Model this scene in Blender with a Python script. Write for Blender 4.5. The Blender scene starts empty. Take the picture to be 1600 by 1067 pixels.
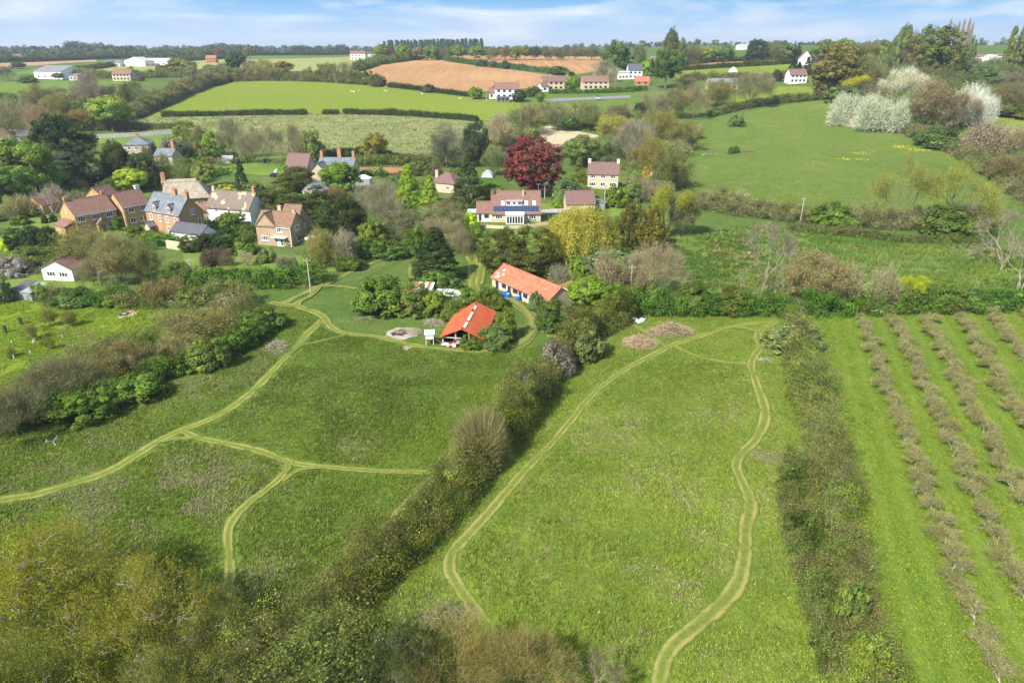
import bpy, bmesh, math, random
import numpy as np
from mathutils import Vector, Matrix
from mathutils.geometry import delaunay_2d_cdt

SC = bpy.context.scene
COL = SC.collection
R = math.radians
rng = np.random.default_rng(11)
random.seed(5)

# ------------------------------------------------------------------ camera and terrain
CAM_H = 45.0
FPX = 1067.0            # focal length in pixels of the 1600 wide photograph
PITCH = R(23.24)
cp, sp = math.cos(PITCH), math.sin(PITCH)

_py = np.array([-500, 0, 150, 225, 260, 300, 350, 400, 430, 500, 600, 800, 1200, 2000, 4000, 9000, 20000.])
_pz = np.array([0, 0, 0, 0.3, 1.6, 4.2, 8.4, 13.8, 17.6, 22.8, 28, 34.6, 38.2, 37, 30, 20, 10.])
_dy = np.arange(-500, 9000, 5.0)
_dz = np.interp(_dy, _py, _pz)
_k = np.hanning(19); _k /= _k.sum()
_dz = np.convolve(np.pad(_dz, 9, mode='edge'), _k, mode='valid')


def sstep(a, b, x):
    t = np.clip((x - a) / (b - a), 0, 1)
    return t * t * (3 - 2 * t)


def terrain(x, y):
    x = np.asarray(x, float); y = np.asarray(y, float)
    z = np.interp(y, _dy, _dz)
    z = z + 11 * sstep(60, 330, x) * sstep(230, 430, y) * (1 - sstep(1200, 2600, y))
    z = z - 5 * sstep(-60, -330, x) * sstep(300, 600, y) * (1 - sstep(900, 2200, y))
    near = 1 - sstep(300, 700, y)
    z = z + near * 0.35 * (np.sin(x * 0.043 + 1.3) * np.sin(y * 0.037) + 0.6 * np.sin(x * 0.021 - y * 0.029))
    # gentle far ridges
    z = z + sstep(2600, 6000, y) * 26 * (0.55 + 0.45 * np.sin(x * 0.0011 + 0.8) * np.cos(x * 0.00043 + 1.0))
    return z


def tz(x, y):
    return float(terrain(x, y))


def ray(px, py):
    dx = (px - 800.0) / FPX
    dy = (533.5 - py) / FPX
    return dx, cp + dy * sp, -sp + dy * cp


def at(px, py, h=0.0):
    """Ground point (plus h) that the photograph shows at pixel px, py."""
    dx, dy, dz = ray(px, py)
    lo, t = 0.0, 4.0
    while t < 30000:
        if CAM_H + dz * t <= tz(dx * t, dy * t) + h:
            break
        lo = t
        t *= 1.04
    hi = t
    for _ in range(40):
        m = (lo + hi) / 2
        if CAM_H + dz * m <= tz(dx * m, dy * m) + h:
            hi = m
        else:
            lo = m
    return Vector((dx * hi, dy * hi, tz(dx * hi, dy * hi)))


def far(px, dist):
    """Ground point at forward distance dist in the column px."""
    y = dist
    dep = y * cp + (CAM_H - 35) * sp
    x = (px - 800.0) / FPX * dep
    return Vector((x, y, tz(x, y)))


def depth_of(p):
    return p.y * cp + (CAM_H - p.z) * sp


def m_per_px(p):
    return depth_of(p) / FPX


# ------------------------------------------------------------------ value noise
_tab = np.random.default_rng(3).random((64, 64))


def vnoise(x, y, s):
    x = np.asarray(x) / s; y = np.asarray(y) / s
    xi = np.floor(x).astype(int); yi = np.floor(y).astype(int)
    fx = x - xi; fy = y - yi
    fx = fx * fx * (3 - 2 * fx); fy = fy * fy * (3 - 2 * fy)
    g = lambda a, b: _tab[a % 64, b % 64]
    return (g(xi, yi) * (1 - fx) + g(xi + 1, yi) * fx) * (1 - fy) + (g(xi, yi + 1) * (1 - fx) + g(xi + 1, yi + 1) * fx) * fy


# ------------------------------------------------------------------ mesh builder
class MB:
    def __init__(self):
        self.v = []; self.f3 = []; self.f4 = []; self.m3 = []; self.m4 = []; self.t = []; self.n = 0; self.poly = []

    def add(self, V, F, mat=0, tint=None):
        V = np.asarray(V, float).reshape(-1, 3)
        F = np.asarray(F, int)
        if tint is None:
            T = np.ones((len(V), 3))
        else:
            T = np.asarray(tint, float)
            if T.ndim == 1:
                T = np.tile(T, (len(V), 1))
        self.v.append(V); self.t.append(T)
        if F.size:
            if F.shape[1] == 3:
                self.f3.append(F + self.n); self.m3.append(np.full(len(F), mat))
            else:
                self.f4.append(F + self.n); self.m4.append(np.full(len(F), mat))
        self.n += len(V)

    def ngon(self, V, mat=0):
        V = np.asarray(V, float)
        self.v.append(V); self.t.append(np.ones((len(V), 3)))
        self.poly.append((list(range(self.n, self.n + len(V))), mat))
        self.n += len(V)

    def box(self, x0, y0, z0, x1, y1, z1, mat=0):
        V = [(x0, y0, z0), (x1, y0, z0), (x1, y1, z0), (x0, y1, z0), (x0, y0, z1), (x1, y0, z1), (x1, y1, z1), (x0, y1, z1)]
        self.add(V, [(0, 3, 2, 1), (4, 5, 6, 7), (0, 1, 5, 4), (1, 2, 6, 5), (2, 3, 7, 6), (3, 0, 4, 7)], mat)

    def extrude_x(self, prof, x0, x1, mat=0):
        """closed profile [(y, z)] extruded from x0 to x1"""
        n = len(prof)
        V = [(x0, y, z) for y, z in prof] + [(x1, y, z) for y, z in prof]
        self.add(V, [(i, (i + 1) % n, n + (i + 1) % n, n + i) for i in range(n)], mat)
        self.ngon([(x0, y, z) for y, z in prof][::-1], mat)
        self.ngon([(x1, y, z) for y, z in prof], mat)

    def extrude_y(self, prof, y0, y1, mat=0):
        n = len(prof)
        V = [(x, y0, z) for x, z in prof] + [(x, y1, z) for x, z in prof]
        self.add(V, [(i, (i + 1) % n, n + (i + 1) % n, n + i) for i in range(n)], mat)
        self.ngon([(x, y0, z) for x, z in prof], mat)
        self.ngon([(x, y1, z) for x, z in prof][::-1], mat)

    def tubes(self, P0, P1, R0, R1, n=5, mat=0, tint=None):
        P0 = np.asarray(P0, float).reshape(-1, 3); P1 = np.asarray(P1, float).reshape(-1, 3)
        R0 = np.broadcast_to(np.asarray(R0, float), (len(P0),)); R1 = np.broadcast_to(np.asarray(R1, float), (len(P0),))
        d = P1 - P0
        d = d / (np.linalg.norm(d, axis=1, keepdims=True) + 1e-9)
        up = np.where(np.abs(d[:, 2:3]) > 0.9, np.array([[1., 0, 0]]), np.array([[0, 0, 1.]]))
        a = np.cross(d, up); a /= np.linalg.norm(a, axis=1, keepdims=True) + 1e-9
        b = np.cross(d, a)
        ang = np.arange(n) * 2 * np.pi / n
        ring = a[:, None, :] * np.cos(ang)[None, :, None] + b[:, None, :] * np.sin(ang)[None, :, None]
        V = np.concatenate([P0[:, None] + ring * R0[:, None, None], P1[:, None] + ring * R1[:, None, None]], axis=1)
        base = np.arange(len(P0))[:, None] * (2 * n)
        i = np.arange(n); j = (i + 1) % n
        F = np.stack([base + i, base + j, base + n + j, base + n + i], axis=2).reshape(-1, 4)
        self.add(V.reshape(-1, 3), F, mat, tint)

    def cyl(self, p0, p1, r0, r1=None, n=10, mat=0):
        r1 = r0 if r1 is None else r1
        self.tubes([p0], [p1], [r0], [r1], n, mat)
        V = self.v[-1]
        self.ngon(V[:n], mat); self.ngon(V[n:], mat)

    def leaves(self, c, nrm, size, aspect=0.55, tint=None, mat=0):
        c = np.asarray(c, float); N = len(c)
        nrm = nrm / (np.linalg.norm(nrm, axis=1, keepdims=True) + 1e-9)
        r = rng.normal(size=(N, 3))
        a = np.cross(nrm, r); a /= np.linalg.norm(a, axis=1, keepdims=True) + 1e-9
        b = np.cross(nrm, a)
        s = np.broadcast_to(np.asarray(size, float), (N,))[:, None]
        V = np.stack([c - a * s, c - b * s * aspect + a * s * 0.15, c + a * s, c + b * s * aspect + a * s * 0.15], axis=1)
        F = np.arange(N)[:, None] * 4 + np.arange(4)[None]
        T = np.repeat(np.asarray(tint), 4, axis=0) if tint is not None else None
        self.add(V.reshape(-1, 3), F, mat, T)

    def slivers(self, p, d, w, tint=None, mat=0):
        """thin pointed twigs: start p, vector d, width w"""
        p = np.asarray(p, float); d = np.asarray(d, float); N = len(p)
        r = rng.normal(size=(N, 3))
        a = np.cross(d, r); a /= np.linalg.norm(a, axis=1, keepdims=True) + 1e-9
        w = np.broadcast_to(np.asarray(w, float), (N,))[:, None]
        V = np.stack([p - a * w, p + a * w, p + d], axis=1)
        F = np.arange(N)[:, None] * 3 + np.arange(3)[None]
        T = np.repeat(np.asarray(tint), 3, axis=0) if tint is not None else None
        self.add(V.reshape(-1, 3), F, mat, T)

    def mesh(self, name, mats, smooth=False):
        me = bpy.data.meshes.new(name)
        V = np.concatenate(self.v) if self.v else np.zeros((0, 3))
        T = np.concatenate(self.t) if self.t else np.zeros((0, 3))
        loops, starts, mi = [], [], []
        ofs = 0
        for fl, ml, k in ((self.f3, self.m3, 3), (self.f4, self.m4, 4)):
            if fl:
                F = np.concatenate(fl)
                loops.append(F.ravel()); starts.append(ofs + np.arange(len(F)) * k); mi.append(np.concatenate(ml))
                ofs += F.size
        for idx, m in self.poly:
            loops.append(np.array(idx)); starts.append(np.array([ofs])); mi.append(np.array([m])); ofs += len(idx)
        L = np.concatenate(loops).astype(np.int32); S = np.concatenate(starts).astype(np.int32); M = np.concatenate(mi).astype(np.int32)
        me.vertices.add(len(V)); me.vertices.foreach_set('co', V.astype(np.float32).ravel())
        me.loops.add(len(L)); me.loops.foreach_set('vertex_index', L)
        me.polygons.add(len(S)); me.polygons.foreach_set('loop_start', S)
        for m in (mats if isinstance(mats, (list, tuple)) else [mats]):
            me.materials.append(m)
        me.polygons.foreach_set('material_index', M)
        at_ = me.attributes.new('tint', 'FLOAT_COLOR', 'POINT')
        at_.data.foreach_set('color', np.concatenate([T, np.ones((len(T), 1))], axis=1).astype(np.float32).ravel())
        me.update(calc_edges=True)
        if smooth:
            me.shade_smooth()
        else:
            me.shade_flat()
        return me


def obj(name, me, parent=None, loc=None, rz=0.0):
    o = bpy.data.objects.new(name, me)
    COL.objects.link(o)
    if parent is not None:
        o.parent = parent
    if loc is not None:
        o.location = loc
    o.rotation_euler = (0, 0, rz)
    return o


def outward(me):
    bm = bmesh.new(); bm.from_mesh(me)
    bmesh.ops.remove_doubles(bm, verts=bm.verts, dist=1e-4)
    bmesh.ops.recalc_face_normals(bm, faces=bm.faces)
    bm.to_mesh(me); bm.free()
    return me


def part(name, mb, mats, parent, smooth=False, label=None):
    o = obj(name, outward(mb.mesh(name, mats, smooth)), parent)
    if label:
        o['label'] = label
    return o


def tag(o, label=None, cat=None, group=None, kind=None):
    for k, v in (('label', label), ('category', cat), ('group', group), ('kind', kind)):
        if v:
            o[k] = v
    return o


def empty(name, loc, rz=0.0):
    o = bpy.data.objects.new(name, None)
    COL.objects.link(o)
    o.empty_display_size = 0.5
    o.location = loc; o.rotation_euler = (0, 0, rz)
    return o


# ------------------------------------------------------------------ materials
class NT:
    """small node-tree helper"""
    def __init__(self, name):
        self.m = bpy.data.materials.new(name); self.m.use_nodes = True
        self.t = self.m.node_tree; self.t.nodes.clear()
        self.out = self.t.nodes.new('ShaderNodeOutputMaterial')

    def n(self, typ, **kw):
        nd = self.t.nodes.new(typ)
        for k, v in kw.items():
            if k.startswith('i_'):
                key = k[2:]
                key = int(key) if key.isdigit() else key.replace('_', ' ')
                nd.inputs[key].default_value = v
            else:
                setattr(nd, k, v)
        return nd

    def l(self, a, b):
        self.t.links.new(a, b)

    def pos(self):
        return self.n('ShaderNodeNewGeometry').outputs['Position']

    def objco(self):
        return self.n('ShaderNodeTexCoord').outputs['Object']

    def noise(self, vec, scale, detail=3.0, rough=0.6):
        nd = self.n('ShaderNodeTexNoise'); nd.inputs['Scale'].default_value = scale
        nd.inputs['Detail'].default_value = detail; nd.inputs['Roughness'].default_value = rough
        self.l(vec, nd.inputs['Vector'])
        return nd.outputs['Fac']

    def ramp(self, fac, a, b):
        nd = self.n('ShaderNodeMapRange'); nd.inputs['From Min'].default_value = a; nd.inputs['From Max'].default_value = b
        self.l(fac, nd.inputs['Value'])
        return nd.outputs['Result']

    def mix(self, fac, a, b, mode='MIX'):
        nd = self.n('ShaderNodeMix', data_type='RGBA', blend_type=mode)
        ins = {s.identifier: s for s in nd.inputs}
        for s, v in ((ins['Factor_Float'], fac), (ins['A_Color'], a), (ins['B_Color'], b)):
            if isinstance(v, (int, float)):
                s.default_value = v
            elif isinstance(v, (tuple, list)):
                s.default_value = (*v[:3], 1)
            else:
                self.l(v, s)
        return [s for s in nd.outputs if s.identifier == 'Result_Color'][0]

    def math(self, op, a, b=None):
        nd = self.n('ShaderNodeMath', operation=op)
        for i, v in enumerate((a, b)):
            if v is None:
                continue
            if isinstance(v, (int, float)):
                nd.inputs[i].default_value = v
            else:
                self.l(v, nd.inputs[i])
        return nd.outputs[0]

    def bump(self, h, strength, dist):
        nd = self.n('ShaderNodeBump'); nd.inputs['Strength'].default_value = strength; nd.inputs['Distance'].default_value = dist
        self.l(h, nd.inputs['Height'])
        return nd.outputs['Normal']

    def principled(self, col, rough=0.8, normal=None, spec=0.3, metal=0.0):
        nd = self.n('ShaderNodeBsdfPrincipled')
        if isinstance(col, (tuple, list)):
            nd.inputs['Base Color'].default_value = (*col[:3], 1)
        else:
            self.l(col, nd.inputs['Base Color'])
        nd.inputs['Roughness'].default_value = rough
        nd.inputs['Specular IOR Level'].default_value = spec
        nd.inputs['Metallic'].default_value = metal
        if normal is not None:
            self.l(normal, nd.inputs['Normal'])
        self.l(nd.outputs[0], self.out.inputs['Surface'])
        return self.m


def plain(name, col, rough=0.7, var=0.18, scale=1.5, spec=0.3, metal=0.0):
    """a painted or bare surface with soft weathering"""
    t = NT(name)
    p = t.objco()
    n1 = t.noise(p, scale, 4)
    n2 = t.noise(p, scale * 7, 3)
    f = t.math('ADD', t.math('MULTIPLY', n1, 0.6), t.math('MULTIPLY', n2, 0.4))
    dark = tuple(c * (1 - var * 1.6) for c in col); light = tuple(min(1, c * (1 + var)) for c in col)
    c = t.mix(t.ramp(f, 0.3, 0.7), dark, light)
    return t.principled(c, rough, None, spec, metal)


def wall_mat(name, c1, c2, mortar, bw=0.45, bh=0.22, blot=None):
    t = NT(name)
    o = t.objco()
    sep = t.n('ShaderNodeSeparateXYZ'); t.l(o, sep.inputs[0])
    cmb = t.n('ShaderNodeCombineXYZ')
    t.l(t.math('ADD', sep.outputs[0], sep.outputs[1]), cmb.inputs[0]); t.l(sep.outputs[2], cmb.inputs[1])
    br = t.n('ShaderNodeTexBrick'); t.l(cmb.outputs[0], br.inputs['Vector'])
    br.inputs['Color1'].default_value = (*c1, 1); br.inputs['Color2'].default_value = (*c2, 1); br.inputs['Mortar'].default_value = (*mortar, 1)
    br.inputs['Scale'].default_value = 1.0; br.inputs['Brick Width'].default_value = bw; br.inputs['Row Height'].default_value = bh
    br.inputs['Mortar Size'].default_value = 0.012; br.inputs['Bias'].default_value = 0.0
    n1 = t.noise(o, 0.8, 5)
    n2 = t.noise(o, 3.0, 4)
    c = t.mix(t.ramp(n1, 0.35, 0.75), br.outputs['Color'], blot or tuple(x * 0.72 for x in c1))
    c = t.mix(t.math('MULTIPLY', t.ramp(n2, 0.4, 0.7), 0.35), c, tuple(min(1, x * 1.25) for x in c2))
    return t.principled(c, 0.9, None, 0.2)


def tile_mat(name, c1, c2, stain, row=0.28, amount=0.5, scale=1.0):
    """roof tiles or slates in courses, lichen stains"""
    t = NT(name)
    o = t.objco()
    sep = t.n('ShaderNodeSeparateXYZ'); t.l(o, sep.inputs[0])
    cmb = t.n('ShaderNodeCombineXYZ')
    t.l(t.math('ADD', sep.outputs[0], t.math('MULTIPLY', sep.outputs[1], 0.31)), cmb.inputs[0])
    t.l(t.math('MULTIPLY', sep.outputs[2], 1.35), cmb.inputs[1])
    br = t.n('ShaderNodeTexBrick'); t.l(cmb.outputs[0], br.inputs['Vector'])
    br.inputs['Color1'].default_value = (*c1, 1); br.inputs['Color2'].default_value = (*c2, 1)
    br.inputs['Mortar'].default_value = (*[x * 0.55 for x in c1], 1)
    br.inputs['Scale'].default_value = 1.0; br.inputs['Brick Width'].default_value = 0.3; br.inputs['Row Height'].default_value = row
    br.inputs['Mortar Size'].default_value = 0.018
    n1 = t.noise(o, 0.9 * scale, 6, 0.7)
    n2 = t.noise(o, 4.5 * scale, 4, 0.7)
    c = t.mix(t.math('MULTIPLY', t.ramp(n1, 0.45, 0.7), amount), br.outputs['Color'], stain)
    c = t.mix(t.math('MULTIPLY', t.ramp(n2, 0.5, 0.72), amount * 0.8), c, tuple(min(1, x * 1.5) for x in c2))
    return t.principled(c, 0.85, None, 0.2)


def leaf_mat(name, trans=0.35, rough=0.6):
    """leaf or twig colour = the plant's own colour times the colour of each clump"""
    t = NT(name)
    a = t.n('ShaderNodeAttribute', attribute_name='tint')
    oi = t.n('ShaderNodeObjectInfo')
    c = t.mix(1.0, a.outputs['Color'], oi.outputs['Color'], 'MULTIPLY')
    d = t.n('ShaderNodeBsdfDiffuse'); t.l(c, d.inputs['Color'])
    tr = t.n('ShaderNodeBsdfTranslucent'); t.l(c, tr.inputs['Color'])
    mx = t.n('ShaderNodeMixShader'); mx.inputs[0].default_value = trans
    t.l(d.outputs[0], mx.inputs[1]); t.l(tr.outputs[0], mx.inputs[2])
    t.l(mx.outputs[0], t.out.inputs['Surface'])
    return t.m


def grass_mat(name, a, b, dry=(0.24, 0.19, 0.09), dry_amt=0.4, dry_lo=0.55, big=0.035, stripes=None, bump=0.5, yellow=None, comb=0.0):
    t = NT(name)
    p = t.pos()
    big_n = t.noise(p, big, 5, 0.62)
    mid = t.noise(p, 0.28, 5, 0.65)
    fine = t.noise(p, 2.3, 4, 0.7)
    mp = t.n('ShaderNodeMapping'); mp.inputs['Rotation'].default_value = (0, 0, R(38)); mp.inputs['Scale'].default_value = (1, 0.35, 1)
    t.l(p, mp.inputs['Vector'])
    strand = t.noise(mp.outputs[0], 3.2, 4, 0.7)
    f = t.math('ADD', t.math('MULTIPLY', big_n, 0.55), t.math('MULTIPLY', mid, 0.45))
    c = t.mix(t.ramp(f, 0.38, 0.62), a, b)
    c = t.mix(t.math('MULTIPLY', t.ramp(strand, 0.42, 0.62), 0.5), c, tuple(x * 0.45 for x in a))
    c = t.mix(t.math('MULTIPLY', t.ramp(fine, 0.5, 0.75), 0.35), c, tuple(min(1, x * 1.7) for x in b))
    d1 = t.noise(p, 0.06, 5, 0.7)
    d2 = t.noise(p, 0.9, 5, 0.75)
    dm = t.math('MULTIPLY', t.ramp(d1, dry_lo, dry_lo + 0.12), t.ramp(d2, 0.45, 0.62))
    c = t.mix(t.math('MULTIPLY', dm, dry_amt), c, dry)
    if yellow:
        y1 = t.noise(p, 0.11, 3); y2 = t.noise(p, 1.4, 3, 0.8)
        ym = t.math('MULTIPLY', t.ramp(y1, 0.5, 0.62), t.ramp(y2, 0.6, 0.68))
        c = t.mix(t.math('MULTIPLY', ym, 0.8), c, yellow)
    if stripes:
        ang, width, amt, sa = stripes
        mq = t.n('ShaderNodeMapping'); mq.inputs['Rotation'].default_value = (0, 0, ang)
        t.l(p, mq.inputs['Vector'])
        sx = t.n('ShaderNodeSeparateXYZ'); t.l(mq.outputs[0], sx.inputs[0])
        wob = t.math('ADD', sx.outputs[0], t.math('MULTIPLY', t.noise(p, 0.12, 3), 0.5))
        s = t.math('SINE', t.math('MULTIPLY', wob, 2 * math.pi / width))
        c = t.mix(t.math('MULTIPLY', t.ramp(s, -0.3, 0.9), amt), c, sa)
    h = t.math('ADD', t.math('MULTIPLY', strand, 0.6), t.math('MULTIPLY', fine, 0.4))
    return t.principled(c, 0.95, t.bump(h, bump, 0.35) if bump else None, 0.08)
# ------------------------------------------------------------------ camera, sun, sky
cam_d = bpy.data.cameras.new('camera')
cam_d.sensor_width = 36.0; cam_d.lens = 36.0 * FPX / 1600.0
cam_d.clip_start = 0.5; cam_d.clip_end = 60000
cam = bpy.data.objects.new('camera', cam_d); COL.objects.link(cam)
cam.location = (0, 0, CAM_H); cam.rotation_euler = (math.pi / 2 - PITCH, 0, 0)
SC.camera = cam

CLX = 0.62
SUN_EL = R(43); SUN_AZ = math.atan2(-0.74, -0.67)        # towards the sun: from behind and to the left
sv = Vector((-0.66 * math.cos(SUN_EL), -0.75 * math.cos(SUN_EL), math.sin(SUN_EL))).normalized()
sd = bpy.data.lights.new('sun', 'SUN'); sd.energy = 4.6; sd.angle = R(0.5); sd.color = (1.0, 0.955, 0.88)
sun = bpy.data.objects.new('sun', sd); COL.objects.link(sun)
sun.rotation_euler = sv.to_track_quat('Z', 'Y').to_euler(); sun.location = (0, 0, 300)

W = bpy.data.worlds.new('World'); SC.world = W; W.use_nodes = True
wt = W.node_tree; wt.nodes.clear()
wo = wt.nodes.new('ShaderNodeOutputWorld'); bg = wt.nodes.new('ShaderNodeBackground')
sky = wt.nodes.new('ShaderNodeTexSky'); sky.sky_type = 'NISHITA'; sky.sun_disc = False
sky.sun_elevation = SUN_EL; sky.sun_rotation = math.atan2(sv.x, sv.y)
sky.altitude = 0; sky.air_density = 1.0; sky.dust_density = 0.6; sky.ozone_density = 2.0
def wl(a, b):
    wt.links.new(a, b)


def wn(typ, **kw):
    nd = wt.nodes.new(typ)
    for k, v in kw.items():
        setattr(nd, k, v)
    return nd


def wmix(fac, a, b, mode='MIX'):
    nd = wn('ShaderNodeMix', data_type='RGBA', blend_type=mode)
    q = {s.identifier: s for s in nd.inputs}
    for s, v in ((q['Factor_Float'], fac), (q['A_Color'], a), (q['B_Color'], b)):
        if isinstance(v, (int, float)):
            s.default_value = v
        elif isinstance(v, tuple):
            s.default_value = (*v, 1)
        else:
            wl(v, s)
    return [s for s in nd.outputs if s.identifier == 'Result_Color'][0]


tc = wn('ShaderNodeTexCoord')
sxyz = wn('ShaderNodeSeparateXYZ'); wl(tc.outputs['Generated'], sxyz.inputs[0])
# the air low over the land is milky blue and clears to blue a few degrees up
el = wn('ShaderNodeMapRange'); el.inputs['From Min'].default_value = 0.0; el.inputs['From Max'].default_value = 0.066
wl(sxyz.outputs[2], el.inputs['Value'])
lowsky = wmix(el.outputs[0], (2.7, 3.25, 3.95), (0.62, 2.0, 3.7))
hi = wn('ShaderNodeMapRange'); hi.inputs['From Min'].default_value = 0.10; hi.inputs['From Max'].default_value = 0.45
wl(sxyz.outputs[2], hi.inputs['Value'])
base_sky = wmix(hi.outputs[0], lowsky, sky.outputs[0])
mp = wn('ShaderNodeMapping'); mp.inputs['Scale'].default_value = (1.0, 1.0, 5.5); mp.inputs['Location'].default_value = (CLX, 0.2, 0.1)
wl(tc.outputs['Generated'], mp.inputs['Vector'])
nz = wn('ShaderNodeTexNoise'); nz.inputs['Scale'].default_value = 4.0; nz.inputs['Detail'].default_value = 8; nz.inputs['Roughness'].default_value = 0.56; nz.inputs['Distortion'].default_value = 0.4
wl(mp.outputs[0], nz.inputs['Vector'])
mr = wn('ShaderNodeMapRange'); mr.inputs['From Min'].default_value = 0.47; mr.inputs['From Max'].default_value = 0.66; mr.inputs['To Max'].default_value = 0.85
wl(nz.outputs['Fac'], mr.inputs['Value'])
wl(wmix(mr.outputs[0], base_sky, (3.7, 3.9, 4.15)), bg.inputs['Color'])
bg.inputs['Strength'].default_value = 0.14
wl(bg.outputs[0], wo.inputs['Surface'])
SC.view_settings.view_transform = 'Standard'; SC.view_settings.look = 'None'
SC.view_settings.exposure = 0.88; SC.view_settings.gamma = 1.0

# ------------------------------------------------------------------ ground sheet
M_ground = grass_mat('rough_meadow', (0.065, 0.115, 0.02), (0.115, 0.165, 0.03), dry_amt=0.35)


def axis_y():
    v = [-80.0]
    while v[-1] < 9000:
        y = v[-1]
        v.append(y + (3.0 if y < 320 else 3.0 + (y - 320) * 0.02))
    return np.array(v)


def axis_x():
    v = [0.0]
    while v[-1] < 9000:
        x = v[-1]
        v.append(x + (3.0 if x < 200 else 3.0 + (x - 200) * 0.025))
    v = np.array(v)
    return np.concatenate([-v[:0:-1], v])


gx, gy = axis_x(), axis_y()
X, Y = np.meshgrid(gx, gy)
Z = terrain(X, Y)
nx, ny = len(gx), len(gy)
i = (np.arange(ny - 1)[:, None] * nx + np.arange(nx - 1)[None]).ravel()
mb = MB(); mb.add(np.stack([X, Y, Z], -1).reshape(-1, 3), np.stack([i, i + 1, i + nx + 1, i + nx], 1))
tag(obj('ground', mb.mesh('ground', M_ground, True)), kind='structure')


def lift(y):
    return 0.02 + 0.00022 * max(0.0, y)


def inside(px, py, poly):
    poly = np.asarray(poly); n = len(poly)
    c = np.zeros(len(px), bool)
    j = n - 1
    for k in range(n):
        xi, yi = poly[k]; xj, yj = poly[j]
        m = ((yi > py) != (yj > py)) & (px < (xj - xi) * (py - yi) / (yj - yi + 1e-12) + xi)
        c ^= m
        j = k
    return c


def sheet(name, pts, mat, level=1, world=False):
    """a field laid on the ground inside a polygon given by its corners in the photograph"""
    P = [Vector(p).to_2d() if world else at(*p).to_2d() for p in pts]
    ym = sorted(p.y for p in P)[len(P) // 2]
    s = max(3.0, 0.016 * ym)
    B = []
    for k in range(len(P)):
        a, b = P[k], P[(k + 1) % len(P)]
        n = max(1, int((b - a).length / s))
        for q in range(n):
            B.append(a.lerp(b, q / n))
    poly = np.array([(p.x, p.y) for p in B])
    x0, y0 = poly.min(0); x1, y1 = poly.max(0)
    GX, GY = np.meshgrid(np.arange(x0, x1, s), np.arange(y0, y1, s))
    GX = GX.ravel(); GY = GY.ravel()
    k = inside(GX, GY, poly)
    V = [Vector(p) for p in B] + [Vector((x, y)) for x, y in zip(GX[k], GY[k])]
    n = len(B)
    vs, _, fs, *_ = delaunay_2d_cdt(V, [(q, (q + 1) % n) for q in range(n)], [], 1, 1e-4)
    XY = np.array([(v.x, v.y) for v in vs])
    ZZ = terrain(XY[:, 0], XY[:, 1]) + level * (0.02 + 0.00022 * np.maximum(0, XY[:, 1]))
    m = MB(); m.add(np.column_stack([XY, ZZ]), np.array([tuple(f) for f in fs if len(f) == 3]))
    o = obj(name, m.mesh(name, mat, True))
    tag(o, kind='structure')
    return o, poly


G = {}
G['dark'] = grass_mat('unmown_dark_grass', (0.075, 0.128, 0.017), (0.13, 0.19, 0.025), dry=(0.22, 0.19, 0.10), dry_amt=0.3, dry_lo=0.5, bump=0.8)
G['light'] = grass_mat('unmown_light_grass', (0.09, 0.145, 0.018), (0.18, 0.23, 0.03), dry=(0.27, 0.23, 0.11), dry_amt=0.45, dry_lo=0.54, bump=0.8)
_ra, _rb = at(1347, 506), at(1557, 1075)
_rd = (_rb - _ra).to_2d().normalized()
_sp = abs((at(1397, 506) - _ra).to_2d().dot(Vector((_rd.y, -_rd.x))))
G['orchard'] = grass_mat('orchard_grass', (0.095, 0.155, 0.017), (0.15, 0.205, 0.024), dry_amt=0.15, stripes=(-math.atan2(-_rd.x, _rd.y), _sp / 2, 0.35, (0.17, 0.235, 0.045)), bump=0.6)
G['young'] = grass_mat('young_orchard_grass', (0.115, 0.18, 0.016), (0.185, 0.24, 0.022), dry_amt=0.1, bump=0.6)
G['hill'] = grass_mat('hill_pasture', (0.085, 0.14, 0.022), (0.135, 0.18, 0.03), dry=(0.24, 0.245, 0.09), dry_amt=0.45, dry_lo=0.5, big=0.02, bump=0.25)
G['sheep'] = grass_mat('sheep_pasture', (0.145, 0.195, 0.018), (0.185, 0.23, 0.026), dry_amt=0.1, big=0.012, bump=0, stripes=(R(62), 9, 0.22, (0.205, 0.245, 0.035)))
G['rough'] = grass_mat('rough_pasture', (0.17, 0.20, 0.065), (0.24, 0.255, 0.09), dry=(0.34, 0.31, 0.18), dry_amt=0.5, dry_lo=0.5, bump=0.7)
G['marsh'] = grass_mat('marsh_grass', (0.08, 0.145, 0.026), (0.14, 0.195, 0.035), dry=(0.28, 0.235, 0.115), dry_amt=0.7, dry_lo=0.47, bump=0.8)
G['crop'] = grass_mat('pale_crop', (0.25, 0.265, 0.08), (0.31, 0.31, 0.10), dry_amt=0.1, big=0.01, bump=0, stripes=(R(78), 18, 0.35, (0.20, 0.235, 0.065)))
G['green'] = grass_mat('green_crop', (0.10, 0.165, 0.022), (0.14, 0.205, 0.03), dry_amt=0.05, big=0.01, bump=0, stripes=(R(70), 16, 0.3, (0.15, 0.215, 0.035)))
G['lawn'] = grass_mat('mown_lawn', (0.125, 0.195, 0.03), (0.18, 0.245, 0.04), dry_amt=0.1, bump=0.4)
G['garden'] = grass_mat('garden_ground', (0.07, 0.12, 0.025), (0.13, 0.18, 0.035), dry=(0.2, 0.15, 0.08), dry_amt=0.6, dry_lo=0.48, bump=0.6)
G['reeds'] = grass_mat('dry_reeds', (0.40, 0.33, 0.19), (0.55, 0.46, 0.29), dry=(0.3, 0.25, 0.14), dry_amt=0.5, bump=0.8)


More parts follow.
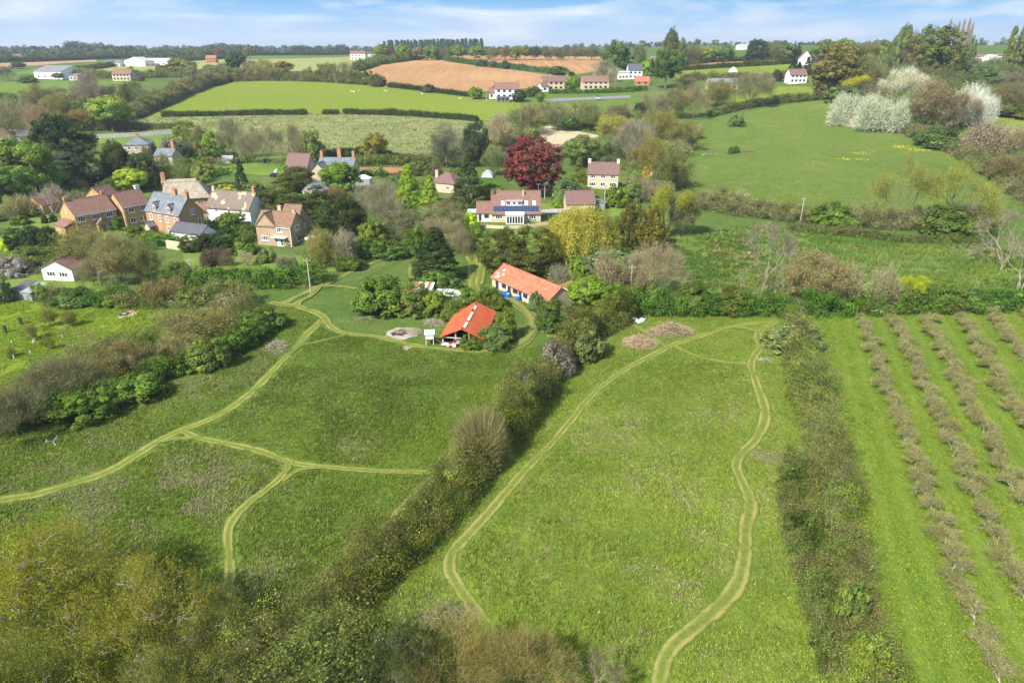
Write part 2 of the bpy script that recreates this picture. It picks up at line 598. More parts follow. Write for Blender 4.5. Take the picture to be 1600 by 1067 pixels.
def plough_mat(name, a, b, ang):
    t = NT(name)
    p = t.pos()
    mq = t.n('ShaderNodeMapping'); mq.inputs['Rotation'].default_value = (0, 0, ang); mq.inputs['Scale'].default_value = (1, 0.04, 1)
    t.l(p, mq.inputs['Vector'])
    n1 = t.noise(mq.outputs[0], 0.22, 4, 0.7)
    n2 = t.noise(p, 0.009, 5, 0.65)
    n3 = t.noise(p, 1.2, 3)
    f = t.math('ADD', t.math('MULTIPLY', n1, 0.5), t.math('MULTIPLY', n2, 0.5))
    c = t.mix(t.ramp(f, 0.38, 0.62), a, b)
    c = t.mix(t.math('MULTIPLY', t.ramp(n3, 0.45, 0.7), 0.25), c, tuple(x * 0.7 for x in a))
    return t.principled(c, 0.95, None, 0.05)


G['plough'] = plough_mat('ploughed_soil', (0.29, 0.155, 0.065), (0.42, 0.25, 0.115), R(62))
G['stubble'] = plough_mat('brown_soil', (0.30, 0.20, 0.11), (0.37, 0.26, 0.15), R(20))
G['sand'] = plain('arena_sand', (0.20, 0.20, 0.20), 0.95)
G['gravel'] = plain('grey_gravel', (0.36, 0.34, 0.31), 0.95)

POLY = {}
POLY['left'] = sheet('field', [(440, 478), (505, 498), (560, 525), (690, 548), (800, 550), (870, 535), (890, 540), (800, 650), (720, 720), (650, 800), (560, 910), (440, 1000), (250, 1200), (0, 1500), (-700, 1500), (-500, 900), (-200, 740), (0, 668), (100, 640), (200, 610), (300, 575), (400, 530)], G['dark'])[1]
POLY['right'] = sheet('field', [(985, 492), (1060, 488), (1150, 498), (1215, 496), (1250, 540), (1275, 640), (1300, 760), (1330, 900), (1370, 1067), (1480, 1500), (100, 1500), (450, 1000), (600, 885), (760, 735), (850, 630), (920, 560)], G['light'])[1]
POLY['orchard'] = sheet('orchard_field', [(1262, 494), (1330, 488), (1480, 488), (1700, 486), (1900, 500), (3200, 1500), (1620, 1500), (1405, 1067), (1370, 960), (1340, 800), (1300, 640), (1280, 560)], G['orchard'])[1]
POLY['young'] = sheet('orchard_field', [(-60, 472), (60, 472), (150, 478), (280, 482), (400, 478), (380, 500), (300, 520), (200, 550), (100, 590), (0, 630), (-200, 720), (-300, 560), (-200, 480)], G['young'])[1]
POLY['hill'] = sheet('hill_field', [(1068, 240), (1095, 205), (1130, 185), (1200, 168), (1270, 159), (1340, 154), (1325, 185), (1410, 200), (1455, 215), (1505, 240), (1545, 268), (1590, 300), (1570, 326), (1450, 328), (1350, 328), (1250, 322), (1150, 312), (1080, 300), (1070, 270)], G['hill'])[1]
POLY['sheep'] = sheet('sheep_field', [(200, 187), (260, 160), (310, 137), (350, 128), (430, 127), (500, 128), (580, 132), (640, 142), (700, 149), (760, 156), (830, 163), (830, 170), (770, 190), (745, 189), (640, 181), (520, 178), (400, 179), (255, 182)], G['sheep'])[1]
POLY['rough'] = sheet('rough_field', [(250, 182), (400, 179), (520, 178), (640, 181), (745, 190), (770, 192), (745, 215), (700, 255), (640, 262), (540, 262), (470, 252), (380, 225), (290, 208), (200, 205), (200, 189)], G['rough'])[1]
POLY['plough'] = sheet('ploughed_field', [(557, 112), (585, 102), (640, 95.5), (672, 91), (700, 97), (762, 106), (800, 110), (850, 117), (896, 121), (860, 134), (800, 141), (750, 144), (730, 148), (687, 145), (640, 140), (602, 134), (575, 126)], G['plough'])[1]
sheet('ploughed_field', [(671, 89), (700, 87), (800, 87), (945, 89), (940, 98), (935, 112), (893, 118), (860, 112), (800, 103), (760, 100), (700, 93)], G['plough'])
sheet('ploughed_field', [(1055, 104), (1120, 98), (1200, 95), (1270, 92), (1270, 97), (1200, 101), (1120, 106), (1060, 110)], G['plough'])
sheet('green_field', [(1050, 112), (1120, 107), (1200, 103), (1240, 100), (1240, 119), (1200, 124), (1100, 124), (1060, 124)], G['sheep'])
sheet('green_field', [(800, 166), (835, 148), (900, 147), (1000, 143), (1100, 140), (1150, 148), (1110, 175), (1060, 190), (1000, 180), (900, 172), (830, 177)], G['hill'])
sheet('green_field', [(1150, 150), (1200, 136), (1260, 136), (1300, 143), (1310, 152), (1250, 157), (1200, 161), (1150, 168)], G['sheep'])
sheet('crop_field', [(100, 118), (180, 105), (250, 99), (350, 93), (560, 89), (600, 90), (645, 94), (585, 103), (556, 112), (500, 116), (430, 120), (330, 121), (250, 122), (160, 121)], G['crop'])
sheet('green_field', [(15, 117), (60, 107), (180, 98), (360, 89), (590, 86.5), (600, 89), (560, 88), (350, 92), (250, 98), (180, 104), (100, 117)], G['green'])
sheet('green_field', [(-150, 128), (0, 127), (125, 126), (210, 128), (170, 145), (60, 165), (-150, 170)], G['green'])
sheet('brown_field', [(-100, 101), (0, 100), (150, 94), (152, 97), (60, 103), (0, 105), (-100, 106)], G['stubble'])
sheet('green_field', [(1545, 186), (1570, 180), (1700, 174), (1700, 215), (1590, 212), (1560, 205)], G['sheep'])
POLY['marsh'] = sheet('marsh_field', [(1035, 372), (1100, 362), (1200, 352), (1300, 360), (1420, 370), (1530, 385), (1620, 400), (1620, 470), (1450, 472), (1250, 465), (1150, 462), (1060, 462), (1040, 420)], G['marsh'])[1]
sheet('reed_bed', [(838, 200), (860, 197), (900, 205), (935, 212), (935, 222), (900, 226), (870, 234), (850, 226)], G['reeds'])
POLY['garden'] = sheet('garden_ground', [(-150, 330), (0, 300), (120, 260), (200, 225), (300, 215), (480, 245), (700, 262), (760, 300), (1000, 260), (1060, 300), (1040, 370), (900, 380), (740, 380), (640, 400), (560, 440), (430, 450), (250, 470), (0, 474), (-150, 474)], G['garden'])[1]
for p in ([(150, 217), (240, 212), (285, 212), (285, 226), (245, 232), (160, 230)], [(335, 262), (400, 247), (455, 243), (470, 262), (420, 275), (350, 272)],
          [(285, 392), (330, 390), (420, 400), (500, 400), (560, 404), (540, 425), (420, 428), (290, 425)], [(745, 362), (850, 360), (880, 372), (860, 388), (745, 388)],
          [(0, 420), (70, 430), (170, 440), (160, 462), (60, 470), (-60, 470)], [(845, 318), (885, 318), (890, 330), (850, 336)], [(940, 310), (1000, 315), (1000, 335), (945, 340)],
          [(10, 342), (70, 330), (100, 345), (95, 362), (20, 362)]):
    sheet('lawn', p, G['lawn'], 2)
sheet('riding_arena', [(848, 157), (870, 154.5), (985, 150), (985, 154), (900, 158), (860, 160)], G['sand'], 2)
sheet('drive', [(845, 329), (880, 326), (925, 321), (930, 326), (885, 333), (846, 336)], G['gravel'], 3)
sheet('drive', [(455, 372), (480, 362), (515, 362), (520, 370), (490, 378), (470, 384)], G['gravel'], 3)

# ------------------------------------------------------------------ mown paths
def path_mat(name, base, pale, rut=None):
    t = NT(name)
    a = t.n('ShaderNodeAttribute', attribute_name='tint')
    s = t.n('ShaderNodeSeparateColor'); t.l(a.outputs['Color'], s.inputs[0])
    u = s.outputs[0]
    p = t.pos()
    n1 = t.noise(p, 1.6, 4, 0.7); n2 = t.noise(p, 0.35, 3); n3 = t.noise(p, 5.0, 3, 0.7)
    d = t.math('ABSOLUTE', t.math('SUBTRACT', t.math('ABSOLUTE', t.math('SUBTRACT', u, 0.5)), 0.27))     # distance from the wheel lines
    d = t.math('ADD', d, t.math('MULTIPLY', t.math('SUBTRACT', n1, 0.5), 0.16))
    wheel = t.math('SUBTRACT', 1.0, t.ramp(d, 0.02, 0.17))
    wheel = t.math('MULTIPLY', wheel, t.ramp(n2, 0.25, 0.6))
    c = t.mix(t.ramp(n1, 0.35, 0.65), base, tuple(x * 0.72 for x in base))
    c = t.mix(wheel, c, pale)
    if rut:
        c = t.mix(t.math('MULTIPLY', wheel, t.ramp(n3, 0.3, 0.5)), c, rut)
    c = t.mix(t.math('MULTIPLY', t.ramp(n3, 0.5, 0.72), 0.3), c, tuple(x * 0.5 for x in base))
    e = t.math('SUBTRACT', 0.5, t.math('ABSOLUTE', t.math('SUBTRACT', u, 0.5)))
    e = t.math('ADD', e, t.math('ADD', t.math('MULTIPLY', t.math('SUBTRACT', n1, 0.5), 0.5), t.math('MULTIPLY', t.math('SUBTRACT', n2, 0.5), 0.5)))
    pr = t.n('ShaderNodeBsdfPrincipled'); t.l(c, pr.inputs['Base Color']); pr.inputs['Roughness'].default_value = 0.95; pr.inputs['Specular IOR Level'].default_value = 0.05
    t.l(t.bump(n3, 0.5, 0.1), pr.inputs['Normal'])
    t.l(t.math('MULTIPLY', t.ramp(e, 0.04, 0.22), t.ramp(n3, 0.18, 0.42)), pr.inputs['Alpha'])
    t.l(pr.outputs[0], t.out.inputs['Surface'])
    return t.m


M_path = path_mat('mown_path', (0.165, 0.20, 0.034), (0.29, 0.27, 0.078))
M_faint = path_mat('faint_path', (0.115, 0.18, 0.026), (0.16, 0.205, 0.04))
M_track = path_mat('rutted_track', (0.21, 0.245, 0.045), (0.27, 0.26, 0.09), (0.10, 0.072, 0.042))


def catmull(P, step):
    P = [2 * P[0] - P[1]] + P + [2 * P[-1] - P[-2]]
    out = []
    for k in range(1, len(P) - 2):
        a, b, c, d = P[k - 1:k + 3]
        n = max(2, int((c - b).length / step))
        for q in range(n):
            t = q / n
            out.append(0.5 * ((2 * b) + (c - a) * t + (2 * a - 5 * b + 4 * c - d) * t * t + (3 * b - a - 3 * c + d) * t ** 3))
    out.append(P[-2])
    return out


PATHS = []


def strip(name, pts, width, mat, level=2, rec=True):
    Q = catmull([at(*p).to_2d() for p in pts], 1.2)
    n = len(Q); k = 7
    XY = np.array([(q.x, q.y) for q in Q])
    T = np.gradient(XY, axis=0); T /= np.linalg.norm(T, axis=1, keepdims=True) + 1e-9
    N = np.column_stack([-T[:, 1], T[:, 0]])
    u = np.linspace(0, 1, k)
    wv = width * 0.88 * (0.95 + 0.5 * (vnoise(XY[:, 0], XY[:, 1], 6.0) - 0.5))
    V = XY[:, None, :] + N[:, None, :] * (u[None, :, None] - 0.5) * wv[:, None, None]
    ZZ = terrain(V[..., 0], V[..., 1]) + level * (0.02 + 0.00022 * np.maximum(0, V[..., 1]))
    V = np.concatenate([V, ZZ[..., None]], -1).reshape(-1, 3)
    i = (np.arange(n - 1)[:, None] * k + np.arange(k - 1)[None]).ravel()
    tint = np.zeros((n * k, 3)); tint[:, 0] = np.tile(u, n)
    m = MB(); m.add(V, np.stack([i, i + k, i + k + 1, i + 1], 1), 0, tint)
    tag(obj(name, m.mesh(name, mat, True)), kind='structure')
    if rec:
        PATHS.append((XY, width))


strip('path', [(-40, 790), (0, 782), (60, 772), (110, 757), (170, 737), (215, 710), (255, 685), (290, 670), (330, 655), (375, 628), (410, 597), (440, 565), (463, 545), (478, 524), (494, 509), (503, 500)], 2.1, M_path)
strip('path', [(422, 473), (440, 477), (462, 479), (480, 485), (498, 491), (508, 499), (518, 512), (540, 522), (590, 527), (640, 539), (690, 546), (750, 549), (790, 548), (815, 541), (830, 526), (834, 508), (824, 492), (808, 479), (793, 466)], 2.3, M_path, 3)
strip('path', [(440, 476), (470, 462), (500, 448), (530, 435), (560, 420), (600, 406), (638, 401)], 2.3, M_path, 3)
strip('path', [(325, 447), (400, 447.5), (480, 448), (530, 448), (562, 453)], 1.6, M_path, 3)
strip('path', [(462, 479), (468, 472), (484, 464), (500, 448)], 1.8, M_path, 4)
strip('path', [(452, 556), (470, 541), (495, 536), (520, 529), (545, 523)], 1.5, M_faint, 4)
strip('path', [(495, 509), (500, 505), (512, 507)], 1.2, M_path, 4)
strip('path', [(286, 674), (310, 685), (360, 695), (410, 707), (450, 722), (475, 727), (530, 732), (600, 737), (690, 739)], 1.6, M_path, 3)
strip('path', [(240, 693), (268, 687), (310, 685)], 1.2, M_path, 4)
strip('path', [(452, 722), (448, 735), (430, 755), (400, 778), (375, 800), (358, 825), (357, 860), (360, 890), (355, 925), (345, 960)], 1.7, M_path, 4)
strip('path', [(520, 731), (485, 731), (462, 738), (440, 752)], 1.2, M_path, 4)
strip('path', [(120, 885), (170, 895), (195, 925), (195, 960), (230, 982), (300, 985), (380, 988), (430, 975), (470, 955), (500, 925)], 1.7, M_path, 4)
strip('path', [(540, 885), (570, 858), (596, 833), (626, 800), (656, 768), (688, 738)], 2.2, M_path, 3)
strip('path', [(760, 975), (740, 950), (722, 925), (703, 893), (706, 865), (730, 838), (760, 805), (790, 770), (820, 735), (860, 695), (890, 660), (918, 625), (945, 600), (985, 573), (1030, 550), (1055, 538), (1090, 527), (1130, 515), (1160, 508), (1190, 505), (1212, 504)], 1.9, M_path)
strip('path', [(1212, 504), (1198, 512), (1188, 518), (1183, 530), (1189, 541), (1180, 555), (1173, 570), (1180, 595), (1192, 630), (1195, 655), (1180, 688), (1156, 712), (1150, 732), (1162, 758), (1172, 785), (1165, 830), (1163, 870), (1155, 905), (1140, 930), (1110, 960), (1080, 985), (1050, 1010), (1035, 1040), (1030, 1075), (1028, 1110)], 2.2, M_path, 3)
strip('path', [(1140, 513), (1165, 514), (1185, 520)], 1.4, M_path, 4)
strip('path', [(1052, 541), (1080, 555), (1110, 563), (1140, 568), (1174, 570)], 1.5, M_path, 4)
strip('path', [(985, 507), (1000, 515), (1020, 526), (1042, 545)], 1.3, M_path, 3)
strip('track', [(735, 398), (740, 415), (742, 435), (738, 455), (733, 475)], 4.6, M_path, 3)
strip('track', [(755, 402), (752, 425), (748, 445), (742, 465)], 2.6, M_path, 4)
strip('track', [(793, 466), (812, 478), (826, 492), (832, 508), (826, 526), (806, 540), (785, 547)], 2.9, M_track, 5)
strip('track', [(812, 476), (830, 490), (846, 512), (860, 526), (884, 529)], 2.0, M_path, 4)
strip('path', [(644, 412), (640, 425), (645, 437), (657, 450)], 1.6, M_path, 3)
# ------------------------------------------------------------------ plant prototypes (a trunk mesh and a crown mesh each)
M_leaf = leaf_mat('foliage', 0.42)
M_twig = leaf_mat('twigs', 0.12)
M_hedge = leaf_mat('hedge_foliage', 0.38)


def bark_mat(name, col):
    t = NT(name); o = t.objco()
    mp_ = t.n('ShaderNodeMapping'); mp_.inputs['Scale'].default_value = (4, 4, 0.6); t.l(o, mp_.inputs['Vector'])
    n1 = t.noise(mp_.outputs[0], 1.6, 4, 0.7)
    c = t.mix(t.ramp(n1, 0.35, 0.65), tuple(x * 0.55 for x in col), tuple(x * 1.2 for x in col))
    return t.principled(c, 0.9, t.bump(n1, 0.5, 0.05), 0.15)


M_bark = bark_mat('bark', (0.16, 0.125, 0.09))
M_palebark = bark_mat('pale_bark', (0.42, 0.37, 0.30))
M_greybark = bark_mat('grey_bark', (0.30, 0.26, 0.19))


def unit(v):
    return v / (np.linalg.norm(v, axis=-1, keepdims=True) + 1e-9)


def grow(mb, base, height, spread, levels=4, trunk_r=0.22, trunk_frac=0.28, nfork=4, up=0.35, bend=0.35, n=5, lean=(0, 0), r_min=0.012):
    """branching skeleton; returns end points, directions and lengths of the outer shoots"""
    segs = []
    top = np.array([lean[0], lean[1], height * trunk_frac], float) + base
    segs.append((np.array(base, float), top, trunk_r, trunk_r * 0.75))
    tips = [(top, unit(np.array([lean[0] * 0.3, lean[1] * 0.3, 1.0])), trunk_r * 0.7)]
    out_p, out_d, out_l = [], [], []
    L0 = height * (1 - trunk_frac) * 0.46
    for lv in range(levels):
        new = []
        Lv = L0 * (0.66 ** lv)
        for (p, d, r) in tips:
            k = nfork + (1 if lv == 0 else 0)
            ph0 = rng.random() * 6.28
            for q in range(k):
                ph = ph0 + q * 6.283 / k + rng.normal() * 0.35
                side = unit(np.cross(d, rng.normal(size=3)))
                side2 = np.cross(d, side)
                s = math.cos(ph) * side + math.sin(ph) * side2
                open_ = (0.55 + 0.35 * rng.random()) * spread if not (q == 0 and lv < 2) else 0.2
                nd = unit(d + s * open_ + np.array([0, 0, up * (0.5 if lv else 0.2)]))
                ln = Lv * (0.75 + 0.5 * rng.random())
                mid = p + nd * ln * 0.5 + rng.normal(size=3) * ln * 0.06 * (1 + bend)
                e = p + nd * ln + rng.normal(size=3) * ln * 0.05 + np.array([0, 0, -0.02 * ln])
                r1 = max(r_min, r * 0.62); r2 = max(r_min, r * 0.48)
                segs.append((p, mid, r1, (r1 + r2) / 2)); segs.append((mid, e, (r1 + r2) / 2, r2))
                nd2 = unit(e - mid)
                new.append((e, nd2, r2))
                if lv >= levels - 2:
                    for (a, b) in ((mid, nd), (e, nd2)):
                        out_p.append(a); out_d.append(b); out_l.append(ln)
        tips = new
    P0 = np.array([s[0] for s in segs]); P1 = np.array([s[1] for s in segs])
    mb.tubes(P0, P1, np.array([s[2] for s in segs]), np.array([s[3] for s in segs]), n)
    return np.array(out_p), np.array(out_d), np.array(out_l)


def clump_tints(n, v=0.22, hue=0.12):
    hue = hue * 1.2
    b = 1 + v * rng.normal(size=n)
    b = np.clip(b, 0.5, 1.6)[:, None]
    h = np.clip(rng.normal(size=n)[:, None] * hue, -0.13, 0.22)
    return b * np.concatenate([1 + h, np.ones_like(h), 1 - h * 0.6], axis=1)


FINE = 0.76


def fill_clumps(mb, C, Rc, per, size, outward=1.0, upw=0.4, v=0.22, hue=0.12, flat=0.8, centre=None, aspect=0.6, shell=0.55):
    """leaf clumps at C with radius Rc"""
    n = len(C)
    per = int(per * 1.7); size = size * FINE
    T = clump_tints(n, v, hue)
    d = unit(rng.normal(size=(n, per, 3)))
    rad = shell + (1 - shell) * rng.random((n, per, 1)) ** 0.7
    off = d * rad * Rc[:, None, None]
    off[..., 2] *= flat
    P = C[:, None, :] + off
    ctr = np.array([0, 0, 0]) if centre is None else np.asarray(centre)
    nr = d * outward + unit(P - ctr) * 0.6 + np.array([0, 0, upw]) + rng.normal(size=d.shape) * 0.35
    t = np.repeat(T[:, None, :], per, axis=1) * (1 + 0.13 * rng.normal(size=(n, per, 1)))
    s = size * (0.7 + 0.6 * rng.random(n * per))
    mb.leaves(P.reshape(-1, 3), nr.reshape(-1, 3), s, aspect, np.clip(t.reshape(-1, 3), 0.3, 2.0))


def lobed(n, rx, rz, zc, seed_lobes=5, inner=0.5, top=1.0, bottom=-1.0, amp=0.22, taper=0.0):
    """points spread through an uneven crown volume"""
    L = unit(rng.normal(size=(seed_lobes, 3)))
    A = rng.normal(size=seed_lobes) * amp
    d = unit(rng.normal(size=(n * 3, 3)))
    d = d[(d[:, 2] < top) & (d[:, 2] > bottom)][:n]
    m = 1 + (np.maximum(0, d @ L.T) ** 3 * A).sum(1)
    r = (inner + (1 - inner) * rng.random(len(d)) ** 0.6) * m
    P = d * r[:, None]
    if taper:
        P[:, :2] *= (1 - taper * np.clip(P[:, 2:3], -0.2, 1))
    P[:, :2] *= rx; P[:, 2] = zc + P[:, 2] * rz
    return P


def norm_mb(mb, w, h, z0=0.0):
    """scale so that the crown spans w x w x h"""
    V = np.concatenate(mb.v)
    lo = np.percentile(V, 0.7, axis=0); hi = np.percentile(V, 99.3, axis=0)
    return lo, hi


KIND = {}      # kind -> (list of (trunk mesh or None, crown mesh), nominal width, nominal height)


def reg(kind, trunk, crown, w, h, tm, cm):
    V = np.concatenate(crown.v)
    lo = np.percentile(V, 0.6, axis=0); hi = np.percentile(V, 99.4, axis=0)
    cx, cy = (lo[0] + hi[0]) / 2, (lo[1] + hi[1]) / 2
    sx = w / (hi[0] - lo[0]); sy = w / (hi[1] - lo[1]); sz = h / hi[2]
    for b in (trunk, crown):
        if b is not None:
            for V in b.v:
                V[:, 0] = V[:, 0] * sx; V[:, 1] = V[:, 1] * sy; V[:, 2] *= sz
    tme = trunk.mesh(kind + '_trunk', tm) if trunk is not None else None
    KIND.setdefault(kind, ([], w, h))[0].append((tme, crown.mesh(kind + '_crown', cm)))


def make_protos():
    # broad leafy tree, 10 m
    for k in range(3):
        t = MB(); grow(t, (0, 0, 0), 9, 0.9, 3, 0.28, 0.25, 4)
        c = MB(); P = lobed(150, 4.6, 4.0, 5.6, 7, 0.45, bottom=-0.8, amp=0.32)
        fill_clumps(c, P, 0.65 + 0.55 * rng.random(len(P)), 58, 0.27, v=0.2, centre=(0, 0, 4.5))
        reg('broad', t, c, 10, 10, M_bark, M_leaf)
    # open spring foliage on visible branches, 10 m
    for k in range(4):
        t = MB(); p, d, l = grow(t, (0, 0, 0), 9.0, 1.1, 4, 0.22, 0.13, 3, up=0.2)
        c = MB()
        P = np.concatenate([lobed(170, 4.6, 4.6, 5.2, 8, 0.35, bottom=-0.85, amp=0.35), p[rng.integers(0, len(p), 60)]])
        n = len(P); Tc = clump_tints(n, 0.2, 0.14)
        ax = unit(P - [0, 0, 1.0] + [0, 0, 1.2])
        sel = rng.integers(0, n, 5200)
        c.slivers(P[sel] + rng.normal(size=(5200, 3)) * 0.4, unit(ax[sel] + rng.normal(size=(5200, 3)) * 0.6) * (0.6 + 0.8 * rng.random((5200, 1))), 0.02, Tc[sel] * [0.95, 0.85, 0.95])
        sel = rng.integers(0, n, 11000)
        c.leaves(P[sel] + rng.normal(size=(11000, 3)) * 0.5, unit(rng.normal(size=(11000, 3)) + ax[sel] * 0.6 + [0, 0, 0.5]), 0.08 + 0.09 * rng.random(11000), 0.6, Tc[sel] * (1 + 0.15 * rng.normal(size=(11000, 1))))
        reg('sparse', t, c, 10, 10, M_bark, M_leaf)
    # close-up willow: many small narrow leaves on whippy shoots, 10 m
    for k in range(2):
        t = MB(); p, d, l = grow(t, (0, 0, 0), 9.0, 1.1, 5, 0.24, 0.1, 3, up=0.25, r_min=0.022)
        c = MB()
        P = np.concatenate([lobed(300, 4.7, 4.7, 5.2, 10, 0.3, bottom=-0.9, amp=0.4), p[rng.integers(0, len(p), 200)]])
        n = len(P); Tc = clump_tints(n, 0.2, 0.12)
        ax = unit(P - [0, 0, 1.0] + [0, 0, 2.0])
        m = 9000; sel = rng.integers(0, n, m)
        q = P[sel] + rng.normal(size=(m, 3)) * 0.4; dd = unit(ax[sel] + rng.normal(size=(m, 3)) * 0.5) * (0.6 + 0.9 * rng.random((m, 1)))
        c.slivers(q, dd, 0.012, Tc[sel] * [1.0, 0.85, 0.9])
        m = 40000; sel = rng.integers(0, len(q), m); s_ = rng.random((m, 1))
        c.leaves(q[sel] + dd[sel] * s_ + rng.normal(size=(m, 3)) * 0.08, rng.normal(size=(m, 3)) + [0, 0, 0.5], 0.045 + 0.05 * rng.random(m), 0.45, Tc[sel % n] * (1 + 0.18 * rng.normal(size=(m, 1))))
        reg('fine', t, c, 10, 10, M_greybark, M_leaf)
    # bare tree with fine twigs, 10 m
    for k in range(4):
        t = MB(); p, d, l = grow(t, (0, 0, 0), 9.3, 1.1, 4, 0.22, 0.14, 3, up=0.25)
        c = MB()
        P = np.concatenate([lobed(140, 4.6, 4.6, 5.2, 8, 0.3, bottom=-0.8, amp=0.3), p[rng.integers(0, len(p), 160)]])
        n = len(P); Tc = clump_tints(n, 0.15, 0.05)
        ax = unit(P - [0, 0, 0.5] + [0, 0, 1.0])
        for q, (cnt, ln, w) in enumerate(((5200, 1.5, 0.019), (5200, 0.8, 0.015))):
            sel = rng.integers(0, n, cnt)
            c.slivers(P[sel] + rng.normal(size=(cnt, 3)) * 0.45, unit(ax[sel] + rng.normal(size=(cnt, 3)) * 0.5) * ln * (0.6 + 0.8 * rng.random((cnt, 1))), w, Tc[sel])
        reg('bare', t, c, 10, 10, M_bark, M_twig)
    # dense dark evergreen, 10 m
    for k in range(3):
        t = MB(); grow(t, (0, 0, 0), 8, 0.8, 2, 0.35, 0.3, 4)
        c = MB(); P = lobed(190, 4.6, 4.8, 5.0, 9, 0.62, bottom=-0.95, amp=0.3)
        fill_clumps(c, P, 0.55 + 0.5 * rng.random(len(P)), 60, 0.25, v=0.26, hue=0.1, centre=(0, 0, 4), aspect=0.4)
        reg('yew', t, c, 10, 10, M_bark, M_leaf)
    # pointed conifer, 8 x 12
    for k in range(2):
        t = MB(); t.tubes([(0, 0, 0)], [(0, 0, 11.5)], 0.28, 0.04, 7)
        c = MB(); n = 230
        zz = 0.5 + 11.2 * rng.random(n) ** 1.15
        rr = (12.2 - zz) / 12.2 * 4.0 * (0.45 + 0.6 * rng.random(n) ** 0.5) + 0.1
        ph = rng.random(n) * 6.283
        P = np.column_stack([rr * np.cos(ph), rr * np.sin(ph), zz])
        fill_clumps(c, P, 0.4 + 0.45 * rng.random(n), 46, 0.24, v=0.26, flat=0.7, centre=(0, 0, 3), aspect=0.35)
        reg('cone', t, c, 8, 12, M_bark, M_leaf)
    # rounded cypress with plumes, 8 x 10
    for k in range(2):
        t = MB(); t.tubes([(0, 0, 0)], [(0, 0, 8)], 0.3, 0.08, 7)
        c = MB(); P = lobed(210, 4.0, 4.9, 5.0, 8, 0.6, bottom=-0.95, amp=0.25, taper=0.45)
        n = len(P)
        Tc = clump_tints(n, 0.25, 0.12)
        per = 95
        d = unit(P - np.array([0, 0, 2.0]) + [0, 0, 1.5])
        s = rng.random((n, per, 1))
        Q = P[:, None] + d[:, None] * (s * 1.5 - 0.4) + rng.normal(size=(n, per, 3)) * 0.32 * (1.25 - s)
        c.leaves(Q.reshape(-1, 3), (np.repeat(d[:, None], per, 1) + rng.normal(size=(n, per, 3)) * 0.8).reshape(-1, 3), 0.18, 0.4, (np.repeat(Tc[:, None], per, 1) * (0.85 + 0.3 * s)).reshape(-1, 3))
        reg('cypress', t, c, 8, 10, M_bark, M_leaf)
    # weeping willow, 12 x 9
    t = MB(); p, d, l = grow(t, (0, 0, 0), 8.5, 1.1, 3, 0.4, 0.25, 4, up=0.1)
    c = MB()
    D = lobed(420, 5.4, 3.4, 5.3, 7, 0.5, bottom=-0.25, amp=0.25)
    Tc = clump_tints(len(D), 0.2, 0.08)
    for q in range(80):
        s = rng.random((len(D), 1))
        out = unit(np.column_stack([D[:, 0], D[:, 1], np.zeros(len(D))]) + 1e-3)
        L = np.minimum(D[:, 2:3] - 0.3, 3.2)
        Q = D + out * 0.9 * np.sin(s * 1.57) + np.concatenate([rng.normal(size=(len(D), 2)) * 0.32, -L * s], axis=1)
        c.leaves(Q, out + rng.normal(size=Q.shape) * 0.5 + [0, 0, 0.5], 0.155, 0.4, Tc * (1 + 0.12 * rng.normal(size=(len(D), 1))))
    reg('weeping', t, c, 12, 9, M_bark, M_leaf)
    # upright willow with plume shoots, 9 x 11
    for k in range(2):
        t = MB(); p, d, l = grow(t, (0, 0, 0), 10, 0.7, 4, 0.3, 0.14, 3, up=0.8)
        c = MB(); n = len(p)
        Tc = clump_tints(n, 0.2, 0.1)
        sel = rng.integers(0, n, 3000)
        dd = unit(d[sel] * 0.6 + rng.normal(size=(3000, 3)) * 0.45 + [0, 0, 0.7])
        c.slivers(p[sel] + rng.normal(size=(3000, 3)) * 0.3, dd * 1.4, 0.022, Tc[sel])
        sel = rng.integers(0, n, 11000)
        c.leaves(p[sel] + rng.normal(size=(11000, 3)) * [0.5, 0.5, 0.85] + [0, 0, 0.5], rng.normal(size=(11000, 3)) + [0, 0, 0.3], 0.10 + 0.09 * rng.random(11000), 0.45, Tc[sel] * (1 + 0.15 * rng.normal(size=(11000, 1))))
        reg('plume', t, c, 9, 11, M_bark, M_leaf)
    # columnar poplar, 4 x 16
    for k in range(2):
        t = MB(); t.tubes([(0, 0, 0)], [(0, 0, 14)], 0.25, 0.05, 6)
        c = MB(); n = 150
        zz = 1.5 + 14 * rng.random(n)
        env = np.interp(zz, [1, 4, 9, 14, 16], [0.8, 1.7, 1.9, 1.1, 0.2])
        rr = env * rng.random(n) ** 0.5; ph = rng.random(n) * 6.283
        P = np.column_stack([rr * np.cos(ph), rr * np.sin(ph), zz])
        fill_clumps(c, P, 0.35 + 0.3 * rng.random(n), 34, 0.26, flat=1.6, v=0.18, centre=(0, 0, 6))
        reg('poplar', t, c, 4, 16, M_bark, M_leaf)
    # bare columnar poplar, 4 x 16
    t = MB(); c = MB(); t.tubes([(0, 0, 0)], [(0, 0, 15)], 0.22, 0.03, 6)
    n = 2600
    zz = 1.5 + 13 * rng.random(n); ph = rng.random(n) * 6.283
    env = np.interp(zz, [1, 4, 10, 15], [0.7, 1.2, 1.2, 0.3])
    st = np.column_stack([np.cos(ph) * env * 0.5 * rng.random(n), np.sin(ph) * env * 0.5 * rng.random(n), zz])
    c.slivers(st, np.column_stack([np.cos(ph) * env * 0.5, np.sin(ph) * env * 0.5, 1.6 + 0.6 * rng.random(n)]), 0.03, clump_tints(n, 0.1, 0.05))
    reg('barepoplar', t, c, 4, 16, M_bark, M_twig)
    # layered cedar, 11 x 9
    t = MB(); t.tubes([(0, 0, 0)], [(0, 0, 8)], 0.4, 0.1, 7)
    c = MB(); Ps = []
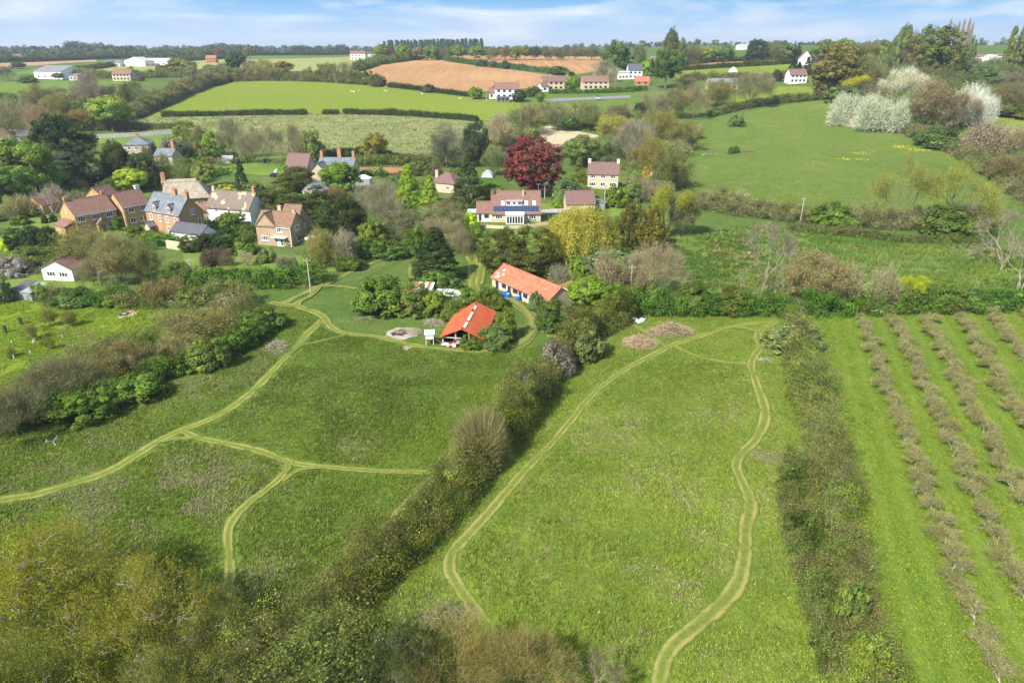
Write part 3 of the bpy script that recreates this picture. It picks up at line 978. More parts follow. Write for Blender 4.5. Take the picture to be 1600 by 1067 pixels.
    for z in (2.2, 3.6, 5.0, 6.3, 7.6):
        m = 44
        rr = (5.4 - (z - 2) * 0.55) * rng.random(m) ** 0.5; ph = rng.random(m) * 6.283
        Ps.append(np.column_stack([rr * np.cos(ph), rr * np.sin(ph), z + rng.normal(size=m) * 0.2 - rr * 0.06]))
    P = np.concatenate(Ps)
    fill_clumps(c, P, 0.6 + 0.4 * rng.random(len(P)), 46, 0.24, flat=0.35, upw=1.0, v=0.2, centre=(0, 0, 3), aspect=0.35)
    reg('cedar', t, c, 11, 9, M_bark, M_leaf)
    # leafy shrub to the ground, 5 x 3.5
    for k in range(4):
        c = MB(); P = lobed(100, 2.3, 2.9, 0.4, 7, 0.4, bottom=-0.05, amp=0.35)
        fill_clumps(c, P, 0.35 + 0.35 * rng.random(len(P)), 52, 0.17, v=0.24, centre=(0, 0, 0))
        n = 500; ph = rng.random(n) * 6.283
        P2 = P[rng.integers(0, len(P), n)]
        c.slivers(P2, unit(P2 + rng.normal(size=(n, 3)) * 0.6 + [0, 0, 0.6]) * 0.75, 0.02, np.tile([1.1, 0.95, 0.9], (n, 1)))
        reg('shrub', None, c, 5, 3.5, None, M_leaf)
    # full even dome of leaves to the ground, 10 m
    for k in range(2):
        t = MB(); grow(t, (0, 0, 0), 8, 0.8, 3, 0.35, 0.2, 4)
        c = MB(); P = lobed(330, 4.7, 4.9, 4.9, 9, 0.3, bottom=-0.97, amp=0.16)
        fill_clumps(c, P, 0.4 + 0.4 * rng.random(len(P)), 34, 0.22, v=0.2, hue=0.1, centre=(0, 0, 3))
        reg('dome', t, c, 10, 10, M_bark, M_leaf)
    # thin-leaved willow through which the field shows, and bare limbs with few twigs, 10 m
    for k in range(2):
        for kd in ('airy', 'limb'):
            t = MB(); p, d, l = grow(t, (0, 0, 0), 9.3, 1.15, 4, 0.26, 0.10, 3, up=0.3, r_min=0.028 if kd == 'limb' else 0.02)
            c = MB(); n = len(p); Tc = clump_tints(n, 0.2, 0.12)
            m = 2600 if kd == 'limb' else 3600; q = rng.integers(0, n, m)
            c.slivers(p[q] + rng.normal(size=(m, 3)) * 0.25, unit(d[q] + rng.normal(size=(m, 3)) * 0.6 + [0, 0, 0.15]) * (0.5 + 0.9 * rng.random((m, 1))), 0.016, Tc[q])
            if kd == 'airy':
                m = 11500; q = rng.integers(0, n, m)
                c.leaves(p[q] + rng.normal(size=(m, 3)) * 0.55, rng.normal(size=(m, 3)) + [0, 0, 0.4], 0.05 + 0.06 * rng.random(m), 0.5, Tc[q] * (1 + 0.15 * rng.normal(size=(m, 1))))
            reg(kd, t, c, 10, 10, M_bark if kd == 'airy' else M_greybark, M_leaf)
    # round bare willow bush of straight shoots, 5 x 3.5
    c = MB(); n = 12000
    d = unit(rng.normal(size=(n * 3, 3))); d = d[d[:, 2] > -0.05][:n]
    L = unit(rng.normal(size=(14, 3)) + [0, 0, 0.4]); m = 1 + (np.maximum(0, d @ L.T) ** 9 * (rng.normal(size=14) * 0.22)).sum(1)
    p = d * ((0.2 + 0.62 * rng.random(n) ** 0.6) * m)[:, None] * [2.4, 2.4, 3.1] + [0, 0, 0.1]
    T_ = clump_tints(n, 0.2, 0.08)
    c.slivers(p, unit(d + rng.normal(size=(n, 3)) * 0.22 + [0, 0, 0.15]) * (0.4 + 0.5 * rng.random((n, 1))), 0.012, T_)
    q = rng.integers(0, n, 5000); c.leaves(p[q] + d[q] * 0.4, rng.normal(size=(5000, 3)) + [0, 0, 0.5], 0.045, 0.6, T_[q] * [0.85, 1.1, 0.5])
    reg('roundtwig', None, c, 5, 3.5, None, M_twig)
    # bare twiggy shrub, 5 x 3.5
    for k in range(3):
        c = MB(); n = 7800; k_ = 6
        S = np.column_stack([rng.normal(size=k_) * 1.15, rng.normal(size=k_) * 1.15, np.zeros(k_)])
        hs = 0.5 + 0.55 * rng.random(k_); w_ = rng.integers(0, k_, n)
        ph = rng.random(n) * 6.283; el = np.arcsin(rng.random(n) ** 0.8)
        d = np.column_stack([np.cos(ph) * np.cos(el), np.sin(ph) * np.cos(el), np.sin(el)])
        L = unit(rng.normal(size=(8, 3)) + [0, 0, 0.4]); m = 1 + (np.maximum(0, d @ L.T) ** 5 * (rng.normal(size=8) * 0.4)).sum(1)
        r = (0.1 + 0.75 * rng.random(n) ** 0.65) * m
        p = S[w_] + d * r[:, None] * np.column_stack([1.5 * hs[w_], 1.5 * hs[w_], 3.1 * hs[w_]]) + [0, 0, 0.1]
        dirs = unit(d + rng.normal(size=(n, 3)) * 0.6 + [0, 0, 0.3]) * (0.35 + 0.6 * rng.random((n, 1)))
        T = clump_tints(n, 0.16, 0.06)
        c.slivers(p, dirs, 0.02, T)
        k2 = 2600; s = rng.integers(0, n, k2)
        c.leaves(p[s] + dirs[s] * 0.6, rng.normal(size=(k2, 3)) + [0, 0, 0.5], 0.075, 0.6, T[s] * [0.85, 1.1, 0.6])
        nb = 60; b = np.zeros((nb, 3)); q = rng.integers(0, n, nb)
        c.tubes(b + rng.normal(size=(nb, 3)) * [0.25, 0.25, 0], p[q], 0.035, 0.012, 4, 0, np.tile([0.8, 0.75, 0.7], (nb * 8, 1)))
        reg('twig', None, c, 5, 3.5, None, M_twig)
    KIND['whiteplume'] = KIND['twig']
    # blossom bush, 5 x 3.5: pale flower clusters over darker shoots
    for k in range(2):
        c = MB(); P = lobed(120, 2.3, 2.9, 0.5, 6, 0.5, bottom=-0.05, amp=0.35)
        n = len(P); T = clump_tints(n, 0.1, 0.03); per = 46
        fill_clumps(c, P, 0.25 + 0.35 * rng.random(n), per, 0.11, v=0.1, hue=0.03, centre=(0, 0, 0))
        m = 2600; q = P[rng.integers(0, n, m)] * 0.92
        c.slivers(q + rng.normal(size=(m, 3)) * 0.2, unit(q + rng.normal(size=(m, 3)) * 0.8) * 0.7, 0.02, np.tile([0.42, 0.36, 0.28], (m, 1)))
        m = 1300; q = P[rng.integers(0, n, m)] * 0.9
        c.leaves(q + rng.normal(size=(m, 3)) * 0.3, rng.normal(size=(m, 3)) + [0, 0, 0.5], 0.15, 0.6, np.tile([0.22, 0.3, 0.1], (m, 1)))
        reg('blossom', None, c, 5, 3.5, None, M_leaf)
    # small orchard tree pruned low, 2.6 x 2.3
    for k in range(5):
        t = MB(); p, d, l = grow(t, (0, 0, 0), 2.3, 1.5, 3, 0.055, 0.3, 3, up=0.0, r_min=0.012, n=4)
        c = MB(); n = len(p); cnt = 620
        s = rng.integers(0, n, cnt)
        c.slivers(p[s] + rng.normal(size=(cnt, 3)) * 0.16, unit(d[s] + rng.normal(size=(cnt, 3)) * 0.8 + [0, 0, 0.35]) * (0.25 + 0.35 * rng.random((cnt, 1))), 0.014, clump_tints(cnt, 0.25, 0.05))
        cnt = 520; s = rng.integers(0, n, cnt)
        c.leaves(p[s] + rng.normal(size=(cnt, 3)) * 0.2, rng.normal(size=(cnt, 3)) + [0, 0, 0.6], 0.045, 0.6, np.tile([0.75, 0.95, 0.4], (cnt, 1)) * (1 + 0.2 * rng.normal(size=(cnt, 1))))
        reg('apple', t, c, 2.6, 2.3, M_palebark, M_twig)


make_protos()

NAMES = {'broad': ('broadleaf_tree', 'tree'), 'sparse': ('budding_tree', 'tree'), 'bare': ('bare_tree', 'tree'), 'yew': ('evergreen_tree', 'tree'),
         'cone': ('conifer_tree', 'tree'), 'cypress': ('cypress_tree', 'tree'), 'weeping': ('weeping_willow', 'tree'), 'plume': ('willow_tree', 'tree'), 'fine': ('willow_tree', 'tree'),
         'poplar': ('poplar_tree', 'tree'), 'barepoplar': ('poplar_tree', 'tree'), 'cedar': ('cedar_tree', 'tree'), 'shrub': ('leafy_shrub', 'shrub'),
         'twig': ('bare_shrub', 'shrub'), 'roundtwig': ('bare_shrub', 'shrub'), 'dome': ('broadleaf_tree', 'tree'), 'airy': ('willow_tree', 'tree'), 'limb': ('bare_tree', 'tree'), 'whiteplume': ('blossom_shrub', 'shrub'), 'blossom': ('blossom_shrub', 'shrub'), 'apple': ('apple_tree', 'tree')}
_cnt = {}
BOOST = 1.6


def plant(kind, loc, w, h, col, label, group=None, rz=None, variant=None, bark=None, name=None, cat=None):
    protos, nw, nh = KIND[kind]
    k = _cnt.get(kind, 0); _cnt[kind] = k + 1
    tme, cme = protos[(k if variant is None else variant) % len(protos)]
    rz = (k * 2.399963 % 6.283) if rz is None else rz
    nm, ct = NAMES[kind]
    nm = name or nm; ct = cat or ct
    S = (w / nw, w / nw, h / nh)
    col = tuple(min(0.8, c * {'blossom': 0.9, 'bare': 1.3, 'twig': 1.3, 'barepoplar': 1.2, 'apple': 1.0, 'sparse': 1.75, 'yew': 1.5, 'shrub': 1.65, 'fine': 1.4, 'roundtwig': 1.3, 'whiteplume': 1.08, 'limb': 1.2}.get(kind, BOOST)) for c in col)
    if kind in ('bare', 'twig', 'roundtwig', 'sparse'):
        col = (col[0] * 0.96, col[1], col[2] * 0.8)
    elif kind not in ('weeping', 'plume', 'cypress', 'airy', 'fine', 'blossom', 'whiteplume', 'limb', 'barepoplar', 'apple') and col[1] > col[0] * 0.9:
        col = (col[0] * 1.15, col[1], col[2] * 0.78) if col[1] > col[0] * 1.4 else (col[0] * 0.88, col[1] * 1.03, col[2] * 0.85)
    if tme is None:
        o = obj(nm, cme, None, loc, rz)
        o.scale = S; o.color = (*col, 1)
        return tag(o, label, ct, group)
    r = empty(nm, loc, rz); r.scale = S
    tag(r, label, ct, group)
    a = obj('trunk', tme, r)
    c = obj('crown', cme, r); c.color = (*col, 1)
    if bark:
        a.material_slots[0].link = 'OBJECT'; a.material_slots[0].material = bark
    return r


def T(kind, x0, y0, x1, y1, col, label, group=None, dist=None, **kw):
    """a plant that fills the box x0..x1, y0..y1 of the photograph; its foot stands on the ground"""
    wpx = x1 - x0; cx = (x0 + x1) / 2
    yb = y1
    for _ in range(3):
        g = at(cx, yb) if dist is None else far(cx, dist)
        s = m_per_px(g)
        sind = CAM_H / math.hypot(g.y, CAM_H) if g.z < 40 else 0.05
        sind = max(0.03, (CAM_H - g.z) / math.hypot(math.hypot(g.x, g.y), CAM_H - g.z))
        yb = y1 - 0.30 * wpx * sind
    cosd = math.sqrt(1 - sind * sind)
    w = wpx * s
    # height so that the crown's top meets y0 from here
    dx, dy, dz = ray(cx, y0)
    t = math.hypot(g.x, g.y) / math.hypot(dx, dy)
    h = CAM_H + dz * t - g.z
    h = max(h - 0.12 * w * sind, 0.3 * w, 0.4)
    return plant(kind, (g.x, g.y, g.z - 0.05), w, h, col, label, group, **kw)


# colours of leaves and twigs
C_dark = (0.028, 0.052, 0.016); C_green = (0.062, 0.125, 0.022); C_bright = (0.105, 0.20, 0.028); C_lime = (0.19, 0.285, 0.030)
C_yel = (0.36, 0.36, 0.025); C_gold = (0.30, 0.27, 0.035); C_olive = (0.13, 0.145, 0.038); C_ygreen = (0.20, 0.225, 0.040)
C_brown = (0.17, 0.135, 0.075); C_grey = (0.215, 0.19, 0.10); C_pink = (0.30, 0.19, 0.145); C_copper = (0.15, 0.045, 0.036)
C_beige = (0.27, 0.235, 0.15); C_white = (0.66, 0.64, 0.57); C_greyg = (0.155, 0.165, 0.085); C_blue = (0.07, 0.105, 0.075)
C_yew = (0.050, 0.058, 0.018); C_bronze = (0.20, 0.155, 0.045); C_dkol = (0.075, 0.088, 0.024)
# ------------------------------------------------------------------ hedges, brambles, thickets
def resample(P, step):
    out = []
    for a, b in zip(P[:-1], P[1:]):
        n = max(1, int((b - a).length / step))
        out += [a.lerp(b, q / n) for q in range(n)]
    return out + [P[-1]]


def pick(pal, val):
    """colour of a stretch: the palette's entries in order along val in 0..1"""
    pal = np.asarray(pal, float)
    k = np.clip((val * len(pal)).astype(int), 0, len(pal) - 1)
    return pal[k]


def bushes(mb, C, Rc, col, leafy, size, per):
    """clumps at C (radius Rc) of leaves and twigs; leafy 0..1 per clump"""
    n = len(C)
    if n == 0:
        return
    col = col * [1.52, 1.66, 1.2]; per = int(per * 1.5)
    d = unit(rng.normal(size=(n, per, 3)) + [0, 0, 0.25])
    rad = (0.4 + 0.6 * rng.random((n, per, 1)) ** 0.6)
    P = C[:, None] + d * rad * Rc[:, None, None] * [1, 1, 0.85]
    cl = np.repeat((col * np.clip(1 + 0.3 * rng.normal(size=(n, 1)), 0.4, 1.7))[:, None], per, 1) * (1 + 0.16 * rng.normal(size=(n, per, 1)))
    isleaf = rng.random((n, per)) < leafy[:, None]
    s = np.repeat(size[:, None], per, 1)
    cl = np.clip(cl, 0.004, 0.9)
    a = isleaf
    mb.leaves(P[a], d[a] + rng.normal(size=(a.sum(), 3)) * 0.6 + [0, 0, 0.3], s[a] * (0.7 + 0.6 * rng.random(a.sum())), 0.55, cl[a])
    b = ~isleaf
    mb.slivers(P[b], unit(d[b] + rng.normal(size=(b.sum(), 3)) * 0.55 + [0, 0, 0.3]) * s[b][:, None] * (2.4 + 2.8 * rng.random((b.sum(), 1))), s[b] * 0.16, cl[b])


def clumps_along(P, width, height, rough=0.35, foot=0.0, dens=1.0, taper=True):
    """centres and radii of foliage clumps over a hedge's rounded cross-section"""
    C, Rr, U = [], [], []
    for a, b in zip(P[:-1], P[1:]):
        t = (b - a); L = t.length
        t = t / (L + 1e-9); nn = Vector((-t.y, t.x))
        wl_ = width * (1 + rough * 0.9 * (float(vnoise(a.x, a.y, 7.0)) - 0.5))
        hl = height * (1 + rough * 1.5 * (float(vnoise(a.x + 50, a.y, 5.0)) - 0.5))
        rr = 0.22 * min(width, height * 1.4)
        rr = max(0.35, min(rr, 1.1))
        k = max(1, int(dens * L * (wl_ + 2 * hl) / (rr * rr * 1.5)))
        th = rng.random(k) * math.pi
        u = np.cos(th); z = np.sin(th) ** 0.7
        f = 1 - 0.35 * rng.random(k) ** 2
        s = rng.random(k) * L
        x = a.x + t.x * s + nn.x * u * (wl_ / 2 - rr * 0.5) * f
        y = a.y + t.y * s + nn.y * u * (wl_ / 2 - rr * 0.5) * f
        zz = np.maximum(rr * 0.4, (hl - rr * 0.6) * z * f * (1 + rough * 0.5 * rng.normal(size=k)))
        C.append(np.column_stack([x, y, zz])); Rr.append(rr * (0.6 + 0.7 * rng.random(k)))
    C = np.concatenate(C); Rr = np.concatenate(Rr)
    C[:, 2] += terrain(C[:, 0], C[:, 1])
    return C, Rr


def hedge(label, pts, width, height, pal, leafy=0.7, patch=6.0, rough=0.35, dens=1.5, leaf=0.15, per=44, name='hedge', cat='hedge', group=None, world=False, kind=None):
    P = [Vector(p) if world else at(*p).to_2d() for p in pts]
    ym = sum(p.y for p in P) / len(P)
    P = resample(P, 2.5 if ym < 250 else 6)
    C, Rr = clumps_along(P, width, height, rough, dens=dens)
    hmax = 30000
    val = 0.65 * vnoise(C[:, 0] + 13, C[:, 1] + 7, patch) + 0.35 * rng.random(len(C))
    val = np.clip((val - 0.2) / 0.6, 0, 0.999)
    col = pick([c[:3] for c in pal], val)
    lf = pick([[c[3] if len(c) > 3 else leafy] for c in pal], val)[:, 0]
    mpp = (C[:, 1] * cp + (CAM_H - C[:, 2]) * sp) / FPX * 1.5625
    size = np.maximum(leaf, 0.75 * mpp)
    mb = MB()
    bushes(mb, C, Rr, col, lf, size, per)
    g = P[0]
    o = obj(name, mb.mesh(name, M_hedge))
    o.color = (1, 1, 1, 1)
    return tag(o, label, cat, group, kind)


def thicket(name, label, poly, height, pal, spacing=3.0, leafy=0.7, leaf=0.2, per=40, cat='undergrowth', patch=9.0, cut=0.0, dome=0.5, kind='stuff', hole=None):
    """a mass of bushes nobody could count, over the area of poly"""
    P = np.array([tuple(at(*p).to_2d()) for p in poly])
    x0, y0 = P.min(0); x1, y1 = P.max(0)
    n = int((x1 - x0) * (y1 - y0) / spacing ** 2)
    xy = np.column_stack([x0 + rng.random(n) * (x1 - x0), y0 + rng.random(n) * (y1 - y0)])
    xy = xy[inside(xy[:, 0], xy[:, 1], P)]
    if hole:
        H = np.array([tuple(at(*p).to_2d()) for p in hole]); xy = xy[~inside(xy[:, 0], xy[:, 1], H)]
    if cut:
        xy = xy[vnoise(xy[:, 0] + 31, xy[:, 1], 14.0) > cut]
    n = len(xy); k = 9
    hh = height * (0.5 + 0.7 * vnoise(xy[:, 0], xy[:, 1] + 90, 8.0)) * (0.7 + 0.6 * rng.random(n))
    rr = np.minimum(hh * 0.5, spacing * 0.75)
    off = rng.normal(size=(n, k, 2)) * spacing * 0.35
    C = np.empty((n, k, 3))
    C[..., :2] = xy[:, None] + off
    C[..., 2] = hh[:, None] * (1 - dome * rng.random((n, k))) - rr[:, None] * 0.4
    C = C.reshape(-1, 3); Rr = np.repeat(rr, k) * (0.5 + 0.5 * rng.random(n * k))
    C[:, 2] = np.maximum(C[:, 2], 0.1) + terrain(C[:, 0], C[:, 1])
    v0 = np.repeat(0.6 * vnoise(xy[:, 0] + 3, xy[:, 1], patch) + 0.4 * rng.random(n), k)
    val = np.clip((v0 - 0.2) / 0.6, 0, 0.999)
    col = pick([c[:3] for c in pal], val)
    lf = pick([[c[3] if len(c) > 3 else leafy] for c in pal], val)[:, 0]
    mpp = (C[:, 1] * cp + (CAM_H - C[:, 2]) * sp) / FPX * 1.5625
    mb = MB(); bushes(mb, C, Rr, col, lf, np.maximum(leaf, 0.75 * mpp), per)
    o = obj(name, mb.mesh(name, M_hedge)); o.color = (1, 1, 1, 1)
    return tag(o, label, cat, None, kind)


K_bramble = [(*C_green, 0.95), (0.05, 0.10, 0.02, 0.95), (0.08, 0.12, 0.025, 0.9), (0.09, 0.16, 0.025, 0.95), (*C_dkol, 0.9)]
K_mid = [(0.055, 0.075, 0.018, 0.85), (0.17, 0.165, 0.035, 0.7), (0.115, 0.085, 0.04, 0.25), (0.095, 0.105, 0.028, 0.75), (0.15, 0.13, 0.05, 0.4), (0.10, 0.12, 0.03, 0.7), (0.165, 0.14, 0.065, 0.2), (0.12, 0.145, 0.03, 0.85), (0.10, 0.09, 0.035, 0.6)]
K_twig = [(*C_brown, 0.2), (0.18, 0.155, 0.09, 0.15), (0.13, 0.13, 0.055, 0.4), (0.155, 0.14, 0.07, 0.2), (0.10, 0.12, 0.035, 0.6)]
K_pinktwig = [(0.20, 0.165, 0.11, 0.1), (0.175, 0.15, 0.095, 0.15), (0.14, 0.135, 0.06, 0.4), (0.21, 0.18, 0.125, 0.1)]
K_dark = [(0.04, 0.065, 0.02, 0.9), (0.06, 0.08, 0.022, 0.85), (0.085, 0.085, 0.035, 0.5), (0.05, 0.085, 0.02, 0.9)]
K_olive = [(*C_olive, 0.5), (0.15, 0.155, 0.05, 0.5), (0.17, 0.145, 0.09, 0.15), (0.11, 0.15, 0.035, 0.8), (0.19, 0.17, 0.11, 0.1)]
K_trim = [(0.10, 0.115, 0.04, 0.6), (0.12, 0.11, 0.055, 0.4), (0.085, 0.12, 0.03, 0.8)]

# near hedges
hedge('tall thicket hedge of bare brown shrubs between the young orchard and the dark meadow', [(-60, 690), (20, 645), (80, 612), (150, 578), (230, 545), (300, 515), (355, 497), (400, 488)], 6.5, 4.6, K_twig, 0.3, 9, 0.55, leaf=0.13, per=46, dens=1.6)
hedge('low green bramble bank along the foot of the brown thicket hedge', [(10, 676), (60, 655), (120, 640), (200, 612), (260, 588), (330, 567), (380, 545), (432, 505)], 4.2, 2.4, K_bramble, 0.95, 5, 0.5, leaf=0.15, per=46, name='bramble_bank', cat='bramble')
hedge('long dark hedge running up the middle between the two mown-path meadows', [(400, 1120), (440, 1050), (510, 970), (572, 905), (636, 852), (692, 792), (748, 727), (798, 672), (835, 622), (870, 575), (905, 535), (940, 512), (975, 495)], 5.6, 4.1, K_mid, 0.7, 4.5, 0.75, leaf=0.095, per=76, dens=3.0)
hedge('brown and green hedge between the light meadow and the apple orchard', [(1236, 520), (1254, 585), (1272, 650), (1288, 730), (1304, 820), (1328, 920), (1352, 1010), (1385, 1120)], 5.2, 4.0, [(*C_olive, 0.6), (0.18, 0.135, 0.07, 0.15), (0.16, 0.13, 0.085, 0.1), (0.12, 0.125, 0.045, 0.5), (0.105, 0.145, 0.03, 0.85), (0.19, 0.145, 0.11, 0.1), (0.15, 0.17, 0.03, 0.9)], 0.5, 4, 1.0, leaf=0.085, per=70, dens=2.4)
hedge('rough bramble and bare twigs spreading from the orchard hedge into the light meadow', [(1250, 735), (1250, 800), (1254, 850), (1270, 915), (1292, 985), (1312, 1060)], 4.4, 2.0, [(0.16, 0.135, 0.07, 0.3), (0.11, 0.13, 0.04, 0.8), (0.15, 0.13, 0.065, 0.35), (0.095, 0.125, 0.035, 0.9), (0.055, 0.075, 0.02, 0.9)], 0.5, 3, 0.9, leaf=0.08, per=50, dens=1.9, name='bramble_bank', cat='bramble')
hedge('green bramble hedge along the top of the orchard and light meadow', [(990, 486), (1040, 487), (1100, 489), (1160, 488), (1230, 486), (1300, 488), (1380, 487), (1460, 486), (1540, 484), (1640, 482)], 6.5, 3.6, K_bramble, 0.9, 8, 0.5, leaf=0.17, per=44)
hedge('tall twiggy brown hedge under the hill field behind the marsh', [(1085, 322), (1150, 335), (1230, 345), (1300, 353), (1400, 358), (1480, 355), (1560, 350)], 7, 5.0, K_pinktwig, 0.15, 8, 0.4, leaf=0.16, per=46)
hedge('low trimmed brown-green hedge along the near side of the twiggy hedge', [(1230, 358), (1300, 366), (1400, 377), (1480, 381), (1550, 385)], 3.5, 1.6, K_trim, 0.6, 6, 0.3, leaf=0.16)
hedge('dense clipped green hedge in front of the cottage lawns beside the pole', [(275, 446), (330, 446), (400, 446), (460, 446), (508, 437)], 6.0, 3.6, [(0.075, 0.125, 0.026, 0.95), (0.09, 0.145, 0.03, 0.95), (0.085, 0.115, 0.03, 0.9)], 0.95, 8, 0.25, leaf=0.18)
hedge('ragged mixed hedge of brambles and twigs along the top of the young orchard', [(75, 474), (140, 477), (200, 477), (260, 477), (330, 476), (395, 474)], 5, 3.0, [(*C_green, 0.9), (0.12, 0.14, 0.04, 0.6), (0.21, 0.165, 0.09, 0.2), (0.07, 0.12, 0.025, 0.9), (0.18, 0.15, 0.1, 0.15)], 0.6, 5, 0.6, leaf=0.16)
hedge('thick dark scrub hedge down the right edge of the hill field', [(1420, 207), (1460, 222), (1500, 240), (1540, 262), (1580, 290), (1640, 330)], 11, 4.5, [(0.12, 0.12, 0.045, 0.5), (0.19, 0.145, 0.11, 0.12), (0.085, 0.105, 0.03, 0.8), (0.17, 0.14, 0.09, 0.15), (0.10, 0.115, 0.035, 0.7)], 0.5, 12, 0.5, leaf=0.22)
hedge('brown scrub hedge along the top of the hill field', [(1110, 182), (1150, 172), (1200, 163), (1260, 157), (1330, 152)], 5, 3.2, K_trim, 0.5, 8, 0.4, leaf=0.25)
# field hedges further off
hedge('left piece of the dark trimmed hedge below the sheep field', [(255, 183), (330, 181.5), (478, 179.5)], 2.6, 2.0, K_dark, 0.9, 12, 0.25, group=None)
hedge('short dark trimmed hedge between two gaps below the sheep field', [(506, 179), (528, 179)], 2.6, 2.0, K_dark, 0.9)
hedge('right piece of the dark trimmed hedge below the sheep field', [(538, 178.5), (600, 180), (640, 181.5), (700, 186), (746, 190)], 2.6, 2.3, K_dark, 0.9, 12, 0.25)
hedge('tall twiggy hedge on the left edge of the sheep field', [(206, 185), (235, 172), (262, 160), (290, 147), (318, 137), (350, 129)], 11, 6.0, K_twig, 0.3, 14, 0.4, leaf=0.25)
hedge('twiggy hedge along the top of the sheep field below the ploughed field', [(350, 128.5), (400, 126.5), (450, 126.5), (500, 127.5), (550, 131), (598, 134)], 9, 5.5, [(0.12, 0.125, 0.05, 0.5), *K_twig[:2], (0.085, 0.10, 0.035, 0.8)], 0.4, 14, 0.45, leaf=0.3)
hedge('thin hedge between the sheep field and the ploughed soil', [(608, 137), (640, 139.5), (700, 147), (735, 151)], 2.2, 1.3, K_dark, 0.8, 12, 0.8)
hedge('green hedge strip between the two parts of the ploughed hillside', [(672, 91.5), (700, 95.5), (760, 104.5), (800, 107.5), (860, 114.5), (893, 118.5)], 7, 2.5, [(0.075, 0.12, 0.035), (0.06, 0.09, 0.03), (0.11, 0.14, 0.045)], 0.9, 25, 0.5)
hedge('hedge between the pale crop and the ploughed hillside', [(556, 112.5), (585, 102.5), (640, 95), (672, 91)], 9, 5, [(0.13, 0.12, 0.06, 0.4), (0.09, 0.10, 0.04, 0.7), (0.12, 0.135, 0.045, 0.7)], 0.5, 20, 0.5)
hedge('long dark hedge between the pale crop and the green strip', [(115, 113), (180, 104), (250, 98.5), (350, 92.5)], 6, 2.5, K_dark, 0.8, 30, 0.5)
hedge('hedge along the near side of the pale crop', [(120, 122), (200, 122.5), (260, 121.5), (330, 121), (420, 120)], 8, 4.5, K_olive, 0.5, 20, 0.6)
hedge('dark hedge above the green strip at the left horizon', [(-60, 99), (60, 97), (180, 92), (350, 87.5), (570, 85.5)], 8, 3.5, K_dark, 0.9, 40, 0.5)
hedge('hedge between the right ploughed strip and the field below it', [(1058, 111), (1120, 107), (1200, 102.5), (1270, 98)], 5, 2.5, K_dark, 0.9, 25, 0.4)
hedge('hedge above the right ploughed strip', [(1055, 103.5), (1120, 97.5), (1200, 94), (1270, 91.5)], 6, 3.5, K_dark, 0.9, 25, 0.5)
hedge('hedge below the small right field under the ploughed strip', [(1065, 125), (1120, 125.5), (1200, 125), (1240, 121)], 6, 3.5, K_olive, 0.5, 15, 0.5)
hedge('dark hedge along the far edge of the upper ploughed field', [(672, 88), (740, 86.5), (840, 86.5), (945, 88)], 8, 4, K_dark, 0.9, 30, 0.5)
hedge('olive garden hedge behind the red brick garden wall', [(560, 259), (600, 257.5), (650, 257), (690, 258)], 5, 3.6, [(0.13, 0.14, 0.045, 0.7), (0.16, 0.13, 0.07, 0.4), (0.10, 0.13, 0.035, 0.85)], 0.7, 8, 0.2, leaf=0.2)
hedge('dark hedge behind the slate house and white car', [(505, 248), (540, 244), (580, 243), (610, 246)], 5, 2.6, K_dark, 0.85, 8, 0.3, leaf=0.2)
hedge('hedge behind the long grey fence', [(150, 204), (200, 203), (250, 201.5), (300, 199)], 4, 2.4, K_olive, 0.6, 8, 0.5, leaf=0.22)
hedge('low hedge below the cottages at the riding arena', [(860, 146), (900, 146.5), (960, 145), (1010, 142)], 4, 2, K_bramble, 0.9, 10, 0.4)

hedge('climbers and border plants along the foot of the red brick garden wall', [(563, 275), (600, 275), (640, 275.5), (690, 275)], 1.6, 1.7, K_bramble + K_olive, 0.8, 4, 1.4, dens=0.8, leaf=0.18, name='border_plants', cat='plants')
# uncountable masses
K_wood = [(0.10, 0.12, 0.045, 0.6), (0.15, 0.14, 0.08, 0.2), (0.12, 0.14, 0.055, 0.6), (0.18, 0.155, 0.105, 0.12), (0.085, 0.11, 0.04, 0.8), (0.14, 0.155, 0.06, 0.6)]
thicket('woodland', 'grey-green wood covering the hill at the top right behind the white blossom', [(1330, 150), (1330, 112), (1400, 104), (1480, 112), (1620, 112), (1620, 172), (1550, 178), (1480, 195), (1400, 175)], 8.5, K_wood, 5.5, 0.5, 0.35, 46, 'wood', 20)
thicket('woodland', 'olive willow scrub filling the valley behind the copper beech', [(690, 255), (760, 215), (800, 185), (850, 172), (920, 178), (1000, 185), (1060, 195), (1090, 215), (1060, 260), (1070, 300), (1010, 300), (960, 262), (900, 262), (860, 258), (780, 262)], 5.0, [(0.14, 0.155, 0.055, 0.5), (0.18, 0.16, 0.09, 0.15), (0.11, 0.15, 0.045, 0.8), (0.16, 0.175, 0.055, 0.6), (0.20, 0.175, 0.115, 0.1), (0.12, 0.13, 0.05, 0.6)], 4.2, 0.5, 0.22, 42, 'scrub', 13, cut=0.25, hole=[(826, 198), (860, 192), (940, 206), (945, 224), (915, 246), (880, 262), (845, 262)])
thicket('woodland', 'brown and olive trees massed at the left edge below the far farm', [(-80, 175), (0, 165), (60, 160), (140, 150), (205, 145), (240, 165), (200, 195), (150, 205), (60, 215), (-80, 215)], 6.0, [(0.15, 0.14, 0.065, 0.35), (0.18, 0.155, 0.10, 0.15), (0.14, 0.15, 0.05, 0.6), (0.10, 0.12, 0.04, 0.8), (0.17, 0.165, 0.075, 0.3)], 4.5, 0.5, 0.25, 42, 'wood', 14, cut=0.2)
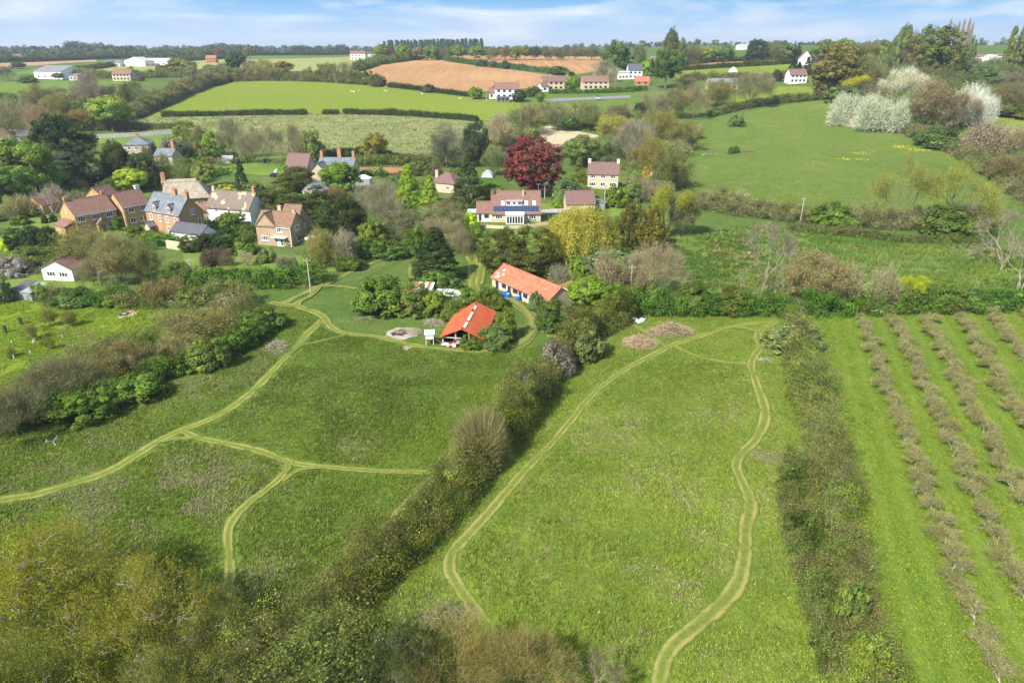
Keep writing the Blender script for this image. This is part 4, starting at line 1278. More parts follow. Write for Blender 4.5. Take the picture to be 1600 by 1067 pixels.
thicket('undergrowth', 'mixed green garden shrubs and undergrowth between the village houses', [(0, 300), (60, 285), (160, 262), (260, 245), (350, 240), (480, 262), (640, 280), (720, 290), (740, 320), (735, 380), (640, 405), (560, 440), (520, 420), (400, 405), (270, 410), (150, 440), (0, 440)], 2.6, [(0.07, 0.125, 0.028, 0.9), (0.12, 0.14, 0.04, 0.7), (0.15, 0.14, 0.075, 0.25), (0.085, 0.15, 0.03, 0.9), (0.10, 0.115, 0.035, 0.8), (0.17, 0.145, 0.1, 0.15)], 4.5, 0.7, 0.17, 40, 'undergrowth', 8, cut=0.52)
thicket('undergrowth', 'green brambles and saplings around the red barn and long shed', [(560, 490), (590, 450), (640, 455), (700, 440), (720, 470), (690, 500), (600, 498)], 1.6, K_bramble, 2.6, 0.9, 0.16, 40, 'undergrowth', 6, cut=0.3)
thicket('undergrowth', 'green brambles and bare saplings behind the long tiled shed', [(840, 440), (900, 430), (960, 440), (1050, 465), (1000, 490), (930, 500), (850, 520), (835, 500), (880, 480)], 2.0, K_mid + K_bramble, 2.6, 0.8, 0.16, 40, 'undergrowth', 6, cut=0.25)
thicket('undergrowth', 'dense brambles and shrubs below the conifer beside the curved path', [(545, 425), (580, 405), (640, 395), (640, 350), (700, 345), (745, 365), (745, 392), (660, 398), (600, 402), (560, 415)], 2.2, K_bramble + K_olive, 2.8, 0.8, 0.16, 40, 'undergrowth', 6, cut=0.2)
thicket('undergrowth', 'dry and green scrub scattered over the marsh field', [(1040, 372), (1200, 356), (1420, 374), (1600, 395), (1600, 465), (1450, 468), (1250, 462), (1050, 455)], 0.9, [(0.24, 0.2, 0.11, 0.1), (0.12, 0.16, 0.035, 0.8), (0.28, 0.225, 0.13, 0.1), (0.10, 0.13, 0.035, 0.7)], 5.5, 0.5, 0.13, 30, 'undergrowth', 6, cut=0.55)
# ------------------------------------------------------------------ standing grass of the near meadows
M_blade = leaf_mat('grass_blades', 0.25)
_cell = set()
for XY, wd in PATHS:
    for ox in np.arange(-wd / 2 - 0.1, wd / 2 + 0.11, 0.35):
        for oy in np.arange(-wd / 2 - 0.1, wd / 2 + 0.11, 0.35):
            if ox * ox + oy * oy <= (wd / 2 + 0.1) ** 2:
                for a, b in zip(np.floor((XY[:, 0] + ox) / 0.4).astype(int), np.floor((XY[:, 1] + oy) / 0.4).astype(int)):
                    _cell.add((int(a), int(b)))


def tufts(name, label, poly, n, cols, dry, h, dry_thr=0.6, ymax=150, xlim=(-140, 140), off_path=True, clump=0.0, blades=4, width=0.05, lean=0.5, cat='grass', spots=None):
    lo = np.maximum(poly.min(0), [xlim[0], 22]); hi = np.minimum(poly.max(0), [xlim[1], ymax])
    # more where the camera is close
    y = lo[1] + (hi[1] - lo[1]) * rng.random(n * 3) ** 1.35
    x = lo[0] + (hi[0] - lo[0]) * rng.random(n * 3)
    ok = inside(x, y, poly) & (np.abs(x) < (y * cp + 18) * 0.80)
    if clump:
        ok &= vnoise(x + 17, y + 5, 1.6) * 0.6 + vnoise(x, y, 5.0) * 0.4 > clump
    x = x[ok][:n]; y = y[ok][:n]
    if off_path:
        cx = np.floor(x / 0.4).astype(int); cy = np.floor(y / 0.4).astype(int)
        k = np.array([(int(a), int(b)) not in _cell for a, b in zip(cx, cy)])
        x = x[k]; y = y[k]
    m = len(x)
    dn = 0.55 * vnoise(x, y, 16.0) + 0.3 * vnoise(x + 9, y, 4.0) + 0.15 * rng.random(m)
    pn = vnoise(x + 40, y + 3, 9.0)
    col = np.asarray(cols[0]) * (1 - pn[:, None]) + np.asarray(cols[1]) * pn[:, None]
    col *= (0.72 + 0.6 * (0.6 * vnoise(x + 70, y + 31, 24.0) + 0.4 * vnoise(x + 3, y + 77, 6.0)))[:, None]
    pr = 0.4 * sstep(dry_thr - 0.08, dry_thr + 0.12, dn)
    if spots:
        pr = pr * 0.25
        for (sx, sy, sr) in spots:
            q = at(sx, sy)
            pr = pr + 0.5 * np.exp(-((x - q.x) ** 2 + (y - q.y) ** 2) / (2 * sr * sr)) * sstep(0.3, 0.7, vnoise(x + 9, y, 2.5))
    isdry = rng.random(m) < pr
    col[isdry] = np.asarray(dry)
    col *= np.clip(1 + 0.17 * rng.normal(size=(m, 1)), 0.45, 1.7)
    hh = h * (0.5 + 0.9 * vnoise(x + 5, y + 60, 3.0)) * (0.7 + 0.6 * rng.random(m))
    z = terrain(x, y) + 0.02
    mb = MB()
    for b in range(blades):
        ang = rng.random(m) * 6.283
        ln = lean * (0.3 + rng.random(m))
        d = np.column_stack([np.cos(ang) * ln + 0.25, np.sin(ang) * ln + 0.15, np.ones(m)])
        p = np.column_stack([x + rng.normal(size=m) * 0.12, y + rng.normal(size=m) * 0.12, z])
        mb.slivers(p, d * hh[:, None], width * (0.7 + 0.6 * rng.random(m)), col * (1 + 0.12 * rng.normal(size=(m, 1))))
    o = obj(name, mb.mesh(name, M_blade)); o.color = (1, 1, 1, 1)
    return tag(o, label, cat, None, 'stuff')


tufts('grass', 'dark unmown grass with dry stems standing in the left meadow', POLY['left'], 90000, ((0.105, 0.16, 0.022), (0.185, 0.24, 0.033)), (0.29, 0.26, 0.14), 0.22, 0.58, spots=[(330, 602, 4), (270, 612, 3), (410, 570, 2), (240, 765, 5), (340, 755, 4), (290, 800, 4), (80, 825, 4), (420, 880, 2), (430, 945, 3), (150, 700, 3), (60, 740, 3), (560, 700, 2), (120, 770, 3)])
tufts('grass', 'light unmown grass with dry stems standing in the middle meadow', POLY['right'], 75000, ((0.145, 0.205, 0.03), (0.245, 0.285, 0.046)), (0.32, 0.285, 0.14), 0.20, 0.63, spots=[(900, 690, 3), (950, 650, 4), (1010, 680, 4), (1080, 800, 4), (1210, 705, 3), (1225, 790, 3), (1100, 900, 3), (680, 945, 3), (1010, 850, 4), (1120, 640, 4), (830, 860, 2), (870, 780, 3), (1060, 1000, 3), (1000, 760, 3)])
tufts('grass', 'short green grass between the apple rows', POLY['orchard'], 45000, ((0.125, 0.19, 0.02), (0.19, 0.25, 0.028)), (0.2, 0.24, 0.04), 0.14, 0.7)
tufts('grass', 'long tussocks of marsh grass behind the orchard hedge', POLY['marsh'], 16000, ((0.08, 0.15, 0.024), (0.15, 0.2, 0.035)), (0.30, 0.25, 0.13), 0.6, 0.55, 260, (20, 260), False, 0.4, 5, 0.10)
tufts('grass', 'pale tussocky grass of the rough field below the sheep', POLY['rough'], 14000, ((0.19, 0.23, 0.065), (0.27, 0.29, 0.1)), (0.38, 0.34, 0.2), 0.45, 0.52, 460, (-300, 60), False, 0.35, 5, 0.16)
tufts('grass', 'bright grass with yellow flowers in the young orchard', POLY['young'], 22000, ((0.16, 0.235, 0.018), (0.23, 0.30, 0.024)), (0.14, 0.21, 0.022), 0.2, 0.64, 180, (-150, -20), False, 0.3)
tufts('grass', 'grazed grass tussocks of the hill field', POLY['hill'], 16000, ((0.11, 0.18, 0.026), (0.17, 0.225, 0.034)), (0.2, 0.21, 0.07), 0.2, 0.55, 420, (50, 330), False, 0.3, 4, 0.12)


def flowers(label, poly, n, thr, ymax=150, xlim=(-140, 140), size=0.06, avoid=None):
    lo = np.maximum(poly.min(0), [xlim[0], 25]); hi = np.minimum(poly.max(0), [xlim[1], ymax])
    x = lo[0] + (hi[0] - lo[0]) * rng.random(n * 4); y = lo[1] + (hi[1] - lo[1]) * rng.random(n * 4) ** 1.2
    ok = inside(x, y, poly) & (vnoise(x, y, 3.0) * 0.5 + vnoise(x + 8, y, 11.0) * 0.5 > thr)
    x = x[ok][:n]; y = y[ok][:n]
    if len(x) == 0:
        return
    mb = MB()
    mb.leaves(np.column_stack([x, y, terrain(x, y) + 0.12]), np.tile([0, -0.3, 1.0], (len(x), 1)) + 0.2 * rng.normal(size=(len(x), 3)), size * (0.7 + 0.6 * rng.random(len(x))), 1.0, np.tile([0.68, 0.52, 0.04], (len(x), 1)))
    o = obj('flowers', mb.mesh('flowers', M_blade)); o.color = (1, 1, 1, 1)
    tag(o, label, 'flowers', None, 'stuff')


flowers('yellow dandelions scattered in the orchard grass', POLY['orchard'], 2600, 0.56, size=0.045)
mb = MB()
for (px, py, n_) in ((1405, 231, 110), (1433, 236, 90), (1342, 241, 40), (1322, 250, 40), (1348, 250, 25), (1360, 236, 15)):
    q = at(px, py); x = q.x + rng.normal(size=n_) * 1.9; y = q.y + rng.normal(size=n_) * 1.6
    mb.leaves(np.column_stack([x, y, terrain(x, y) + 0.35]), rng.normal(size=(n_, 3)) * 0.3 + [0, -0.3, 1], 0.17 + 0.1 * rng.random(n_), 0.9, np.tile([0.55, 0.47, 0.03], (n_, 1)))
o = obj('flowers', mb.mesh('flowers', M_blade)); o.color = (1, 1, 1, 1)
tag(o, 'patches of yellow flowers on the hill field', 'flowers', None, 'stuff')
# ------------------------------------------------------------------ building materials
B = {}
B['ham'] = wall_mat('golden_stone', (0.45, 0.285, 0.115), (0.52, 0.345, 0.15), (0.46, 0.33, 0.16), 0.5, 0.24, (0.33, 0.19, 0.07))
B['tan'] = wall_mat('tan_stone', (0.37, 0.265, 0.155), (0.43, 0.32, 0.19), (0.42, 0.33, 0.22), 0.5, 0.2, (0.30, 0.21, 0.12))
B['cream'] = wall_mat('cream_stone', (0.50, 0.40, 0.26), (0.58, 0.47, 0.31), (0.52, 0.44, 0.32), 0.5, 0.25, (0.42, 0.33, 0.21))
B['brick'] = wall_mat('orange_brick', (0.36, 0.125, 0.05), (0.42, 0.175, 0.08), (0.46, 0.28, 0.18), 0.23, 0.08, (0.42, 0.22, 0.10))
B['brickmix'] = wall_mat('brick_and_stone', (0.40, 0.18, 0.085), (0.43, 0.25, 0.12), (0.45, 0.30, 0.18), 0.35, 0.16, (0.40, 0.25, 0.12))
B['greystone'] = wall_mat('grey_stone', (0.36, 0.31, 0.23), (0.43, 0.37, 0.28), (0.40, 0.36, 0.29), 0.5, 0.22, (0.30, 0.25, 0.18))
B['woodgrey'] = plain('silvered_boards', (0.40, 0.37, 0.33), 0.9, 0.2, 1.2)
B['white'] = plain('white_render', (0.80, 0.78, 0.74), 0.85, 0.06, 0.8)
B['offwhite'] = plain('off_white_render', (0.66, 0.62, 0.55), 0.9, 0.12, 0.8)
B['wood'] = plain('weathered_timber', (0.20, 0.16, 0.12), 0.9, 0.25, 2)
B['frame'] = plain('white_paint', (0.82, 0.82, 0.80), 0.5, 0.04)
B['grey'] = plain('grey_paint', (0.40, 0.41, 0.42), 0.6, 0.08)
B['green'] = plain('green_grey_boards', (0.25, 0.28, 0.24), 0.8, 0.12)
B['redtile'] = tile_mat('red_clay_tiles', (0.19, 0.10, 0.075), (0.235, 0.135, 0.098), (0.26, 0.19, 0.145), 0.28, 0.45)
B['browntile'] = tile_mat('brown_tiles', (0.19, 0.108, 0.066), (0.235, 0.14, 0.088), (0.28, 0.205, 0.13), 0.28, 0.5)
B['mauvetile'] = tile_mat('mauve_brown_tiles', (0.175, 0.10, 0.085), (0.21, 0.13, 0.105), (0.15, 0.09, 0.08), 0.3, 0.3)
B['orangetile'] = tile_mat('orange_clay_pantiles', (0.31, 0.10, 0.048), (0.39, 0.15, 0.08), (0.43, 0.235, 0.14), 0.3, 0.8, 1.4)
B['slate'] = tile_mat('blue_grey_slates', (0.115, 0.135, 0.155), (0.17, 0.19, 0.205), (0.28, 0.295, 0.29), 0.25, 0.6)
B['darkslate'] = tile_mat('dark_slates', (0.085, 0.085, 0.095), (0.115, 0.115, 0.125), (0.15, 0.15, 0.15), 0.25, 0.3)
B['lightslate'] = tile_mat('pale_slates', (0.26, 0.30, 0.35), (0.32, 0.36, 0.41), (0.40, 0.42, 0.44), 0.25, 0.4)
B['stonetile'] = tile_mat('stone_tiles', (0.27, 0.225, 0.19), (0.33, 0.28, 0.235), (0.40, 0.36, 0.28), 0.3, 0.5)
B['sheet'] = plain('pale_roof_sheets', (0.45, 0.45, 0.45), 0.6, 0.1, 0.15)
B['greysheet'] = plain('grey_roof_sheets', (0.20, 0.195, 0.19), 0.7, 0.15, 0.15)
B['chimpot'] = plain('clay_pot', (0.45, 0.20, 0.11), 0.8)
B['lead'] = plain('lead_cap', (0.42, 0.42, 0.43), 0.5)
B['canvas'] = plain('white_canvas', (0.80, 0.79, 0.77), 0.9, 0.05)
B['reddoor'] = plain('brown_red_door', (0.22, 0.07, 0.04), 0.6)
B['door'] = plain('white_door', (0.75, 0.75, 0.74), 0.5)


def glass_mat(name, col=(0.03, 0.04, 0.05)):
    t = NT(name)
    return t.principled(col, 0.12, None, 0.6)


B['glass'] = glass_mat('window_glass')
B['blind'] = glass_mat('curtained_glass', (0.30, 0.30, 0.30))


def thatch_mat():
    t = NT('thatch')
    o = t.objco()
    m1 = t.n('ShaderNodeMapping'); m1.inputs['Scale'].default_value = (3.0, 0.6, 0.6); t.l(o, m1.inputs['Vector'])
    n1 = t.noise(m1.outputs[0], 1.5, 5, 0.7); n2 = t.noise(o, 0.5, 4)
    c = t.mix(t.ramp(n1, 0.32, 0.68), (0.21, 0.17, 0.12), (0.42, 0.36, 0.27))
    c = t.mix(t.math('MULTIPLY', t.ramp(n2, 0.5, 0.7), 0.5), c, (0.46, 0.42, 0.35))
    return t.principled(c, 0.95, t.bump(n1, 0.6, 0.15), 0.05)


B['thatch'] = thatch_mat()


def patched_roof():
    t = NT('patched_thatch')
    o = t.objco()
    m1 = t.n('ShaderNodeMapping'); m1.inputs['Scale'].default_value = (2.2, 0.5, 0.5); t.l(o, m1.inputs['Vector'])
    n1 = t.noise(m1.outputs[0], 1.5, 5, 0.7); n2 = t.noise(o, 0.33, 2, 0.4)
    c = t.mix(t.ramp(n1, 0.32, 0.68), (0.16, 0.125, 0.098), (0.22, 0.175, 0.14))
    c = t.mix(t.ramp(n2, 0.60, 0.64), c, (0.46, 0.37, 0.23))
    return t.principled(c, 0.95, t.bump(n1, 0.5, 0.1), 0.05)


B['patched'] = patched_roof()


def corrugated(name, c1, c2, stain, pitch=0.35, axis=0):
    t = NT(name)
    o = t.objco()
    s = t.n('ShaderNodeSeparateXYZ'); t.l(o, s.inputs[0])
    w = t.math('SINE', t.math('MULTIPLY', s.outputs[axis], 2 * math.pi / pitch))
    n1 = t.noise(o, 0.5, 5, 0.65); n2 = t.noise(o, 3.0, 4)
    c = t.mix(t.ramp(n1, 0.35, 0.65), c1, c2)
    c = t.mix(t.math('MULTIPLY', t.ramp(w, 0.2, 1.0), 0.22), c, tuple(x * 0.5 for x in c1))  # shade of the corrugations put into the colour as dark stripes, no relief
    c = t.mix(t.math('MULTIPLY', t.ramp(n2, 0.55, 0.75), 0.45), c, stain)
    return t.principled(c, 0.8, None, 0.12)


B['redsheet'] = corrugated('red_corrugated_iron', (0.56, 0.105, 0.035), (0.64, 0.155, 0.05), (0.50, 0.20, 0.10), 0.42)
B['tin'] = corrugated('rusty_tin', (0.55, 0.55, 0.54), (0.66, 0.65, 0.63), (0.42, 0.2, 0.1), 0.5)


def solar_mat():
    t = NT('solar_cells')
    o = t.objco()
    br = t.n('ShaderNodeTexBrick'); t.l(o, br.inputs['Vector']); br.offset = 0.0
    br.inputs['Color1'].default_value = (0.018, 0.035, 0.09, 1); br.inputs['Color2'].default_value = (0.022, 0.042, 0.10, 1); br.inputs['Mortar'].default_value = (0.12, 0.16, 0.22, 1)
    br.inputs['Scale'].default_value = 1; br.inputs['Brick Width'].default_value = 0.16; br.inputs['Row Height'].default_value = 0.16; br.inputs['Mortar Size'].default_value = 0.004
    return t.principled(br.outputs['Color'], 0.15, None, 0.6)


B['solar'] = solar_mat()


# ------------------------------------------------------------------ building helpers
def window(root, mb_dims, face, u, z, w, h, lights=2, sill=True, pane='glass', rails=1, frame='frame', t=0.13):
    """a framed window on a wall face of a house L x W; u runs along the face, z is its middle"""
    L, Wd = mb_dims
    f = MB(); p = MB()

    def bx(m, a0, z0, a1, z1, d0, d1, mat=0):
        # a along the face, d out of the wall
        if face == 'F':
            m.box(a0, -Wd / 2 - d1, z0, a1, -Wd / 2 - d0, z1, mat)
        elif face == 'B':
            m.box(a0, Wd / 2 + d0, z0, a1, Wd / 2 + d1, z1, mat)
        elif face == 'R':
            m.box(L / 2 + d0, a0, z0, L / 2 + d1, a1, z1, mat)
        else:
            m.box(-L / 2 - d1, a0, z0, -L / 2 - d0, a1, z1, mat)
    w, h = w * 1.1, h * 1.12
    a0, a1, z0, z1 = u - w / 2, u + w / 2, z - h / 2, z + h / 2
    bx(f, a0, z0, a0 + t, z1, 0.004, 0.07); bx(f, a1 - t, z0, a1, z1, 0.004, 0.07)
    bx(f, a0 + t, z1 - t, a1 - t, z1, 0.004, 0.07); bx(f, a0 + t, z0, a1 - t, z0 + t, 0.004, 0.07)
    for q in range(1, lights):
        c = a0 + (a1 - a0) * q / lights
        bx(f, c - t * 0.4, z0 + t, c + t * 0.4, z1 - t, 0.004, 0.062)
    for q in range(1, rails):
        c = z0 + (z1 - z0) * q / rails
        bx(f, a0 + t, c - t * 0.3, a1 - t, c + t * 0.3, 0.004, 0.058)
    if sill:
        bx(f, a0 - 0.08, z0 - 0.09, a1 + 0.08, z0 - 0.004, 0.004, 0.16)
    bx(p, a0 + 0.02, z0 + 0.02, a1 - 0.02, z1 - 0.02, 0.004, 0.03)
    fo = part('window', f, B[frame], root)
    part('pane', p, B[pane], fo)
    return fo


def door(root, dims, face, u, w, h, mat='door', z0=0.0):
    L, Wd = dims
    d = MB(); hd = MB()
    a0, a1 = u - w / 2, u + w / 2
    if face == 'F':
        d.box(a0, -Wd / 2 - 0.06, z0, a1, -Wd / 2 - 0.004, z0 + h)
        hd.box(a1 - 0.2, -Wd / 2 - 0.11, z0 + h * 0.5, a1 - 0.12, -Wd / 2 - 0.064, z0 + h * 0.5 + 0.08)
    else:
        s = 1 if face == 'R' else -1
        xa, xb = sorted((s * (L / 2 + 0.004), s * (L / 2 + 0.06)))
        d.box(xa, a0, z0, xb, a1, z0 + h)
        xa, xb = sorted((s * (L / 2 + 0.064), s * (L / 2 + 0.11)))
        hd.box(xa, a1 - 0.2, z0 + h * 0.5, xb, a1 - 0.12, z0 + h * 0.5 + 0.08)
    o = part('door', d, B[mat], root)
    part('handle', hd, B['lead'], o)
    return o


def gable_walls(mb, L, Wd, eave, rise, x0=0, y0=0, base=-1.2, ridge='x', mat=0):
    if ridge == 'x':
        mb.extrude_x([(y0 - Wd / 2, base), (y0 + Wd / 2, base), (y0 + Wd / 2, eave), (y0, eave + rise), (y0 - Wd / 2, eave)], x0 - L / 2, x0 + L / 2, mat)
    else:
        mb.extrude_y([(x0 - L / 2, base), (x0 + L / 2, base), (x0 + L / 2, eave), (x0, eave + rise), (x0 - L / 2, eave)], y0 - Wd / 2, y0 + Wd / 2, mat)


def gable_roof(mb, L, Wd, eave, rise, x0=0, y0=0, over=0.3, th=0.16, ridge='x', end=0.18, mat=0):
    S = Wd if ridge == 'x' else L
    sl = rise / (S / 2)
    o = over; dz = 0.02
    prof = [(-S / 2 - o, eave - o * sl + dz), (0, eave + rise + dz), (S / 2 + o, eave - o * sl + dz), (S / 2 + o, eave - o * sl + th + dz), (0, eave + rise + th * 1.2 + dz), (-S / 2 - o, eave - o * sl + th + dz)]
    n = len(prof)
    if ridge == 'x':
        xa, xb = x0 - L / 2 - end, x0 + L / 2 + end
        V = [(xa, y0 + a, z) for a, z in prof] + [(xb, y0 + a, z) for a, z in prof]
    else:
        ya, yb = y0 - Wd / 2 - end, y0 + Wd / 2 + end
        V = [(x0 + a, ya, z) for a, z in prof] + [(x0 + a, yb, z) for a, z in prof]
    mb.add(V, [(i, (i + 1) % n, n + (i + 1) % n, n + i) for i in range(n)] + [(0, 1, 4, 5), (1, 2, 3, 4), (n, n + 1, n + 4, n + 5), (n + 1, n + 2, n + 3, n + 4)], mat)
    # ridge cap
    zt = eave + rise + th * 1.2 + dz
    if ridge == 'x':
        mb.cyl((xa, y0, zt - 0.02), (xb, y0, zt - 0.02), 0.13, n=8, mat=mat)
    else:
        mb.cyl((x0, ya, zt - 0.02), (x0, yb, zt - 0.02), 0.13, n=8, mat=mat)


def hip_roof(mb, L, Wd, eave, rise, over=0.4, th=0.15, rl=None, x0=0, y0=0):
    a, b = L / 2 + over, Wd / 2 + over
    r = max(0.05, (L - Wd) / 2 if rl is None else rl / 2)
    z0 = eave + 0.02; z1 = eave + rise
    for dz in (0,):
        V = [(x0 - a, y0 - b, z0), (x0 + a, y0 - b, z0), (x0 + a, y0 + b, z0), (x0 - a, y0 + b, z0), (x0 - a, y0 - b, z0 + th), (x0 + a, y0 - b, z0 + th), (x0 + a, y0 + b, z0 + th), (x0 - a, y0 + b, z0 + th), (x0 - r, y0, z1 + th), (x0 + r, y0, z1 + th)]
        mb.add(V, [(0, 3, 2, 1), (0, 1, 5, 4), (1, 2, 6, 5), (2, 3, 7, 6), (3, 0, 4, 7), (4, 5, 9, 8), (6, 7, 8, 9)])
        mb.add([V[5], V[6], V[9], V[7], V[4], V[8]], [(0, 1, 2), (3, 4, 5)])
    for c, e in ((4, 8), (7, 8), (5, 9), (6, 9)):
        mb.tubes([V[c]], [V[e]], 0.09, 0.09, 6)
    mb.tubes([V[8]], [V[9]], 0.11, 0.11, 6)


def chimney(root, x, y, z0, z1, w=0.7, d=0.6, mat='brick', pots=2):
    m = MB()
    m.box(x - w / 2, y - d / 2, z0, x + w / 2, y + d / 2, z1)
    m.box(x - w / 2 - 0.07, y - d / 2 - 0.07, z1, x + w / 2 + 0.07, y + d / 2 + 0.07, z1 + 0.15)
    o = part('chimney', m, B[mat], root)
    for q in range(pots):
        p = MB(); c = x + (q - (pots - 1) / 2) * 0.36
        p.cyl((c, y, z1 + 0.15), (c, y, z1 + 0.55), 0.13, 0.10, 8)
        part('chimney_pot', p, B['chimpot'], o)
    return o


def gutter(root, L, Wd, eave, mat='lead', x=None, down=True):
    g = MB()
    g.tubes([(-L / 2, -Wd / 2 - 0.34, eave - 0.12)], [(L / 2, -Wd / 2 - 0.34, eave - 0.12)], 0.07, 0.07, 6)
    if down:
        for xx in (x or [L / 2 - 0.3]):
            g.tubes([(xx, -Wd / 2 - 0.08, eave - 0.2)], [(xx, -Wd / 2 - 0.08, 0)], 0.05, 0.05, 6)
    return part('gutter', g, B[mat], root)


def fit(A, Bp, C=None, he=5.0, Wd=7.0, ground=None):
    """place a rectangle from the front eave corners A, B and a rear eave corner C seen in the photograph"""
    a = at(*A, he); b = at(*Bp, he)
    u = (b - a).to_2d(); L = u.length; u /= L
    v = Vector((-u.y, u.x))
    if C is not None:
        c = at(*C, he)
        Wd = abs((c - a).to_2d().dot(v))
    ctr = a.to_2d() + u * L / 2 + v * Wd / 2
    z = tz(ctr.x, ctr.y) if ground is None else ground
    return (ctr.x, ctr.y, z), math.atan2(u.y, u.x), L, Wd


def spot(px, py, dist=None):
    g = at(px, py) if dist is None else far(px, dist)
    return (g.x, g.y, g.z)


def house(name, label, loc, rz, L, Wd, eave, rise, wall, roof, cat='house', over=0.3, group=None, kind='gable', thick=0.16):
    r = empty(name, loc, rz); tag(r, label, cat, group)
    w = MB(); f = MB()
    if kind == 'gable':
        gable_walls(w, L, Wd, eave, rise); gable_roof(f, L, Wd, eave, rise, over=over, th=thick)
    elif kind == 'hip':
        w.box(-L / 2, -Wd / 2, -1.2, L / 2, Wd / 2, eave); hip_roof(f, L, Wd, eave, rise, over)
    part('wall', w, B[wall], r)
    rf = part('roof', f, B[roof], r)
    return r, rf


def near_ground(loc):
    return loc


# ------------------------------------------------------------------ the village on the left
# golden stone house with red tiled roof
loc, rz, L, Wd = fit((120.8, 339.6), (184.7, 328.3), (92, 330), 5.0)
Wd = min(max(Wd, 6.5), 8.5)
h, rf = house('stone_house', 'golden stone house with a long red tiled roof, leftmost of the village row', loc, rz, L, Wd, 5.0, 3.3, 'ham', 'redtile')
D = (L, Wd)
for u, n in ((-L * 0.36, 3), (-L * 0.02, 3), (L * 0.32, 3)):
    window(h, D, 'F', u, 4.0, 1.7, 1.2, n)
window(h, D, 'F', L * 0.34, 1.5, 2.0, 1.4, 4); window(h, D, 'F', -L * 0.33, 1.5, 1.9, 1.3, 3)
window(h, D, 'L', 0.4, 5.6, 0.6, 0.7, 1)
pw = MB(); gable_walls(pw, 2.6, 1.6, 2.3, 1.2, 0.5, -Wd / 2 - 0.81, -0.5, 'y'); part('porch', pw, B['ham'], h)
pr = MB(); gable_roof(pr, 2.6, 1.4, 2.3, 1.2, 0.5, -Wd / 2 - 0.95, 0.2, 0.12, 'y'); part('porch_roof', pr, B['redtile'], h)
dm = MB(); dm.box(-0.05, -Wd / 2 - 1.67, 0, 1.05, -Wd / 2 - 1.614, 2.1); part('door', dm, B['wood'], h)
lw = MB(); lw.box(-L / 2 - 2.6, -Wd / 2 + 1, -1, -L / 2 - 0.003, Wd / 2 - 1.5, 2.2); part('side_extension', lw, B['ham'], h)
lr = MB(); lr.extrude_y([(-L / 2 - 2.9, 2.25), (-L / 2 - 0.003, 3.6), (-L / 2 - 0.003, 3.76), (-L / 2 - 2.9, 2.41)], -Wd / 2 + 0.8, Wd / 2 - 1.3); part('extension_roof', lr, B['redtile'], h)
chimney(rf, -L / 2 + 0.35, 0, 7.6, 9.2, 0.8, 0.7, 'ham', 1); chimney(rf, L / 2 - 0.4, 0.4, 7.6, 9.2, 0.8, 0.7, 'brick', 2)
gutter(h, L, Wd, 5.0)

# second golden house
loc, rz, L, Wd = fit((191.7, 324.8), (233, 317.5), None, 5.4, 7.4)
h, rf = house('stone_house', 'golden stone house with a red roof between the long stone house and brick house', loc, rz, L, Wd, 5.4, 3.4, 'ham', 'redtile')
D = (L, Wd)
for u, z, n, w in ((-L * 0.22, 4.4, 2, 1.3), (L * 0.24, 4.4, 2, 1.3), (-L * 0.22, 1.6, 2, 1.4), (L * 0.08, 1.6, 1, 0.7), (L * 0.22, 1.6, 1, 0.7)):
    window(h, D, 'F', u, z, w, 1.25, n)
pw = MB(); gable_walls(pw, 2.0, 1.8, 2.4, 1.1, L * 0.42, -Wd / 2 - 0.91, -0.5, 'y'); po = part('porch', pw, B['white'], h)
pr = MB(); gable_roof(pr, 2.0, 1.6, 2.4, 1.1, L * 0.42, -Wd / 2 - 1.0, 0.2, 0.12, 'y'); part('porch_roof', pr, B['slate'], h)
chimney(rf, L / 2 - 0.5, 0.2, 7.6, 9.8, 1.2, 0.9, 'offwhite', 3)
gutter(h, L, Wd, 5.4, x=[-L / 2 + 0.25, L * 0.02])

# brick house with slate roof
loc, rz, L, Wd = fit((226.9, 327.5), (279.4, 336.3), (316.9, 328.8), 6.0)
Wd = min(max(Wd, 7.0), 9.5)
h, rf = house('brick_house', 'tall orange brick house with a blue-grey slate roof and two dormers', loc, rz, L, Wd, 6.0, 3.9, 'brickmix', 'slate')
D = (L, Wd)
for u in (-0.34, -0.08, 0.14, 0.38):
    window(h, D, 'F', u * L, 4.4, 0.95, 1.6, 2, rails=2)
for u in (0.14, 0.38):
    window(h, D, 'F', u * L, 1.6, 1.0, 1.7, 2, rails=2)
window(h, D, 'R', 0.5, 6.2, 1.0, 1.3, 2, rails=2); window(h, D, 'R', 2.2, 3.3, 0.9, 1.5, 1, rails=2)
for x0 in (-L / 2, L / 2 - 0.4, -0.3):
    q = MB(); q.box(x0, -Wd / 2 - 0.03, -0.5, x0 + 0.4, -Wd / 2 - 0.003, 5.8); part('brick_quoin', q, B['brick'], h)
for ya, yb, za, zb in ((-Wd / 2, -Wd / 2 + 0.45, -0.5, 5.9), (Wd / 2 - 0.6, Wd / 2, -0.5, 5.9), (1.15, 1.6, 4.0, 7.0)):
    q = MB(); q.box(L / 2 + 0.003, ya, za, L / 2 + 0.033, yb, zb); part('brick_quoin', q, B['brick'], h)
